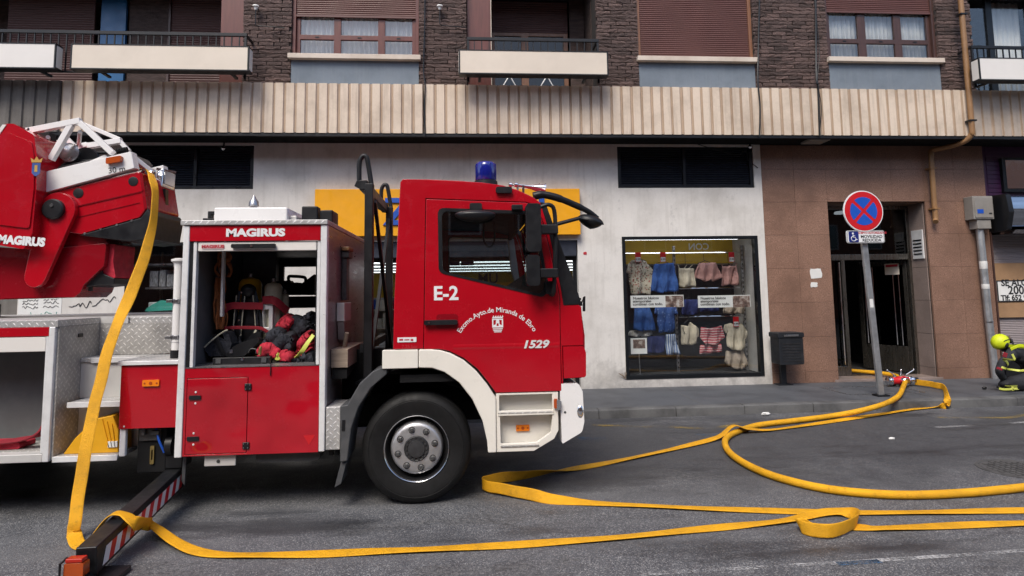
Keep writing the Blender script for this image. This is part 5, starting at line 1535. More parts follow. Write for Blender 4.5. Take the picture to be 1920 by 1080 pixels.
for y, z, x0, x1 in ((5.342, 1.166, -3.06, -2.70), (5.128, .846, -3.10, -2.675), (YN + .014, .452, -3.148, -2.675)):
    part('nosing', MB().box(x0, x1, y - .006, y, z - .024, z + .018), 'alu', bevel=.002)
c = at(127, 617, 5.3)
part('lock', MB().box(-3.149, -3.142, 5.30, 5.36, 1.355, 1.385), 'black_plastic', bevel=.002)
# left locker
part('locker_post', MB().box(-3.212, -3.1665, YN - .008, YN + .05, .437, 1.452), 'alu', bevel=.006)
part('locker_band', MB().box(-6.2, -3.214, YN - .004, YN + .03, 1.382, 1.4515), 'red_paint', bevel=.003)
part('locker_rail', MB().box(-6.2, -3.235, YN + .0, YN + .03, 1.265, 1.378), 'panel_white', bevel=.005)
part('guide_rail', MB().box(-3.234, -3.214, YN + .0, YN + .05, .50, 1.379), 'alu', bevel=.003)
part('locker_sill', MB().box(-6.2, -3.214, YN - .004, YN + .10, .437, .497), 'alu_satin', bevel=.004)
part('locker_box', MB().plate(rect(-6.2, -3.17, .499, 1.44), [], YN + .42, YN + .44), 'locker_grey')
part('locker_wall', MB().box(-3.185, -3.172, YN + .055, YN + .42, .499, 1.44), 'locker_grey')
part('locker_floor', MB().box(-6.2, -3.186, YN + .10, YN + .42, .488, .51), 'tread_dull')
part('rear_skirt', MB().box(-6.2, -3.25, YN + .2, YF - .2, .40, .436), 'interior_black')
sp_ = tag(MB().ribbon([(-3.255, YN + .15, .98), (-3.262, YN + .15, .80), (-3.27, YN + .15, .70), (-3.32, YN + .14, .62), (-3.45, YN + .13, .585), (-3.70, YN + .13, .56), (-3.95, YN + .13, .555)], [(.6, .8, 0), (.6, .8, 0), (.5, .8, -.2), (.2, .9, -.2), (0, 1, .1), (0, 1, 0), (0, 1, 0)], .10, .02).build('red_strap', 'strap_red'), 'wide red strap hanging and lying in the open grey locker at left', 'strap')
tag(MB().prism(fillet(rect(-3.9, -3.46, .512, .56), .02, 3), YN + .12, YN + .30).build('equipment_bag', 'jacket_red', bevel=.012), 'flat red bag on the floor of the open grey locker at left', 'bag')

# nozzle tube beside the locker
c = at(336, 560, 5.16)
nz = part('nozzle_tube', MB().lathe([(.036, 0), (.036, .06), (.040, .065), (.040, .10), (.036, .105), (.036, .66), (.042, .70), (.060, .715), (.060, .73), (.03, .74)], (-2.33, 5.20, 1.245), n=24), 'white_paint')
part('nozzle_tip', MB().lathe([(.042, 0), (.042, .06), (.030, .062)], (-2.33, 5.20, 1.183), n=24), 'black_plastic', nz)
for z in (1.33, 1.62): part('nozzle_clamp', MB().lathe([(.041, 0), (.045, .004), (.045, .03), (.041, .034)], (-2.33, 5.20, z), n=20).box(-2.40, -2.355, 5.15, 5.20, z + .005, z + .03), 'steel', nz, bevel=.002)
part('nozzle_grip', MB().tube(catmull([(-2.30, 5.19, 1.92), (-2.262, 5.18, 1.90), (-2.258, 5.18, 1.78), (-2.262, 5.18, 1.66), (-2.30, 5.19, 1.64)], 5), .012, 8), 'black_plastic', nz)

# --- stabiliser leg reaching out over the road
fx, fy = -2.225, 3.90
st = thing_part('stabiliser', tk)
p0 = Vector((-2.31, 5.25, .245)); p1 = Vector((fx + .005, fy + .02, .135))
b_ = MB().beam(p0, p1, .115, .165).build('beam', 'iron_black', st, bevel=.008)
d_ = (p1 - p0).normalized(); up_ = Vector((1, 0, 0)).cross(d_); up_ = -up_ if up_.z < 0 else up_
nst = 9
for k in range(nst):
    s0, s1 = .05 + .90 * k / nst, .05 + .90 * (k + .5) / nst
    for (a_, b2, mt) in ((s0, s1, 'sign_red'), (s1, .05 + .90 * (k + 1) / nst, 'sign_white')):
        sk = .035
        q = []
        for s_, h_ in ((a_, -.06), (b2, -.06), (b2, .035), (a_, .035)):
            q.append(p0.lerp(p1, s_ + (sk if h_ > 0 else 0) * -1) + up_ * h_ + Vector((.0605, 0, 0)))
        MB().add(q + [v + Vector((-.002, 0, 0)) for v in q], [(0, 1, 2, 3), (7, 6, 5, 4), (0, 4, 5, 1), (1, 5, 6, 2), (2, 6, 7, 3), (3, 7, 4, 0)]).build('stripe', mt, st, smooth=False)
part('end_lamp', MB().prism(fillet(rect(fx - .062, fx + .045, .085, .165), .014, 3), fy - .075, fy - .012), 'amber_dark', st, bevel=.006)
part('lamp_top', MB().box(fx - .055, fx + .038, fy - .077, fy - .02, .1665, .190), 'lamp_red', st, bevel=.006)
part('lamp_guard', MB().tube([(fx - .07, fy - .03, .18), (fx - .072, fy - .09, .17), (fx - .072, fy - .09, .07), (fx + .05, fy - .09, .07), (fx + .05, fy - .02, .07)], .007, 8), 'iron_black', st)
part('jack', MB().lathe([(.05, .0), (.05, .04)], (fx, fy + .06, .028), n=20), 'iron_black', st)
part('foot_plate', MB().prism(fillet([(fx - .17, fy - .10), (fx + .17, fy - .10), (fx + .17, fy + .22), (fx - .17, fy + .22)], .03, 3), .002, .03, 'Z'), 'iron_black', st, bevel=.006)
part('stabiliser_box', MB().box(-2.58, -2.36, 5.16, 5.7, .30, .70), 'interior_black', st, bevel=.01)
part('hinge_knuckle', MB().lathe([(.085, 0), (.085, .05)], (-2.36, 5.2, .50), (1, 0, 0), 24).lathe([(.085, 0), (.085, .05)], (-2.27, 5.2, .50), (1, 0, 0), 24).lathe([(.04, 0), (.04, .17)], (-2.375, 5.2, .50), (1, 0, 0), 16), 'iron_black', st)
part('hinge_arm', MB().box(-2.365, -2.235, 5.16, 5.34, .325, .50), 'iron_black', st, bevel=.01)
part('gas_strut', MB().prism([(-2.215, .52), (-2.19, .50), (-2.20, .20), (-2.225, .24)], 5.13, 5.15), 'grey_plastic', st, bevel=.003)
part('hydraulic_line', MB().tube(catmull([(-2.44, 5.15, .66), (-2.40, 5.12, .56), (-2.36, 5.13, .46)], 5), .009, 8), 'sign_blue', st)
mat('brass', (.55, .42, .16), .35, metal=.9, var=.2)
part('level_gauge', MB().plate(fillet(rect(-2.475, -2.445, .37, .51), .008, 3), [rect(-2.466, -2.454, .40, .48)], 5.145, 5.158), 'brass', st)
part('valve_block', MB().box(-2.56, -2.40, 5.14, 5.158, .55, .64).box(-2.53, -2.50, 5.10, 5.14, .60, .65).box(-2.46, -2.40, 5.11, 5.14, .60, .63), 'nut_grey', st, bevel=.004)

# --- cab
CY0, CY1 = 5.0, 7.3
door_ol = [(-.315, 2.435), (.50, 2.402), (.59, 2.372), (.645, 2.22), (.71, 1.93), (.765, 1.62), (.765, .868), (.236, .868), (.175, .955), (.09, 1.062), (-.02, 1.150), (-.13, 1.205), (-.22, 1.224), (-.335, 1.226)]
win_ol = fillet([(-.200, 2.345), (.565, 2.315), (.668, 1.690), (.610, 1.640), (-.195, 1.840)], [.05, .05, .05, .04, .06], 6)
side_ol = [(-.578, 1.226), (-.572, 1.60), (-.525, 2.575), (-.505, 2.602), (-.30, 2.600), (-.05, 2.588), (.15, 2.572), (.32, 2.548), (.45, 2.505), (.56, 2.452), (.635, 2.395), (.69, 2.25), (.80, 1.92), (.915, 1.565), (.945, 1.54), (.955, 1.30), (.955, 1.225), (.780, 1.225), (.775, .868)]
gap = lambda P, g: [((p[0] - .22) * (1 + g) + .22, (p[1] - 1.65) * (1 + g) + 1.65) for p in P]
side_hole = gap(door_ol, .008)
# the side panel: everything round the door
def side_panel(y0, y1, name):
    outer = [(-.578, 1.2275)] + side_ol[1:-3] + [(.955, 1.226), (.782, 1.226), (.782, .872)]
    # the door opening is open downwards, so the panel is one strip that runs round it
    strip = outer + [side_hole[6], side_hole[5], side_hole[4], side_hole[3], side_hole[2], side_hole[1], side_hole[0], (side_hole[-1][0], 1.2275)]
    return part(name, MB().prism(strip, y0, y1), 'red_paint', bevel=.006)
side_panel(CY0, CY0 + .04, 'cab_side')
side_panel(CY1 - .04, CY1, 'cab_side')
def cab_door(y0, y1, out):
    d = part('cab_door', MB().plate(door_ol, [win_ol], y0, y1), 'red_paint', bevel=.005)
    ym = (y0 + y1) / 2
    big = [((p[0] - .22) * 1.045 + .218, (p[1] - 1.99) * 1.05 + 1.99) for p in win_ol]
    small = [((p[0] - .22) * .975 + .221, (p[1] - 1.99) * .97 + 1.99) for p in win_ol]
    part('window_seal', MB().plate(big, [small], (y0 - .004) if out < 0 else y1 + .0005, (y0 - .0005) if out < 0 else y1 + .004), 'black_plastic', d)
    part('window_seal', MB().plate([((p[0] - .22) * .999 + .22, (p[1] - 1.99) * .999 + 1.99) for p in win_ol], [small], y0 + .001, y1 - .001), 'black_plastic', d)
    part('window_glass', MB().prism([((p[0] - .22) * .985 + .22, (p[1] - 1.99) * .985 + 1.99) for p in win_ol], ym, ym + .004), 'glass_cab', d, smooth=False)
    return d
dn = cab_door(CY0 - .004, CY0 + .034, -1)
cab_door(CY1 - .034, CY1 + .004, 1)
# dark rubber in the gap round the door
part('door_gap', MB().plate(gap(door_ol, .02), [gap(door_ol, -.03)], CY0 + .036, CY0 + .042), 'ink_black', smooth=False)
# swage line and lower crease of the door
part('door_crease', MB().prism([(CY0 - .009, 1.238), (CY0 - .004, 1.255), (CY0 - .004, 1.215)], -.10, .755, 'X'), 'red_paint', dn)
hc = at(838, 604, CY0)
part('handle_recess', MB().prism(fillet(rect(hc.x - .085, hc.x + .09, hc.z - .05, hc.z + .065), .03, 5), CY0 - .0062, CY0 - .0045), 'red_deep', dn)
part('door_handle', MB().prism(fillet(rect(hc.x - .18, hc.x + .085, hc.z - .019, hc.z + .019), .016, 4), CY0 - .045, CY0 - .018), 'black_plastic', dn, bevel=.006)
for dx in (-.165, .07): part('handle_foot', MB().box(hc.x + dx - .012, hc.x + dx + .012, CY0 - .018, CY0 - .0065, hc.z - .014, hc.z + .014), 'black_plastic', dn)
part('door_lock', MB().lathe([(.009, 0), (.009, .003)], (hc.x - .14, CY0 - .045, hc.z), (0, -1, 0), 12), 'chrome', dn)
lettering('E-2', .155, at(836, 551, CY0 - .005), 'sign_white', dn, bold=.004, extrude=.0007)
ar = .36
c = at(932, 606, CY0 - .005)
def bend(v):
    a = v.x / ar
    rr = ar + v.y
    return Vector((rr * math.sin(a), rr * math.cos(a) - ar * .62, v.z))
lettering('Excmo.Ayto.de Miranda de Ebro', .056, (c.x, CY0 - .0052, c.z - .03), 'sign_white', dn, bold=.0006, extrude=.0006, fn=bend)
# white town crest: crown, shield and bars
cr = at(933, 607, CY0)
m = MB()
yy0, yy1 = CY0 - .0060, CY0 - .0045
for k in range(5): m.prism([(cr.x - .040 + k * .018, cr.z + .055), (cr.x - .031 + k * .018, cr.z + .068), (cr.x - .026 + k * .018, cr.z + .055)], yy0, yy1)
m.box(cr.x - .042, cr.x + .042, yy0, yy1, cr.z + .044, cr.z + .053)
m.plate([(cr.x - .044, cr.z + .040), (cr.x + .044, cr.z + .040), (cr.x + .044, cr.z - .030), (cr.x - .044, cr.z - .030)], [[(cr.x - .034, cr.z + .031), (cr.x - .012, cr.z + .031), (cr.x - .016, cr.z - .004), (cr.x - .034, cr.z - .012)], [(cr.x + .034, cr.z + .031), (cr.x + .034, cr.z - .012), (cr.x + .016, cr.z - .004), (cr.x + .012, cr.z + .031)], [(cr.x - .007, cr.z + .004), (cr.x + .007, cr.z + .004), (cr.x + .009, cr.z - .018), (cr.x - .009, cr.z - .018)]], yy0, yy1)
for k in range(3): m.box(cr.x - .040 + .005 * k, cr.x + .040 - .005 * k, yy0, yy1, cr.z - .044 - k * .012, cr.z - .037 - k * .012)
m.build('town_crest', 'sign_white', dn, smooth=False)
lettering('1529', .085, at(1003, 646, CY0 - .004) + Vector((0, -.004, 0)), 'alu', dn, bold=.003, shear=.25, extrude=.003, sx=1.25)
c = at(763, 637, CY0)
bdg = part('maker_badge', MB().box(c.x - .075, c.x + .075, CY0 - .004, CY0 - .0003, c.z - .019, c.z + .019), 'sign_white')
part('badge_print', MB().box(c.x - .06, c.x - .03, CY0 - .0055, CY0 - .0042, c.z - .006, c.z + .008).box(c.x - .02, c.x + .02, CY0 - .0055, CY0 - .0042, c.z - .004, c.z + .004).box(c.x + .03, c.x + .05, CY0 - .0055, CY0 - .0042, c.z - .01, c.z + .006), 'ink_red', bdg)
c = at(768, 650, CY0); lettering('7.25 bar', .038, (c.x, CY0 - .0012, c.z), 'ink_red', bdg, extrude=.0005)
# roof, rear wall, front
part('cab_roof', MB().prism([(-.523, 2.560), (-.525, 2.576), (-.505, 2.6035), (-.30, 2.6015), (-.05, 2.5895), (.15, 2.5735), (.32, 2.5495), (.45, 2.5065), (.56, 2.4535), (.635, 2.3965), (.62, 2.375), (.42, 2.470), (.10, 2.535)], CY0 + .041, CY1 - .041), 'red_paint', bevel=.008)
part('headliner', MB().prism([(-.50, 2.50), (.10, 2.50), (.40, 2.44), (.58, 2.35), (.58, 2.33), (.3, 2.40), (-.50, 2.42)], CY0 + .05, CY1 - .05), 'interior_black')
part('cab_rear_wall', MB().prism([(-.576, 1.228), (-.523, 2.559), (-.48, 2.559), (-.535, 1.228)], CY0 + .041, CY1 - .041), 'red_paint', bevel=.006)
part('cab_floor', MB().box(-.53, .94, CY0 + .05, CY1 - .05, .96, 1.02), 'interior_black')
part('front_panel', MB().prism(fillet([(.915, 1.562), (.948, 1.54), (.975, 1.30), (.968, .965), (.90, .965), (.90, 1.55)], .01, 2), CY0 + .041, CY1 - .041), 'red_paint', bevel=.01)
part('corner_panel', MB().prism(fillet([(.785, 1.222), (.955, 1.222), (.972, 1.17), (.968, .975), (.785, .968)], [.006, .03, .02, .02, .006], 4), CY0 - .008, CY0 + .10), 'red_paint', bevel=.016)
part('corner_panel', MB().prism(fillet([(.785, 1.222), (.955, 1.222), (.972, 1.17), (.968, .975), (.785, .968)], [.006, .03, .02, .02, .006], 4), CY1 - .10, CY1 + .008), 'red_paint', bevel=.016)
part('front_grille', MB().box(.976, .99, CY0 + .3, CY1 - .3, 1.0, 1.32), 'black_plastic', bevel=.006)
ws = part('windscreen', MB().prism([(.640, 2.385), (.652, 2.390), (.930, 1.567), (.918, 1.562)], CY0 + .075, CY1 - .075), 'glass_cab', smooth=False)
for y in (CY0 - .005, CY1 - .069):
    part('windscreen_pillar', MB().prism([(.618, 2.412), (.668, 2.400), (.952, 1.556), (.795, 1.552), (.782, 1.66), (.730, 1.95), (.668, 2.24)], y, y + .074), 'black_plastic', ws, bevel=.008)
part('scuttle', MB().box(.90, .965, CY0 + .05, CY1 - .05, 1.545, 1.566), 'black_plastic', ws, bevel=.005)
part('wiper', MB().tube([(.965, 5.35, 1.56), (.985, 5.25, 1.60), (.93, 5.9, 1.68)], .009, 6).tube([(.96, 5.12, 1.55), (.99, 5.10, 1.62), (.985, 5.10, 1.50)], .012, 6), 'black_plastic', ws)
bp_ = part('bumper', MB().prism(fillet([(.752, .925), (.905, .925), (.938, .86), (.945, .62), (.925, .54), (.76, .452)], [.004, .03, .04, .05, .05, .01], 5), CY0 - .002, CY1 + .002), 'white_paint', bevel=.014, seg=3)
part('fog_lamp', MB().lathe([(.060, 0), (.055, .02), (.03, .03)], (.915, CY0 + .06, .715), (.86, -.5, 0), 24), 'chrome', bp_)
part('headlamp', MB().ell((.915, CY0 + .02, .70), .035, .035, .065), 'chrome', bp_)
part('bumper_bolt', MB().lathe([(.010, 0), (.009, .003)], (.79, CY0 - .002, .70), (0, -1, 0), 10), 'grey_plastic', bp_)
# inside
part('dashboard', MB().prism(fillet([(.52, 1.25), (.90, 1.25), (.90, 1.56), (.66, 1.66), (.54, 1.58)], .04, 4), CY0 + .06, CY1 - .06), 'interior_black')
for y in (5.30, 6.45):
    sw_ = part('seat', MB().prism(fillet([(-.42, 1.15), (.12, 1.15), (.14, 1.30), (-.22, 1.30), (-.34, 1.86), (-.46, 1.84)], .05, 4), y, y + .5), 'interior_black', bevel=.03)
part('steering_wheel', MB().lathe([(.21 + .016 * math.cos(t), .016 * math.sin(t)) for t in [k * math.pi / 4 for k in range(8)]], (.46, 5.55, 1.70), (-.75, 0, .66), 28, closed=True), 'interior_black')
part('steering_column', MB().tube([(.62, 5.55, 1.52), (.47, 5.55, 1.69)], .035, 10), 'interior_black')
part('sun_visor', MB().box(.42, .46, 5.2, 6.0, 2.18, 2.36), 'interior_black', bevel=.01)
part('coiled_cord', MB().tube(catmull([(.20, 6.3, 2.40), (.19, 6.3, 2.22), (.24, 6.3, 2.14), (.30, 6.3, 2.2), (.30, 6.3, 2.40)], 6), .010, 8), 'interior_black')
part('pillar_trim', MB().prism([(.50, 2.30), (.57, 2.30), (.64, 1.72), (.60, 1.70), (.53, 1.95)], 7.16, 7.24), 'panel_white', bevel=.01)
part('mirror_triangle', MB().prism([(.33, 1.715), (.62, 1.90), (.655, 1.69), (.61, 1.655)], CY0 + .022, CY0 + .030), 'black_plastic')
# mirrors
mr = thing_part('mirror', tk)
mY = 4.80
def shell(px0, px1, py0, py1, rad=.03, dx=0):
    a = at(px0, py1, mY); b = at(px1, py0, mY)
    part('mirror_shell', MB().prism(fillet(rect(a.x, b.x, a.z, b.z), rad, 5), mY + .0, mY + .12), 'black_plastic', mr, bevel=.02, seg=3)
    part('mirror_face', MB().box(a.x - .003, a.x + .0, mY + .015, mY + .105, a.z + .03, b.z - .03), 'mirror_glass', mr, smooth=False)
shell(988, 1014, 381, 472); shell(988, 1012, 478, 536)
part('mirror_arm', MB().tube(catmull([at(1012, 388, 4.86), at(1030, 384, 4.86), at(1040, 400, 4.87), at(1041, 470, 4.87), at(1038, 545, 4.90), at(1033, 552, 4.96)], 6), .017, 10), 'black_plastic', mr)
for py in (430, 512): 
    a = at(1012, py + 9, 4.84); b = at(1046, py - 9, 4.84); part('mirror_clamp', MB().box(a.x, b.x, 4.82, 4.90, a.z, b.z), 'black_plastic', mr, bevel=.008)
a = at(1030, 541, 4.96); part('arm_foot', MB().prism(fillet(rect(a.x - .03, a.x + .05, a.z - .045, a.z + .06), .02, 4), 4.93, 4.995), 'black_plastic', mr, bevel=.012)
a = at(966, 389, 4.97); part('mirror_hinge', MB().box(a.x - .03, a.x + .06, 4.94, 4.995, a.z - .022, a.z + .02), 'black_plastic', mr, bevel=.006)
fm_ = thing_part('front_mirror', tk)
P_ = [at(1000, 368, 5.10), at(1018, 365, 5.10), at(1045, 371, 5.10), at(1075, 383, 5.12), at(1102, 396, 5.14), at(1120, 410, 5.15)]
part('arm', MB().tube(catmull(P_, 6), [.035] * 6 + [.032] * 8 + [.028] * 8 + [.024] * 9, 12), 'black_plastic', fm_)
part('strut', MB().tube([at(1030, 424, 5.10), at(1098, 406, 5.13)], .017, 10), 'black_plastic', fm_)
cc = at(1107, 416, 5.16)
part('head', MB().ell(cc, .115, .09, .062, 24, 14, lambda p: Vector((p.x, p.y, p.z - .22 * p.x + (.03 * (abs(p.x) / .115) if p.z < 0 else 0)))), 'black_plastic', fm_)
rm_ = thing_part('kerb_mirror', tk)
cc = at(891, 402, 4.93)
part('head', MB().ell(cc, .165, .075, .062, 28, 12, lambda p: Vector((p.x, p.y, p.z if p.z < 0 else p.z * .55))), 'black_plastic', rm_)
a = at(892, 388, 4.95); part('bracket', MB().prism(fillet(rect(a.x - .05, a.x + .05, a.z - .035, a.z + .03), .015, 3), 4.93, 4.997), 'black_plastic', rm_, bevel=.008)
# roof fittings
bc = thing_part('beacon', tk)
bo = Vector((at(911, 345, 5.45).x, 5.45, 2.568))
part('beacon_base', MB().lathe([(.122, 0), (.122, .03), (.108, .04), (.104, .095), (.095, .10)], bo, n=32), 'black_plastic', bc)
part('beacon_lens', MB().lathe([(.094, .10), (.098, .105), (.095, .235), (.090, .255), (.075, .268), (.03, .272)], bo, n=32), 'beacon_blue', bc, angle=50)
for k in range(16):
    a = 2 * math.pi * k / 16
    part('lens_rib', MB().beam((bo.x + .0965 * math.cos(a), bo.y + .0965 * math.sin(a), bo.z + .108), (bo.x + .0935 * math.cos(a), bo.y + .0935 * math.sin(a), bo.z + .25), .008, .006), 'beacon_blue', bc) if k % 2 else None
for k, (dy, dx) in enumerate(((5.35, 0), (5.48, .05))):
    a = at(964, 345, dy); b = at(1022, 352, dy)
    hn = part('air_horn', MB().lathe([(.012, 0), (.022, .004), (.022, .03), (.010, .04), (.010, .09), (.013, .15), (.020, .21), (.034, .262), (.046, .28), (.040, .275)], (a.x - dx, dy, a.z - .005), (b - a).normalized() + Vector((0, 0, 0)), 24), 'chrome')
    part('horn_bracket', MB().box(a.x + .07 - dx, a.x + .09 - dx, dy - .01, dy + .01, 2.50, a.z - .012), 'chrome', hn)
c = at(945, 357, 5.0)
part('marker_lamp', MB().prism(fillet(rect(c.x - .07, c.x + .065, c.z - .026, c.z + .026), .02, 4), 4.965, 4.998), 'black_plastic', bevel=.01)
# steps under the door
step_ol = [(.237, .862), (.738, .862), (.735, .56), (.70, .495), (.535, .405), (.237, .405)]
su = part('cab_step', MB().plate(step_ol, [rect(.262, .690, .722, .846), fillet([(.266, .685), (.690, .685), (.672, .545), (.560, .470), (.270, .466)], .015, 3)], CY0 + .002, CY0 + .04), 'cream_paint', bevel=.006)
part('step_back', MB().prism([(.24, .86), (.735, .86), (.73, .56), (.53, .41), (.24, .41)], CY0 + .10, CY0 + .12), 'cream_paint', su)
part('step_side', MB().box(.70, .715, CY0 + .041, CY0 + .099, .56, .86).box(.238, .25, CY0 + .041, CY0 + .099, .41, .86), 'cream_paint', su)
part('step_tread', MB().box(.252, .699, CY0 - .004, CY0 + .099, .700, .712), 'tread_dull', su, bevel=.003)
part('step_tread', MB().box(.268, .575, CY0 - .006, CY0 + .099, .442, .456), 'tread_dull', su, bevel=.003)
part('step_lip', MB().box(.252, .699, CY0 - .006, CY0 + .0, .688, .699), 'cream_paint', su)
part('step_floor', MB().box(.25, .56, CY0 + .041, CY0 + .099, .412, .44), 'cream_paint', su)
marker(980, 802, CY0 + .099, su, .055)
c = at(1041, 757, CY0)
part('side_repeater', MB().prism(fillet(rect(.700, .735, .735, .81), .01, 3), CY0 - .020, CY0 + .001), 'amber_dark', su, bevel=.004)
part('repeater_cap', MB().prism(fillet([(.72, .72), (.755, .73), (.76, .79), (.72, .815)], .012, 3), CY0 - .035, CY0 - .021), 'chrome', su, bevel=.006)
# wheel arch
arch = [(-.375, 1.2235), (-.28, 1.2235), (-.20, 1.2135), (-.12, 1.188), (-.02, 1.133), (.08, 1.045), (.165, .940), (.2345, .835), (.2345, .405), (.168, .405), (.160, .50), (.125, .655), (.045, .825), (-.06, .960), (-.17, 1.040), (-.27, 1.075), (-.375, 1.080)]
part('wheel_arch', MB().prism(arch, CY0 - .016, CY0 + .05), 'cream_paint', bevel=.010, seg=3)
part('wheel_arch', MB().prism(rect(-.662, -.379, 1.078, 1.2235), CY0 - .016, CY0 + .05), 'cream_paint', bevel=.008, seg=3)
def band(pts, th, y0, y1):
    """curved sheet that follows a line in the x-z plane"""
    P = [Vector((p[0], p[1])) for p in pts]; out = []; inn = []
    for i, p in enumerate(P):
        t = (P[min(i + 1, len(P) - 1)] - P[max(i - 1, 0)]).normalized()
        n_ = Vector((-t.y, t.x)); out.append(tuple(p)); inn.append(tuple(p - n_ * th))
    return MB().prism(out + inn[::-1], y0, y1)
lin = [(-.40 + .57 * math.cos(R(a)), .50 + .57 * math.sin(R(a))) for a in range(178, -9, -9)]
part('arch_liner', band(lin, -.012, CY0 + .052, CY0 + .62), 'black_matte', angle=60)
part('inner_wall', MB().box(-1.10, .235, 5.64, 5.66, .78, 1.18), 'black_matte')
mg = [X(*q) for q in ((727, 684), (700, 695), (677, 716), (653, 757), (640, 759), (640, 864), (653, 862), (661, 800), (674, 762), (697, 726), (727, 700))]
part('mudguard', MB().prism(mg, CY0 + .0, CY0 + .34), 'grey_plastic', bevel=.010)
a = [X(*q) for q in ((640, 866), (650, 866), (640, 906), (628, 913))]
part('mud_flap', MB().prism(a, CY0 + .03, CY0 + .30), 'grey_plastic', bevel=.003)
part('mudguard_slot', MB().prism(fillet([X(*q) for q in ((644, 785), (650, 785), (649, 805), (643, 805))], .003, 2), CY0 - .004, CY0 - .0005), 'black_plastic')
# black ladder rest between body and cab
lr = thing_part('ladder_rest', tk)
ya, yb = 5.50, 6.95
xa = at(693, 345, ya).x
zt = at(680, 345, ya).z
for y in (ya, yb):
    part('post', MB().beam((xa, y, .80), (xa + .0, y, zt), .075, .085), 'iron_black', lr, bevel=.008)
    part('loop', MB().tube(catmull([(xa - .09, y, zt - .03), (xa - .092, y, zt + .18), (xa - .065, y, zt + .25), (xa - .03, y, zt + .245), (xa - .012, y, zt + .17), (xa + .02, y, zt - .03)], 6), .022, 12), 'iron_black', lr)
    part('arm', MB().beam((xa - .12, y, zt + .005), (xa + .03, y, zt - .06), .05, .06), 'iron_black', lr, bevel=.006)
part('cross_bar', MB().beam((xa - .05, ya - .04, zt - .015), (xa - .05, yb + .04, zt - .015), .07, .09), 'iron_black', lr, bevel=.008)
part('diagonal', MB().beam((xa, ya + .05, 1.0), (xa, yb - .05, zt - .15), .03, .04).beam((xa + .04, ya + .05, zt - .15), (xa + .04, yb - .05, 1.0), .03, .04), 'iron_black', lr)
part('mesh_panel', MB().beam((xa - .05, ya, 1.2), (xa - .05, yb, 1.2), .05, .07), 'iron_black', lr)

# --- turntable and ladder
LY0, LY1 = 5.80, 6.44
Q = lambda *l: [xz(px, py, LY0) for px, py in l]
tt = thing_part('turntable', tk)
part('base_housing', MB().prism(fillet(Q((-140, 452), (60, 468), (195, 455), (190, 498), (152, 534), (146, 548), (134, 558), (-140, 566)), .03, 3), LY0 + .04, LY1 - .1), 'red_deep', tt, bevel=.02)
part('base_neck', MB().prism(Q((60, 425), (150, 432), (185, 440), (196, 457), (60, 469)), LY0 + .06, LY1 - .12), 'red_deep', tt, bevel=.01)
part('turntable_ring', MB().lathe([(.55, 0), (.55, .12), (.50, .14)], (-5.1, 6.25, 1.506), n=40), 'interior_black', tt)
part('housing', MB().prism(fillet(Q((-140, 330), (-30, 330), (33, 241), (50, 241), (87, 262), (92, 300), (91, 362), (84, 440), (68, 470), (0, 458), (-140, 440)), [0, .02, .04, .03, .05, .03, .02, .05, .03, .02, 0], 4), LY0 - .16, LY0 + .72), 'red_paint', tt, bevel=.022, seg=3)
hp = part('housing_lid', MB().prism(fillet(Q((26, 262), (42, 258), (84, 275), (88, 300), (88, 360), (80, 432), (22, 425), (20, 330)), .03, 4), LY0 - .173, LY0 - .1605), 'red_paint', tt, bevel=.008)
lettering('MAGIRUS', .098, at(40, 452, LY0 - .162), 'sign_white', tt, bold=.006, sx=.95, tilt=R(5), extrude=.001)
c = at(68, 314, LY0 - .174)
mat('emblem_blue', (.05, .10, .30), .4); mat('emblem_gold', (.55, .33, .08), .4)
part('emblem', MB().prism(fillet([(c.x - .035, c.z + .04), (c.x + .035, c.z + .04), (c.x + .035, c.z - .05), (c.x, c.z - .085), (c.x - .035, c.z - .05)], [.003, .003, .02, .02, .02], 3), LY0 - .1765, LY0 - .1735), 'emblem_blue', tt)
part('emblem_crown', MB().prism([(c.x - .04, c.z + .045), (c.x + .04, c.z + .045), (c.x + .05, c.z + .085), (c.x + .02, c.z + .065), (c.x, c.z + .10), (c.x - .02, c.z + .065), (c.x - .05, c.z + .085)], LY0 - .1765, LY0 - .1735), 'emblem_gold', tt)
part('emblem_tower', MB().box(c.x - .012, c.x + .012, LY0 - .178, LY0 - .1768, c.z - .04, c.z + .02), 'emblem_gold', tt)
# swing arm with its black pivot
pa = at(108, 393, LY0 - .05); pb = at(66, 520, LY0 - .05)
dv = (pb - pa).normalized(); ol = []
for a in range(-90, 91, 15):
    v = Vector((math.cos(R(a)) * -dv.x - math.sin(R(a)) * -dv.z, 0, math.sin(R(a)) * -dv.x + math.cos(R(a)) * -dv.z))
    ol.append((pa.x + v.x * .155, pa.z + v.z * .155))
for a in range(90, 271, 30):
    v = Vector((math.cos(R(a)) * -dv.x - math.sin(R(a)) * -dv.z, 0, math.sin(R(a)) * -dv.x + math.cos(R(a)) * -dv.z))
    ol.append((pb.x + v.x * .09, pb.z + v.z * .09))
part('swing_arm', MB().prism(ol, LY0 - .058, LY0 - .004), 'red_paint', tt, bevel=.02, seg=3)
part('pivot_cap', MB().lathe([(.092, 0), (.092, .03), (.080, .04), (.03, .042)], (pa.x - .02, LY0 - .058, pa.z), (0, -1, 0), 28), 'black_plastic', tt)
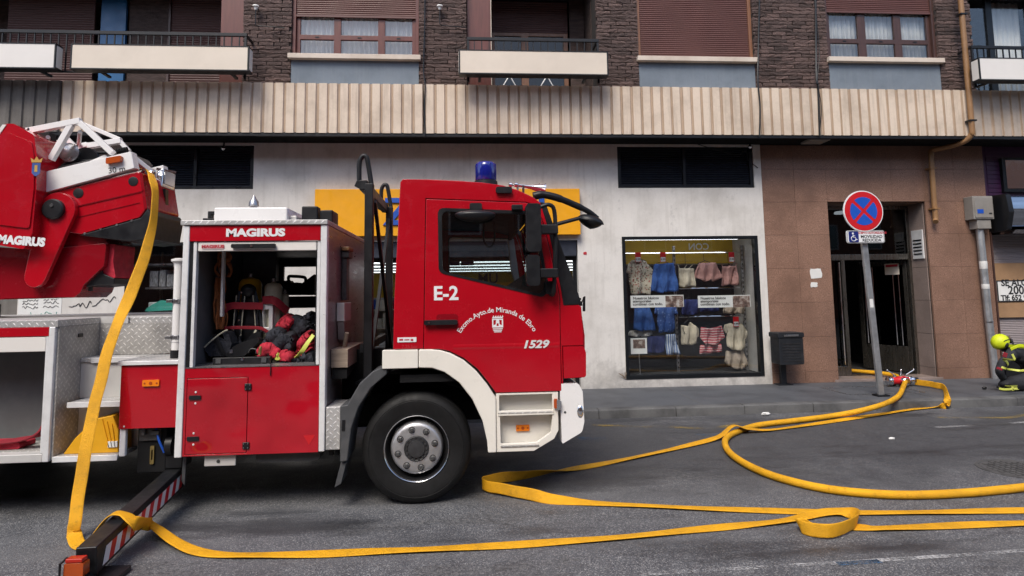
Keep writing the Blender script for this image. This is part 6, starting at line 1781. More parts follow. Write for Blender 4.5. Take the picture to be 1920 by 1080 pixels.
# boom tail: red box over a black bumper
part('boom_box', MB().prism(Q((92, 362), (256, 321), (266, 324), (276, 389), (263, 407), (148, 440), (98, 430)), LY0, LY1), 'red_paint', tt, bevel=.014, seg=3)
part('boom_bumper', MB().prism(Q((149, 441), (264, 408.5), (277, 391), (284, 402), (276, 448), (243, 453)), LY0 - .006, LY1 + .006), 'black_plastic', tt, bevel=.010)
part('boom_end_slot', MB().prism([(LY0 + .36, 2.73), (LY0 + .42, 2.72), (LY0 + .44, 2.45), (LY0 + .38, 2.46)], -2.965, -2.915, 'X'), 'black_plastic', tt)
for px, py, r_ in ((147, 362, .045), (250, 340, .043)):
    c = at(px, py, LY0); part('boom_port', MB().lathe([(r_, 0), (r_, .004), (r_ * .8, .006)], (c.x, LY0, c.z), (0, -1, 0), 24), 'black_plastic', tt)
part('boom_crease', MB().beam(at(95, 398, LY0 - .004), at(270, 358, LY0 - .004), .008, .01), 'red_deep', tt)
for y in (LY0 - .03, LY1 - .07):
    part('ladder_beam', MB().prism(Q((-140, 372), (92, 322), (249, 285), (255, 316), (93, 361), (-140, 420)), y, y + .10), 'white_paint', tt, bevel=.006)
c = at(217, 302, LY0 - .03)
part('amber_lamp', MB().prism(fillet([(c.x - .066, c.z - .036), (c.x + .062, c.z - .012), (c.x + .066, c.z + .044), (c.x - .066, c.z + .022)], .012, 3), LY0 - .07, LY0 - .031), 'amber_dark', tt, bevel=.01)
lettering('30 m', .075, at(219, 318.5, LY0 - .0315), 'ink_black', tt, tilt=R(-8), extrude=.0008)
tub = MB()
def tr(a, b, Y, w_=.05): tub.beam(at(*a, Y), at(*b, Y), w_, w_)
tr((-140, 275), (60, 245), LY0 + .02, .055); tr((55, 246), (152, 227), LY0 + .02, .055)
tr((134, 234), (96, 300), LY0 + .02, .05); tr((150, 230), (212, 288), LY0 + .02, .05)
tr((-20, 262), (-60, 330), LY0 + .02, .05)
part('ladder_truss', tub, 'white_paint', tt, bevel=.004)
tub = MB()
tr((-140, 302), (150, 276), LY1 - .02, .05); tr((105, 290), (165, 271), LY1 - .02, .05); tr((165, 274), (228, 264), LY1 - .02, .055)
tr((120, 255), (150, 285), LY1 - .02, .045); tr((226, 266), (242, 284), LY1 - .02, .04); tr((150, 230), (226, 262), LY1 - .02, .04)
part('ladder_truss', tub, 'white_paint', tt, bevel=.004)
m = MB()
for k in range(4):
    a = at(60 + k * 30, 262 - k * 5, LY0 + .05); b = at(64 + k * 28, 282 - k * 4, LY1 - .05)
    m.tube([a, b], .018, 10)
m.build('rung', 'alu', tt)
c = at(158, 300, LY0 + .2); part('pulley', MB().lathe([(.12, 0), (.125, .01), (.11, .025), (.125, .04), (.12, .05)], c, (0, 1, 0), 28), 'black_plastic', tt)
a = at(150, 302, LY0 + .1); part('pulley_cover', MB().prism(fillet(Q((150, 300), (185, 285), (196, 300), (160, 312)), .02, 3), LY0 + .10, LY0 + .17), 'white_paint', tt, bevel=.01)
m = MB()
for k in range(7):
    a = at(219 + k * 3, 284 - k * .6, LY0 + .12); m.lathe([(.026, 0), (.026, .007)], a, (1, 0, .15), 12)
m.build('spring', 'interior_black', tt)
# fittings at the tail where the hose comes out
part('tail_bar', MB().beam(at(250, 296, LY0 + .1), at(283, 322, LY0 + .25), .05, .045), 'white_paint', tt, bevel=.006)
part('tail_lamp', MB().prism([(LY0 + .34, 2.75), (LY0 + .60, 2.75), (LY0 + .62, 2.92), (LY0 + .36, 2.93)], -3.00, -2.94, 'X'), 'chrome', tt, bevel=.012)
part('tail_lamp_glass', MB().box(-2.939, -2.93, LY0 + .37, LY0 + .58, 2.78, 2.90), 'mirror_glass', tt, bevel=.004)
a = at(283, 322, LY0 + .25)
part('coupling_lugs', MB().lathe([(.05, 0), (.055, .02), (.045, .03), (.05, .08), (.035, .09)], a + Vector((-.06, 0, .02)), (.7, .1, -.45), 20).beam(a + Vector((.0, .1, .05)), a + Vector((.15, .18, .03)), .02, .02), 'chrome', tt)
part('edge_strip', MB().prism(Q((-34, 328), (30, 243), (37, 243), (-24, 330)), LY0 - .166, LY0 - .1605), 'panel_white', tt, smooth=False)
for px, py in ((160, 434), (190, 426), (220, 418), (248, 410)):
    c = at(px, py, LY0); part('bumper_bolt', MB().lathe([(.011, 0), (.009, .006)], (c.x, LY0 - .006, c.z - .02), (0, -1, 0), 10), 'steel', tt)
for k, (q0, q1, q2) in enumerate((((95, 330), (130, 305), (205, 300)), ((95, 318), (140, 290), (200, 286)), ((96, 300), (120, 285), (160, 292)))):
    part('hydraulic_line', MB().tube(catmull([at(*q0, LY0 + .16 + .08 * k), at(*q1, LY0 + .18 + .08 * k), at(*q2, LY0 + .16 + .08 * k)], 6), .014, 8), 'black_plastic', tt)
part('ladder_floor', MB().prism(Q((60, 320), (100, 305), (225, 278), (235, 290), (96, 322)), LY0 + .12, LY1 - .12), 'nut_grey', tt, bevel=.01)
part('winch_drum', MB().lathe([(.07, 0), (.09, .01), (.06, .02), (.06, .34), (.09, .35), (.07, .36)], at(128, 285, LY0 + .12), (0, 1, 0), 20), 'steel', tt)
part('cable_duct', MB().beam(at(60, 262, LY0 + .2), at(100, 258, LY0 + .2), .10, .09), 'interior_black', tt, bevel=.01)
part('boom_seam', MB().beam(at(100, 418, LY0 - .003), at(262, 380, LY0 - .003), .004, .006), 'red_deep', tt)
part('boom_rib', MB().prism(Q((262, 322), (268, 326), (277, 391), (271, 392)), LY0 - .008, LY0 + .002), 'red_deep', tt)
part('warning_label', MB().box(at(112, 420, LY0).x, at(128, 420, LY0).x, LY0 - .004, LY0 - .0008, at(112, 428, LY0).z, at(112, 420, LY0).z), 'panel_white', tt)
part('pivot_bolt', MB().lathe([(.018, 0), (.014, .01)], (pa.x - .02, LY0 - .1, pa.z + .03), (0, -1, 0), 12), 'nut_grey', tt)
# tarpaulin and box hanging under the boom
part('folded_tarpaulin', MB().prism(fillet(Q((186, 456), (204, 456), (200, 490), (205, 520), (196, 522), (176, 516), (180, 490)), .015, 3), LY0 + .1, LY0 + .45), 'jacket_red', tt, bevel=.015)
part('control_box', MB().prism(Q((150, 500), (178, 488), (182, 512), (205, 522), (204, 532), (150, 538)), LY0 + .08, LY0 + .5), 'black_plastic', tt, bevel=.008)
part('box_spike', MB().beam(at(198, 524, LY0 + .1), at(206, 525, LY0 + .1), .01, .01).box(at(168, 540, LY0 + .1).x - .012, at(168, 540, LY0 + .1).x + .012, LY0 + .1, LY0 + .13, at(168, 546, LY0 + .1).z, at(168, 534, LY0 + .1).z), 'black_plastic', tt)
# ------------------------------------------------------------------ hoses
def hose(name, pts, sides, label, wd=.090, th=.009):
    return tag(MB().ribbon(pts, sides, wd, th, 8, jit=.0025).build(name, 'hose_yellow', angle=50), label, 'hose', 'yellow fire hoses')
V3 = lambda v, z: Vector((v.x, v.y, z))
HX, HY, UP, DN = Vector((1, 0, 0)), Vector((0, 1, 0)), Vector((0, 0, 1)), Vector((0, 0, -1))
# hose from the ladder: down to the road, over the stabiliser, along the road, through a loop
def on_beam(px, py):
    best = None
    for k in range(400):
        s = k / 399
        q = p0.lerp(p1, s) + Vector((0, 0, .09))
        v = q - Vector((0, 0, CAMH)); u = 960 + FPX * v.dot(AX) / v.dot(CX); w_ = CYPX - FPX * v.dot(BX) / v.dot(CX)
        e = (u - px) ** 2 + (w_ - py) ** 2
        if best is None or e < best[0]: best = (e, q)
    return best[1]
p0 = Vector((-2.31, 5.25, .245)); p1 = Vector((-2.22, 3.92, .135))
ob_ = on_beam(222, 965)
pts = [(at(268, 318, 6.10), HY), (at(281, 323, 6.02), HY), (at(288, 345, 5.72), Vector((.12, 1, 0))), (at(291, 375, 5.66), Vector((.16, 1, 0))), (at(286, 425, 5.60), Vector((.28, .95, 0))), (at(271, 480, 5.42), Vector((.5, .85, 0))), (at(249, 540, 5.24), Vector((.75, .65, 0))),
       (at(224, 600, 5.06), HX), (at(203, 655, 4.98), HX), (at(188, 715, 4.92), HX), (at(175, 770, 4.86), HX), (at(160, 850, 4.78), HX), (at(147, 925, 4.72), HX), (at(140, 980, 4.67), HX), (V3(gr(139, 1012), .035), HX)]
c = gr(150, 1016)
end_dir = Vector((.6, .8, 0))
pts += [(Vector((c.x + .06, c.y - .10, .012)), Vector((.9, .45, 0))), (Vector((c.x + .16, c.y - .14, .03)), Vector((.5, .85, 0))),
        (Vector((ob_.x - .14, ob_.y - .01, ob_.z - .10)), HY), (ob_ + Vector((-.055, 0, .010)), HY), (ob_ + Vector((.035, -.01, .012)), HY), (ob_ + Vector((.12, -.03, -.04)), HY)]
for px, py in ((285, 1003), (330, 1028)):
    g = gr(px, py); k = (370 - px) / 150
    pts.append((V3(gr(px, py + 0), .012) + Vector((0, .0, .10 * k)), HY))
for px, py in ((385, 1041), (470, 1044), (600, 1042), (740, 1036), (870, 1030), (1020, 1021), (1180, 1009), (1330, 994), (1420, 985)):
    pts.append((V3(gr(px, py), .012), HY))
lc = gr(1553, 992)
mid = gr(1490, 978)
loop = [(V3(gr(1490, 977), .016), HY), (V3(gr(1535, 968), .022), Vector((0, 1, .1))), (V3(gr(1580, 967), .032), Vector((.15, 1, .35))), (V3(gr(1607, 979), .048), Vector((.6, .4, .7))), (V3(gr(1602, 997), .056), Vector((.15, -.1, 1))), (V3(gr(1560, 1012), .056), UP),
        (V3(gr(1517, 1006), .052), Vector((-.1, .2, 1))), (V3(gr(1499, 997), .042), Vector((-.2, .45, .8))), (V3(gr(1524, 991), .022), Vector((0, -.9, .35))), (V3(gr(1572, 991), .013), -HY), (V3(gr(1625, 993), .013), -HY)]
pts += loop
for px, py in ((1660, 993), (1780, 989), (1920, 984), (2080, 978), (2300, 968)):
    pts.append((V3(gr(px, py), .012), -HY))
hose('fire_hose', [p for p, _ in pts], [s for _, s in pts], 'flat yellow hose hanging from the ladder, crossing the striped stabiliser and looping on the road')
# second flat hose: from the right edge to the fold beside the wheel, back to the coupling on the pavement
pts = []
for px, py in ((2300, 953), (2080, 957), (1920, 960), (1760, 963), (1600, 964), (1400, 959), (1230, 952), (1110, 946)): pts.append((V3(gr(px, py), .012), HY))
pts += [(V3(gr(1040, 943), .030), Vector((0, .75, .65))), (V3(gr(990, 939), .054), Vector((0, .2, 1))), (V3(gr(940, 931), .060), UP), (V3(gr(913, 925), .060), UP), (V3(gr(905, 920), .060), UP), (V3(gr(911, 916), .060), UP), (V3(gr(945, 908), .058), UP), (V3(gr(1000, 898), .045), Vector((.1, -.6, .8)))]
for px, py in ((1080, 881), (1180, 862), (1280, 840)): pts.append((V3(gr(px, py), .014), -HY))
pts += [(V3(gr(1345, 825), .03), -HY), (V3(gr(1375, 816), .104), -HY), (V3(gr(1400, 813), .06), -HY)]
for px, py in ((1445, 808), (1520, 798), (1620, 783), (1700, 771)): pts.append((V3(gr(px, py), .014), -HY))
kq = gr(1752, 766)
pts += [(V3(gr(1740, 766), .016), Vector((.2, -1, .1))), (Vector((kq.x + .13, KY - .05, .05)), Vector((.9, -.2, .5))), (Vector((kq.x + .20, KY + .02, PZ + .045)), Vector((.6, -.2, .8))), (V3(gr(1770, 733, PZ), PZ + .05), Vector((.3, .1, 1))), (V3(gr(1755, 729, PZ), PZ + .052), Vector((0, .2, 1))), (V3(gr(1735, 726, PZ), PZ + .058), UP), (V3(gr(1716, 723.5, PZ), PZ + .06), UP)]
hose('fire_hose', [p for p, _ in pts], [s for _, s in pts], 'flat empty yellow hose folded back beside the wheel and running to the coupling')
# charged round hoses
cpl = gr(1690, 724, PZ); CPZ = PZ + .085
rr_ = .033
pts = [Vector((cpl.x - .0, cpl.y - .10, CPZ)), gr(1688, 738, PZ + .050), gr(1677, 748, PZ + .040), gr(1658, 757.5, PZ + .036)]
k1 = gr(1645, 757, PZ)
pts += [gr(1630, 766, PZ + .012), gr(1595, 774, .075), gr(1545, 782, .038), gr(1480, 790, rr_), V3(gr(1420, 803), rr_), V3(gr(1380, 816), rr_), V3(gr(1362, 828), rr_), V3(gr(1361, 843), rr_), V3(gr(1375, 861), rr_), V3(gr(1412, 884), rr_), V3(gr(1470, 906), rr_), V3(gr(1560, 926), rr_), V3(gr(1680, 936), rr_), V3(gr(1800, 933), rr_), V3(gr(1920, 922), rr_), V3(gr(2060, 905), rr_), V3(gr(2200, 880), rr_)]
tag(MB().tube(catmull(pts, 10), rr_, 16).build('fire_hose', 'hose_yellow_round'), 'thick round water-filled yellow hose curving over the kerb across the road', 'hose', 'yellow fire hoses')
pts = [Vector((6.25, 12.6, PZ + .08)), Vector((6.40, 11.7, PZ + .08)), Vector((6.62, 11.0, PZ + .08)), Vector((6.92, FY + .56, PZ + .085)), Vector((7.12, FY + .24, PZ + .085)), Vector((7.16, FY - .04, PZ + .075)), Vector((cpl.x + .03, cpl.y + .17, CPZ)), Vector((cpl.x + .01, cpl.y + .09, CPZ))]
tag(MB().tube(catmull(pts, 10), rr_, 16).build('fire_hose', 'hose_yellow_round'), 'round yellow hose running from the coupling into the dark entrance', 'hose', 'yellow fire hoses')
# hose divider
hd = thing('hose_divider', (cpl.x, cpl.y, PZ), 'red three-way hose divider with chrome levers on the pavement', 'hose coupling')
o_ = Vector((cpl.x, cpl.y, CPZ))
MB().lathe([(.045, -.15), (.058, -.14), (.058, -.06), (.07, -.04), (.07, .06), (.055, .09), (.05, .12)], o_, (1, 0, 0), 20).build('body', 'sign_red', hd)
MB().lathe([(.05, 0), (.06, .01), (.06, .07), (.05, .08)], o_ + Vector((0, -.06, 0)), (0, -1, 0), 18).build('outlet', 'chrome', hd)
MB().lathe([(.05, 0), (.06, .01), (.06, .07), (.05, .08)], o_ + Vector((0, .02, 0)), (0, 1, 0), 18).build('outlet', 'chrome', hd)
MB().lathe([(.052, 0), (.066, .01), (.066, .03), (.056, .035), (.062, .05), (.062, .075), (.05, .08)], o_ + Vector((-.15, 0, 0)), (-1, 0, 0), 18).build('outlet', 'chrome', hd)
MB().lathe([(.052, 0), (.066, .01), (.066, .03), (.056, .035), (.062, .05), (.062, .075), (.05, .08)], o_ + Vector((.12, 0, 0)), (1, 0, 0), 18).build('outlet', 'chrome', hd)
MB().lathe([(.045, 0), (.045, .07)], o_ + Vector((.20, 0, 0)), (1, 0, 0), 16).build('hose_socket', 'black_plastic', hd)
for dx, tx in ((-.10, -.13), (.0, .0), (.09, .12)):
    b = o_ + Vector((dx, 0, .06))
    MB().lathe([(.022, 0), (.022, .03), (.014, .035)], b, n=14).build('valve', 'chrome', hd)
    MB().tube([b + Vector((0, 0, .03)), b + Vector((tx, -.02, .105))], .008, 8).ell(b + Vector((tx, -.02, .108)), .015, .015, .015, 10, 8).build('lever', 'chrome', hd)
for dx in (-.09, .08): MB().box(o_.x + dx - .02, o_.x + dx + .02, o_.y - .04, o_.y + .04, PZ, CPZ - .05).build('foot', 'nut_grey', hd)

# ------------------------------------------------------------------ wheel chock on the stairs
ck = thing('wheel_chock', (-2.85, 5.2, .47), 'yellow plastic wheel chock on the lowest truck step', 'wheel chock')
S = lambda px, py: xz(px, py, 5.13)
pg = [S(118, 846), S(140, 822), S(177, 786), S(211, 779), S(222, 806), S(222, 844)]
zb = .471
pg = [(x, max(z, zb)) for x, z in pg]; pg[0] = (pg[0][0], zb); pg[-1] = (pg[-1][0], zb)
MB().prism(pg, 5.13, 5.33).build('body', 'chock_yellow', ck, bevel=.008)
for k in range(3):
    a = S(192 + k * 9, 786 + k * 4); b = S(205 + k * 6, 838)
    MB().beam((a[0], 5.126, a[1]), (b[0], 5.126, b[1]), .006, .010, up=(0, 1, 0)).build('rib', 'chock_yellow', ck)
c = S(212, 832); MB().box(c[0] - .035, c[0] + .035, 5.121, 5.129, c[1] - .025, c[1] + .02).build('label', 'paper', ck)

# ------------------------------------------------------------------ equipment in the locker
E8 = lambda x, y, Y=5.5: at(360 + x / 4.908, 470 + y / 4.908, Y)
re = random.Random(21)
def coil(cx8, y0, y1, w8, Y, label):
    a = E8(cx8, y0, Y); b = E8(cx8 + 10, y1, Y); hw = w8 / 4.908 / (1150 / Y) / 2
    t = thing('rope_coil', b, label, 'rope', 'orange ropes hung in the locker')
    m = MB(); n = 15
    for k in range(n):
        u = (k / (n - 1) - .5) * 2; v = re.uniform(-.05, .05)
        pts = []
        for j in range(9):
            s = j / 8; z = a.z + (b.z - a.z) * s
            pinch = .45 + .55 * abs(math.cos(math.pi * (s * 1.0 + .12)))
            env = math.sin(math.pi * min(max(s, .04), .97)) ** .35
            pts.append((a.x + (b.x - a.x) * s + u * hw * pinch * env + re.uniform(-.004, .004), Y + v + .02 * math.sin(s * 6 + k), z))
        m.tube(catmull(pts, 3), .0075, 6)
    m.build('strands', 'rope_orange', t)
    zc = a.z + (b.z - a.z) * .42
    MB().lathe([(hw * .62, 0), (hw * .70, .01), (hw * .70, .03), (hw * .62, .04)], (a.x, Y, zc), n=14).build('binding', 'rope_orange', t)
    MB().tube([(a.x, Y, a.z - .01), (a.x, Y + .02, 2.11)], .006, 6).build('hook', 'steel', t)
coil(295, 15, 240, 150, 5.52, 'orange rope coil hanging at the top left of the open locker')
coil(255, 250, 720, 120, 5.48, 'longer orange rope coil hanging below the upper one in the locker')
def cyl(name, x8, y0, y1, w8, Y, mt, label, txt=None):
    a = E8(x8, y0, Y); b = E8(x8, y1, Y); r = w8 / 4.908 / (1150 / Y) / 2
    z0 = 1.118 if y1 > 900 else b.z
    h_ = a.z - z0
    t = thing(name, (a.x, Y, z0), label, 'cylinder', 'breathing air cylinders')
    MB().lathe([(r * .55, 0), (r * .9, .02), (r, .05), (r, h_ - r * .75), (r * .93, h_ - r * .45), (r * .72, h_ - r * .18), (r * .4, h_ - .01), (r * .2, h_)], (a.x, Y, z0), n=28).build('shell', mt, t)
    MB().lathe([(.018, 0), (.018, .03), (.012, .035)], (a.x, Y, z0 + h_), n=12).build('valve', 'steel', t)
    if txt: lettering(txt, .05, (a.x, Y - r - .001, a.z - .14), 'ink_black', t, fn=lambda v: Vector((v.x, v.y, -(r - math.sqrt(max(r * r - v.x * v.x, 0)))+v.z)))
    return t
cyl('air_cylinder', 540, 245, 960, 195, 5.74, 'tank_yellow', 'yellow air cylinder behind the black harness in the locker')
cyl('air_cylinder', 752, 288, 960, 150, 5.62, 'tank_cream', 'cream air cylinder with dark number in the locker', '15')
cyl('air_cylinder', 855, 392, 960, 70, 5.70, 'tank_cream', 'narrow cream cylinder half hidden right of the numbered one')
# harness: back plate, straps
hs = thing('breathing_harness', E8(510, 960, 5.55), 'black breathing apparatus harness standing upright in the locker', 'harness')
P8 = lambda l, Y: [(E8(x, y, Y).x, E8(x, y, Y).z) for x, y in l]
MB().prism(fillet(P8([(462, 400), (490, 372), (540, 375), (570, 410), (585, 520), (610, 700), (600, 900), (560, 960), (380, 960), (390, 760), (435, 540)], 5.55), .02, 3), 5.55, 5.62).build('back_plate', 'black_plastic', hs, bevel=.02)
for x0, x1 in ((440, 380), (490, 452), (545, 600), (580, 640)):
    q = [E8(x0, 370, 5.53), E8((x0 + x1) / 2 + 6, 520, 5.52), E8(x1, 700, 5.53), E8(x1 - 12, 880, 5.52)]
    MB().ribbon(q, [HX] * 4, .022, .008, 5).build('strap', 'jacket_dark', hs)
for x0, x1 in ((487, 450), (410, 375), (560, 590)):
    MB().tube(catmull([E8(x0, 410, 5.515), E8((x0 + x1) / 2, 560, 5.51), E8(x1, 780, 5.515)], 5), .0045, 6).build('hose_line', 'tank_cream', hs)
for x, y in ((457, 385), (432, 640), (440, 790)):
    MB().lathe([(.009, 0), (.007, .006)], E8(x, y, 5.505), (0, -1, 0), 10).build('buckle', 'chrome', hs)
MB().ell(E8(520, 370, 5.54), .068, .05, .062, 16, 10).build('face_mask', 'black_plastic', hs)
MB().tube(catmull([E8(590, 730, 5.48), E8(560, 790, 5.46), E8(500, 850, 5.45), E8(440, 915, 5.45)], 5), .010, 8).build('waist_pipe', 'tank_cream', hs)
MB().prism(fillet(P8([(430, 920), (560, 760), (640, 740), (640, 800), (480, 960), (440, 960)], 5.46), .02, 3), 5.44, 5.52).build('hip_pad', 'black_plastic', hs, bevel=.015)
for nm, l, Y, lab in (('retaining_strap', [(290, 550), (352, 510), (500, 508), (655, 510)], 5.48, 'wide dark red strap round the harness and cylinders'), ('retaining_strap', [(300, 712), (380, 708), (520, 708), (640, 716), (735, 775)], 5.47, 'narrow red strap lower down round the harness')):
    q = [E8(x, y, Y) for x, y in l]
    tag(MB().ribbon(q, [UP] * len(q), .062 if l[0][1] < 600 else .028, .008, 6).build(nm, 'strap_red'), lab, 'strap', 'red retaining straps')
q = [E8(650, 455, 5.50), E8(760, 462, 5.47), E8(880, 560, 5.56)]
tag(MB().ribbon(q, [UP] * 3, .07, .008, 6).build('retaining_strap', 'strap_red'), 'dark red strap wrapped round the cream cylinder', 'strap', 'red retaining straps')
rk_ = [(640, 492), (745, 488), (740, 770), (655, 760)]
tag(MB().plate(P8(rk_, 5.50), [P8([(655, 545), (705, 540), (702, 705), (660, 705)], 5.50)], 5.50, 5.58).build('cylinder_bracket', 'alu', bevel=.006), 'bare aluminium bracket frame between harness and cream cylinder', 'bracket')
# slide-out tray
a = E8(185, 1045, 5.2); b = E8(722, 975, 5.2)
ty = thing('equipment_tray', ((a.x + b.x) / 2, 5.25, 1.118), 'low black slide-out tray bar at the front of the locker floor', 'tray')
MB().box(a.x, b.x, 5.20, 5.26, 1.119, b.z).build('bar', 'black_plastic', ty, bevel=.006)
for x in (a.x + .05, b.x - .05): MB().box(x - .02, x + .02, 5.19, 5.1995, 1.13, b.z - .008).build('end_block', 'grey_plastic', ty)
c = E8(463, 1000, 5.195); MB().lathe([(.014, 0), (.010, .008)], c, (0, -1, 0), 14).build('knob', 'chrome', ty)
# navy bag with strap, black cases
bg_ = thing('tool_bag', E8(240, 960, 5.35), 'dark navy bag with a strap leaning at the left of the locker floor', 'bag')
MB().prism(fillet(P8([(112, 905), (235, 780), (325, 735), (365, 860), (330, 965), (160, 975)], 5.36), .02, 3), 5.36, 5.52).build('body', 'jacket_dark', bg_, bevel=.02)
MB().ribbon([E8(210, 770, 5.345), E8(240, 850, 5.34), E8(275, 920, 5.34), E8(300, 965, 5.345)], [HX] * 4, .035, .006, 5).build('strap', 'black_plastic', bg_)
MB().tube(catmull([E8(112, 890, 5.34), E8(200, 810, 5.335), E8(290, 745, 5.34), E8(330, 730, 5.35)], 5), .006, 6).build('piping', 'tank_cream', bg_)
bc_ = thing('tool_case', E8(500, 965, 5.30), 'black hard case tilted in front of the harness in the locker', 'case')
MB().prism(fillet(P8([(300, 965), (385, 880), (440, 850), (600, 800), (625, 830), (480, 970), (320, 975)], 5.33), .012, 3), 5.33, 5.42).build('shell', 'black_plastic', bc_, bevel=.012)
MB().tube(catmull([E8(520, 940, 5.32), E8(540, 905, 5.315), E8(590, 910, 5.315), E8(590, 945, 5.32)], 5), .006, 8).build('handle', 'grey_plastic', bc_)
MB().box(E8(345, 960, 5.32).x, E8(372, 960, 5.32).x, 5.322, 5.3295, E8(350, 945, 5.32).z, E8(350, 910, 5.32).z).build('clasp', 'chrome', bc_)
# turnout jackets: crumpled folds
def heap(name, outline, Y, d, mt, label, seed, parent=None, amp=.035):
    P = P8(outline, Y); bm = bmesh.new()
    bm.faces.new([bm.verts.new((x, 0, z)) for x, z in fillet(P, .03, 3)])
    bmesh.ops.triangulate(bm, faces=bm.faces[:])
    for _ in range(5):
        e = [q for q in bm.edges if q.calc_length() > .022]
        if not e: break
        bmesh.ops.subdivide_edges(bm, edges=e, cuts=1); bmesh.ops.triangulate(bm, faces=bm.faces[:])
    r_ = random.Random(seed); w_ = [(r_.uniform(-60, 60), r_.uniform(20, 70), r_.uniform(0, 6)) for _ in range(6)]
    bd = [v for v in bm.verts if v.is_boundary]
    for v in bm.verts:
        dmin = min((v.co - b.co).length for b in bd)
        h_ = sum(math.sin(v.co.x * a + v.co.z * b * .7 + c_) for a, b, c_ in w_) / 6
        v.co.y = Y - min(dmin * 1.6, d) - (h_ * amp if dmin > .004 else 0)
    me = bpy.data.meshes.new(name); bm.to_mesh(me); bm.free()
    o = link(name, me, mt, parent, angle=80)
    s = o.modifiers.new('solid', 'SOLIDIFY'); s.thickness = .03; s.offset = -1
    if parent is None: tag(o, label, 'jacket', 'turnout clothing in the locker')
    return o
jk = thing('turnout_jacket', E8(960, 1030, 5.4), 'red and black turnout jacket with yellow stripe heaped at the right of the locker', 'jacket')
heap('black_shell', [(690, 830), (760, 735), (830, 720), (870, 780), (940, 760), (960, 860), (930, 930), (860, 900), (790, 920), (700, 900)], 5.42, .10, 'jacket_dark', '', 1, jk)
heap('red_lining', [(640, 900), (690, 855), (760, 860), (810, 910), (800, 985), (740, 940), (720, 1000), (650, 965)], 5.36, .07, 'jacket_red', '', 2, jk)
heap('red_sleeve', [(790, 700), (850, 630), (900, 600), (960, 640), (930, 700), (905, 820), (860, 800), (845, 720)], 5.52, .09, 'jacket_red', '', 3, jk)
heap('red_sleeve', [(1030, 800), (1122, 735), (1124, 905), (1060, 960), (960, 985), (1000, 900)], 5.42, .09, 'jacket_red', '', 4, jk)
heap('black_sleeve', [(880, 640), (960, 615), (1040, 640), (1120, 560), (1124, 740), (1030, 800), (960, 860), (905, 760)], 5.56, .10, 'jacket_dark', '', 5, jk)
heap('black_hem', [(790, 1000), (900, 960), (1000, 985), (1124, 920), (1124, 1025), (960, 1042), (830, 1038)], 5.36, .08, 'jacket_dark', '', 6, jk)
heap('red_hem', [(810, 950), (880, 930), (950, 975), (900, 1000), (820, 1000)], 5.33, .05, 'jacket_red', '', 7, jk)
MB().ribbon([E8(1118, 775, 5.27), E8(1060, 855, 5.255), E8(1010, 930, 5.255), E8(955, 985, 5.275)], [Vector((.8, 0, .5))] * 4, .036, .006, 6).build('reflective_stripe', 'hi_vis', jk)
MB().ribbon([E8(760, 965, 5.26), E8(790, 985, 5.25), E8(808, 945, 5.26)], [UP] * 3, .045, .006, 5).build('reflective_stripe', 'hi_vis', jk)
hn_ = thing('clip_lanyard', E8(722, 1040, 5.2), 'thin black lanyard hanging over the locker sill', 'lanyard')
MB().tube(catmull([E8(690, 940, 5.26), E8(715, 990, 5.2), E8(723, 1040, 5.06), E8(724, 1085, 5.035), E8(722, 1150, 5.036)], 5), .004, 6).build('cord', 'black_plastic', hn_)
MB().lathe([(.010, 0), (.014, .01), (.014, .05), (.008, .07)], E8(622, 960, 5.2), (.1, 0, 1), 12).build('clip', 'brass', hn_)
# dark bag with a handle against the far opening
fb = thing('equipment_bag', E8(900, 420, 7.1), 'dark bag with a carrying handle against the far opening of the locker', 'bag')
ol = [(690, 330), (720, 290), (760, 280), (800, 282), (880, 272), (905, 298), (960, 292), (1010, 300), (1050, 270), (1124, 215), (1124, 410), (690, 410)]
MB().prism(P8(ol, 7.1), 7.1, 7.3).build('body', 'jacket_dark', fb, bevel=.02)
MB().tube(catmull([E8(893, 290, 7.08), E8(890, 240, 7.08), E8(940, 236, 7.08), E8(1000, 240, 7.08), E8(1040, 250, 7.08), E8(1048, 290, 7.08)], 5), .018, 8).build('handle', 'black_plastic', fb)

# ------------------------------------------------------------------ firefighter kneeling on the pavement
FYY = 8.80
pn = thing('person', gr(1905, 735, PZ), 'firefighter in dark uniform and bright yellow helmet kneeling bent over on the pavement', 'person')
J = lambda px, py, dy=0.0: at(px, py, FYY + dy)
def skin_body(name, joints, edges, root, mt, parent, sub=2):
    me = bpy.data.meshes.new(name)
    me.from_pydata([tuple(j[0]) for j in joints], edges, [])
    o = bpy.data.objects.new(name, me); COL.objects.link(o)
    me.materials.append(MT[mt])
    sk = o.modifiers.new('skin', 'SKIN'); sk.use_smooth_shade = True
    for i, j in enumerate(joints):
        me.skin_vertices[0].data[i].radius = j[1] if isinstance(j[1], tuple) else (j[1], j[1])
        me.skin_vertices[0].data[i].use_root = i == root
    s = o.modifiers.new('sub', 'SUBSURF'); s.levels = sub; s.render_levels = sub
    attach(o, parent)
    return o
ground = lambda px, py, dy, z: Vector((at(px, py, FYY + dy).x, FYY + dy, PZ + z))
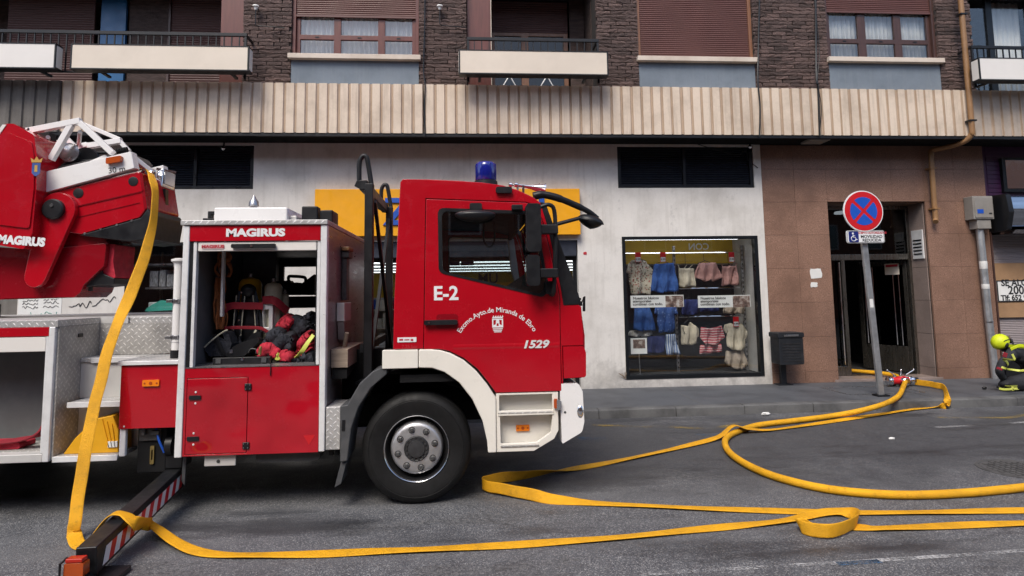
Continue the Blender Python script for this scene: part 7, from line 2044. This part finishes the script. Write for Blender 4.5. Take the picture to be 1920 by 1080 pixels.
jt = [(J(1950, 700), .17), (J(1936, 677), .18), (J(1915, 664), .185), (J(1902, 659), .125), (J(1892, 655), .07), (J(1883, 651), .075), (J(1877, 650), .065),
      # near arm
      (J(1900, 662, -.16), .085), (J(1880, 680, -.22), .068), (J(1873, 697, -.22), .06), (J(1882, 711, -.14), .048), (J(1888, 716, -.10), .035),
      # far arm
      (J(1900, 662, .17), .085), (J(1878, 684, .22), .062), (J(1880, 712, .14), .045),
      # near leg: thigh forward, shin under it
      (J(1948, 708, -.13), .125), (J(1905, 718, -.16), .11), (ground(1878, 726, -.17, .10), .088), (ground(1895, 730, -.17, .07), .07), (ground(1940, 733, -.17, .075), .068), (ground(1962, 735, -.17, .06), .05), (ground(1975, 735, -.17, .045), .045),
      # far leg
      (J(1948, 708, .13), .125), (J(1905, 718, .16), .11), (ground(1880, 726, .17, .10), .088), (ground(1940, 733, .17, .075), .068), (ground(1972, 735, .17, .05), .05)]
ed = [(0, 1), (1, 2), (2, 3), (3, 4), (4, 5), (5, 6), (3, 7), (7, 8), (8, 9), (9, 10), (10, 11), (3, 12), (12, 13), (13, 14), (0, 15), (15, 16), (16, 17), (17, 18), (18, 19), (19, 20), (20, 21), (0, 22), (22, 23), (23, 24), (24, 25), (25, 26)]
body = skin_body('body', jt, ed, 0, 'uniform', pn)
# gloved hands with separate fingers
for s_, hp_ in ((-1, J(1888, 717, -.10)), (1, J(1882, 716, .12))):
    jj = [(hp_, .034), (hp_ + Vector((-.03, 0, -.035)), .030)]; ee = [(0, 1)]
    for k, ln in enumerate((.060, .070, .066, .052)):
        dy = (k - 1.5) * .021
        i0 = len(jj)
        jj += [(hp_ + Vector((-.045, dy, -.045)), .0105), (hp_ + Vector((-.045 - ln * .5, dy * 1.2, -.065)), .0095), (hp_ + Vector((-.045 - ln * .8, dy * 1.25, -.09)), .008)]
        ee += [(1, i0), (i0, i0 + 1), (i0 + 1, i0 + 2)]
    i0 = len(jj)
    jj += [(hp_ + Vector((-.02, -s_ * .035, -.04)), .011), (hp_ + Vector((-.05, -s_ * .05, -.06)), .009)]
    ee += [(0, i0), (i0, i0 + 1)]
    skin_body('glove', jj, ee, 0, 'black_plastic', pn, 1)
hc_ = J(1877, 646)
# helmet: shell with brim, ear opening and visor band
rot = Matrix.Rotation(R(-38), 3, 'Y')
def dome(p):
    q = p.copy()
    if q.z < -.02: q.z = -.02 + (q.z + .02) * .75; 
    return rot @ q
hm = thing_part('helmet', pn)
MB().ell(hc_ + Vector((-.01, 0, .035)), .128, .112, .122, 28, 18, dome).build('shell', 'helmet_yellow', hm)
MB().ell(hc_ + Vector((.0, -.100, -.005)), .034, .022, .045, 14, 10).build('ear_cup', 'black_plastic', hm)
MB().ribbon([hc_ + Vector((.085, -.095, .075)), hc_ + Vector((.115, -.05, .10)), hc_ + Vector((.120, .0, .105)), hc_ + Vector((.115, .05, .10))], [Vector((.5, 0, -.85))] * 4, .055, .012, 6).build('reflective_band', 'chrome', hm)
MB().ribbon([hc_ + Vector((-.05, -.108, .055)), hc_ + Vector((.0, -.108, .075)), hc_ + Vector((.05, -.100, .085))], [UP] * 3, .012, .006, 5).build('trim', 'ink_black', hm)
MB().ribbon([hc_ + Vector((.10, -.085, .03)), hc_ + Vector((.145, -.05, .05)), hc_ + Vector((.15, .03, .06))], [Vector((.3, 0, -1))] * 3, .09, .01, 6).build('neck_guard', 'jacket_dark', hm)
# clothing details laid on the body
def strip(name, pts, side, w_, mt):
    o = MB().ribbon(pts, [Vector(side)] * len(pts), w_, .006, 8).build(name, mt, pn, angle=60)
    sw = o.modifiers.new('wrap', 'SHRINKWRAP'); sw.target = body; sw.wrap_method = 'PROJECT'; sw.use_project_y = True; sw.use_positive_direction = True; sw.use_negative_direction = False; sw.offset = .008
    return o
yn = -.45
strip('reflective_stripe', [J(1898, 664, yn), J(1902, 672, yn), J(1907, 681, yn), J(1912, 690, yn)], (1, 0, .45), .034, 'hi_vis')
strip('reflective_stripe', [J(1898, 691, yn), J(1906, 694, yn), J(1914, 695, yn), J(1932, 693, yn)], (.1, 0, 1), .03, 'hi_vis')
strip('reflective_stripe', [ground(1873, 724, -.45, .09), ground(1884, 729, -.45, .075), ground(1905, 730, -.45, .08), ground(1930, 731, -.45, .085)], (.1, 0, 1), .03, 'hi_vis')
strip('knee_patch', [J(1898, 725, -.45), J(1900, 732, -.45)], (1, 0, 0), .035, 'hi_vis')
strip('shoulder_patch', [J(1881, 664, -.5), J(1888, 667, -.5)], (.1, 0, 1), .07, 'strap_red')
strip('sleeve_band', [J(1869, 690, -.5), J(1874, 691, -.5), J(1879, 693, -.5)], (.1, 0, 1), .032, 'strap_red')
strip('back_band', [J(1895, 655, -.45), J(1903, 651, -.45), J(1914, 648, -.45), J(1930, 652, -.45)], (.2, 0, 1), .045, 'helmet_yellow')
p = J(1916, 655, -.22)
lettering('BOMBEROS', .055, J(1914, 650.5, -.20), 'ink_black', pn, tilt=R(-6), bold=.001)
tag(MB().ell(gr(1846, 730, PZ) + Vector((0, 0, .02)), .035, .025, .02, 12, 8).build('dropped_cap', 'black_plastic'), 'small black coupling cap lying on the pavement left of the firefighter', 'cap')
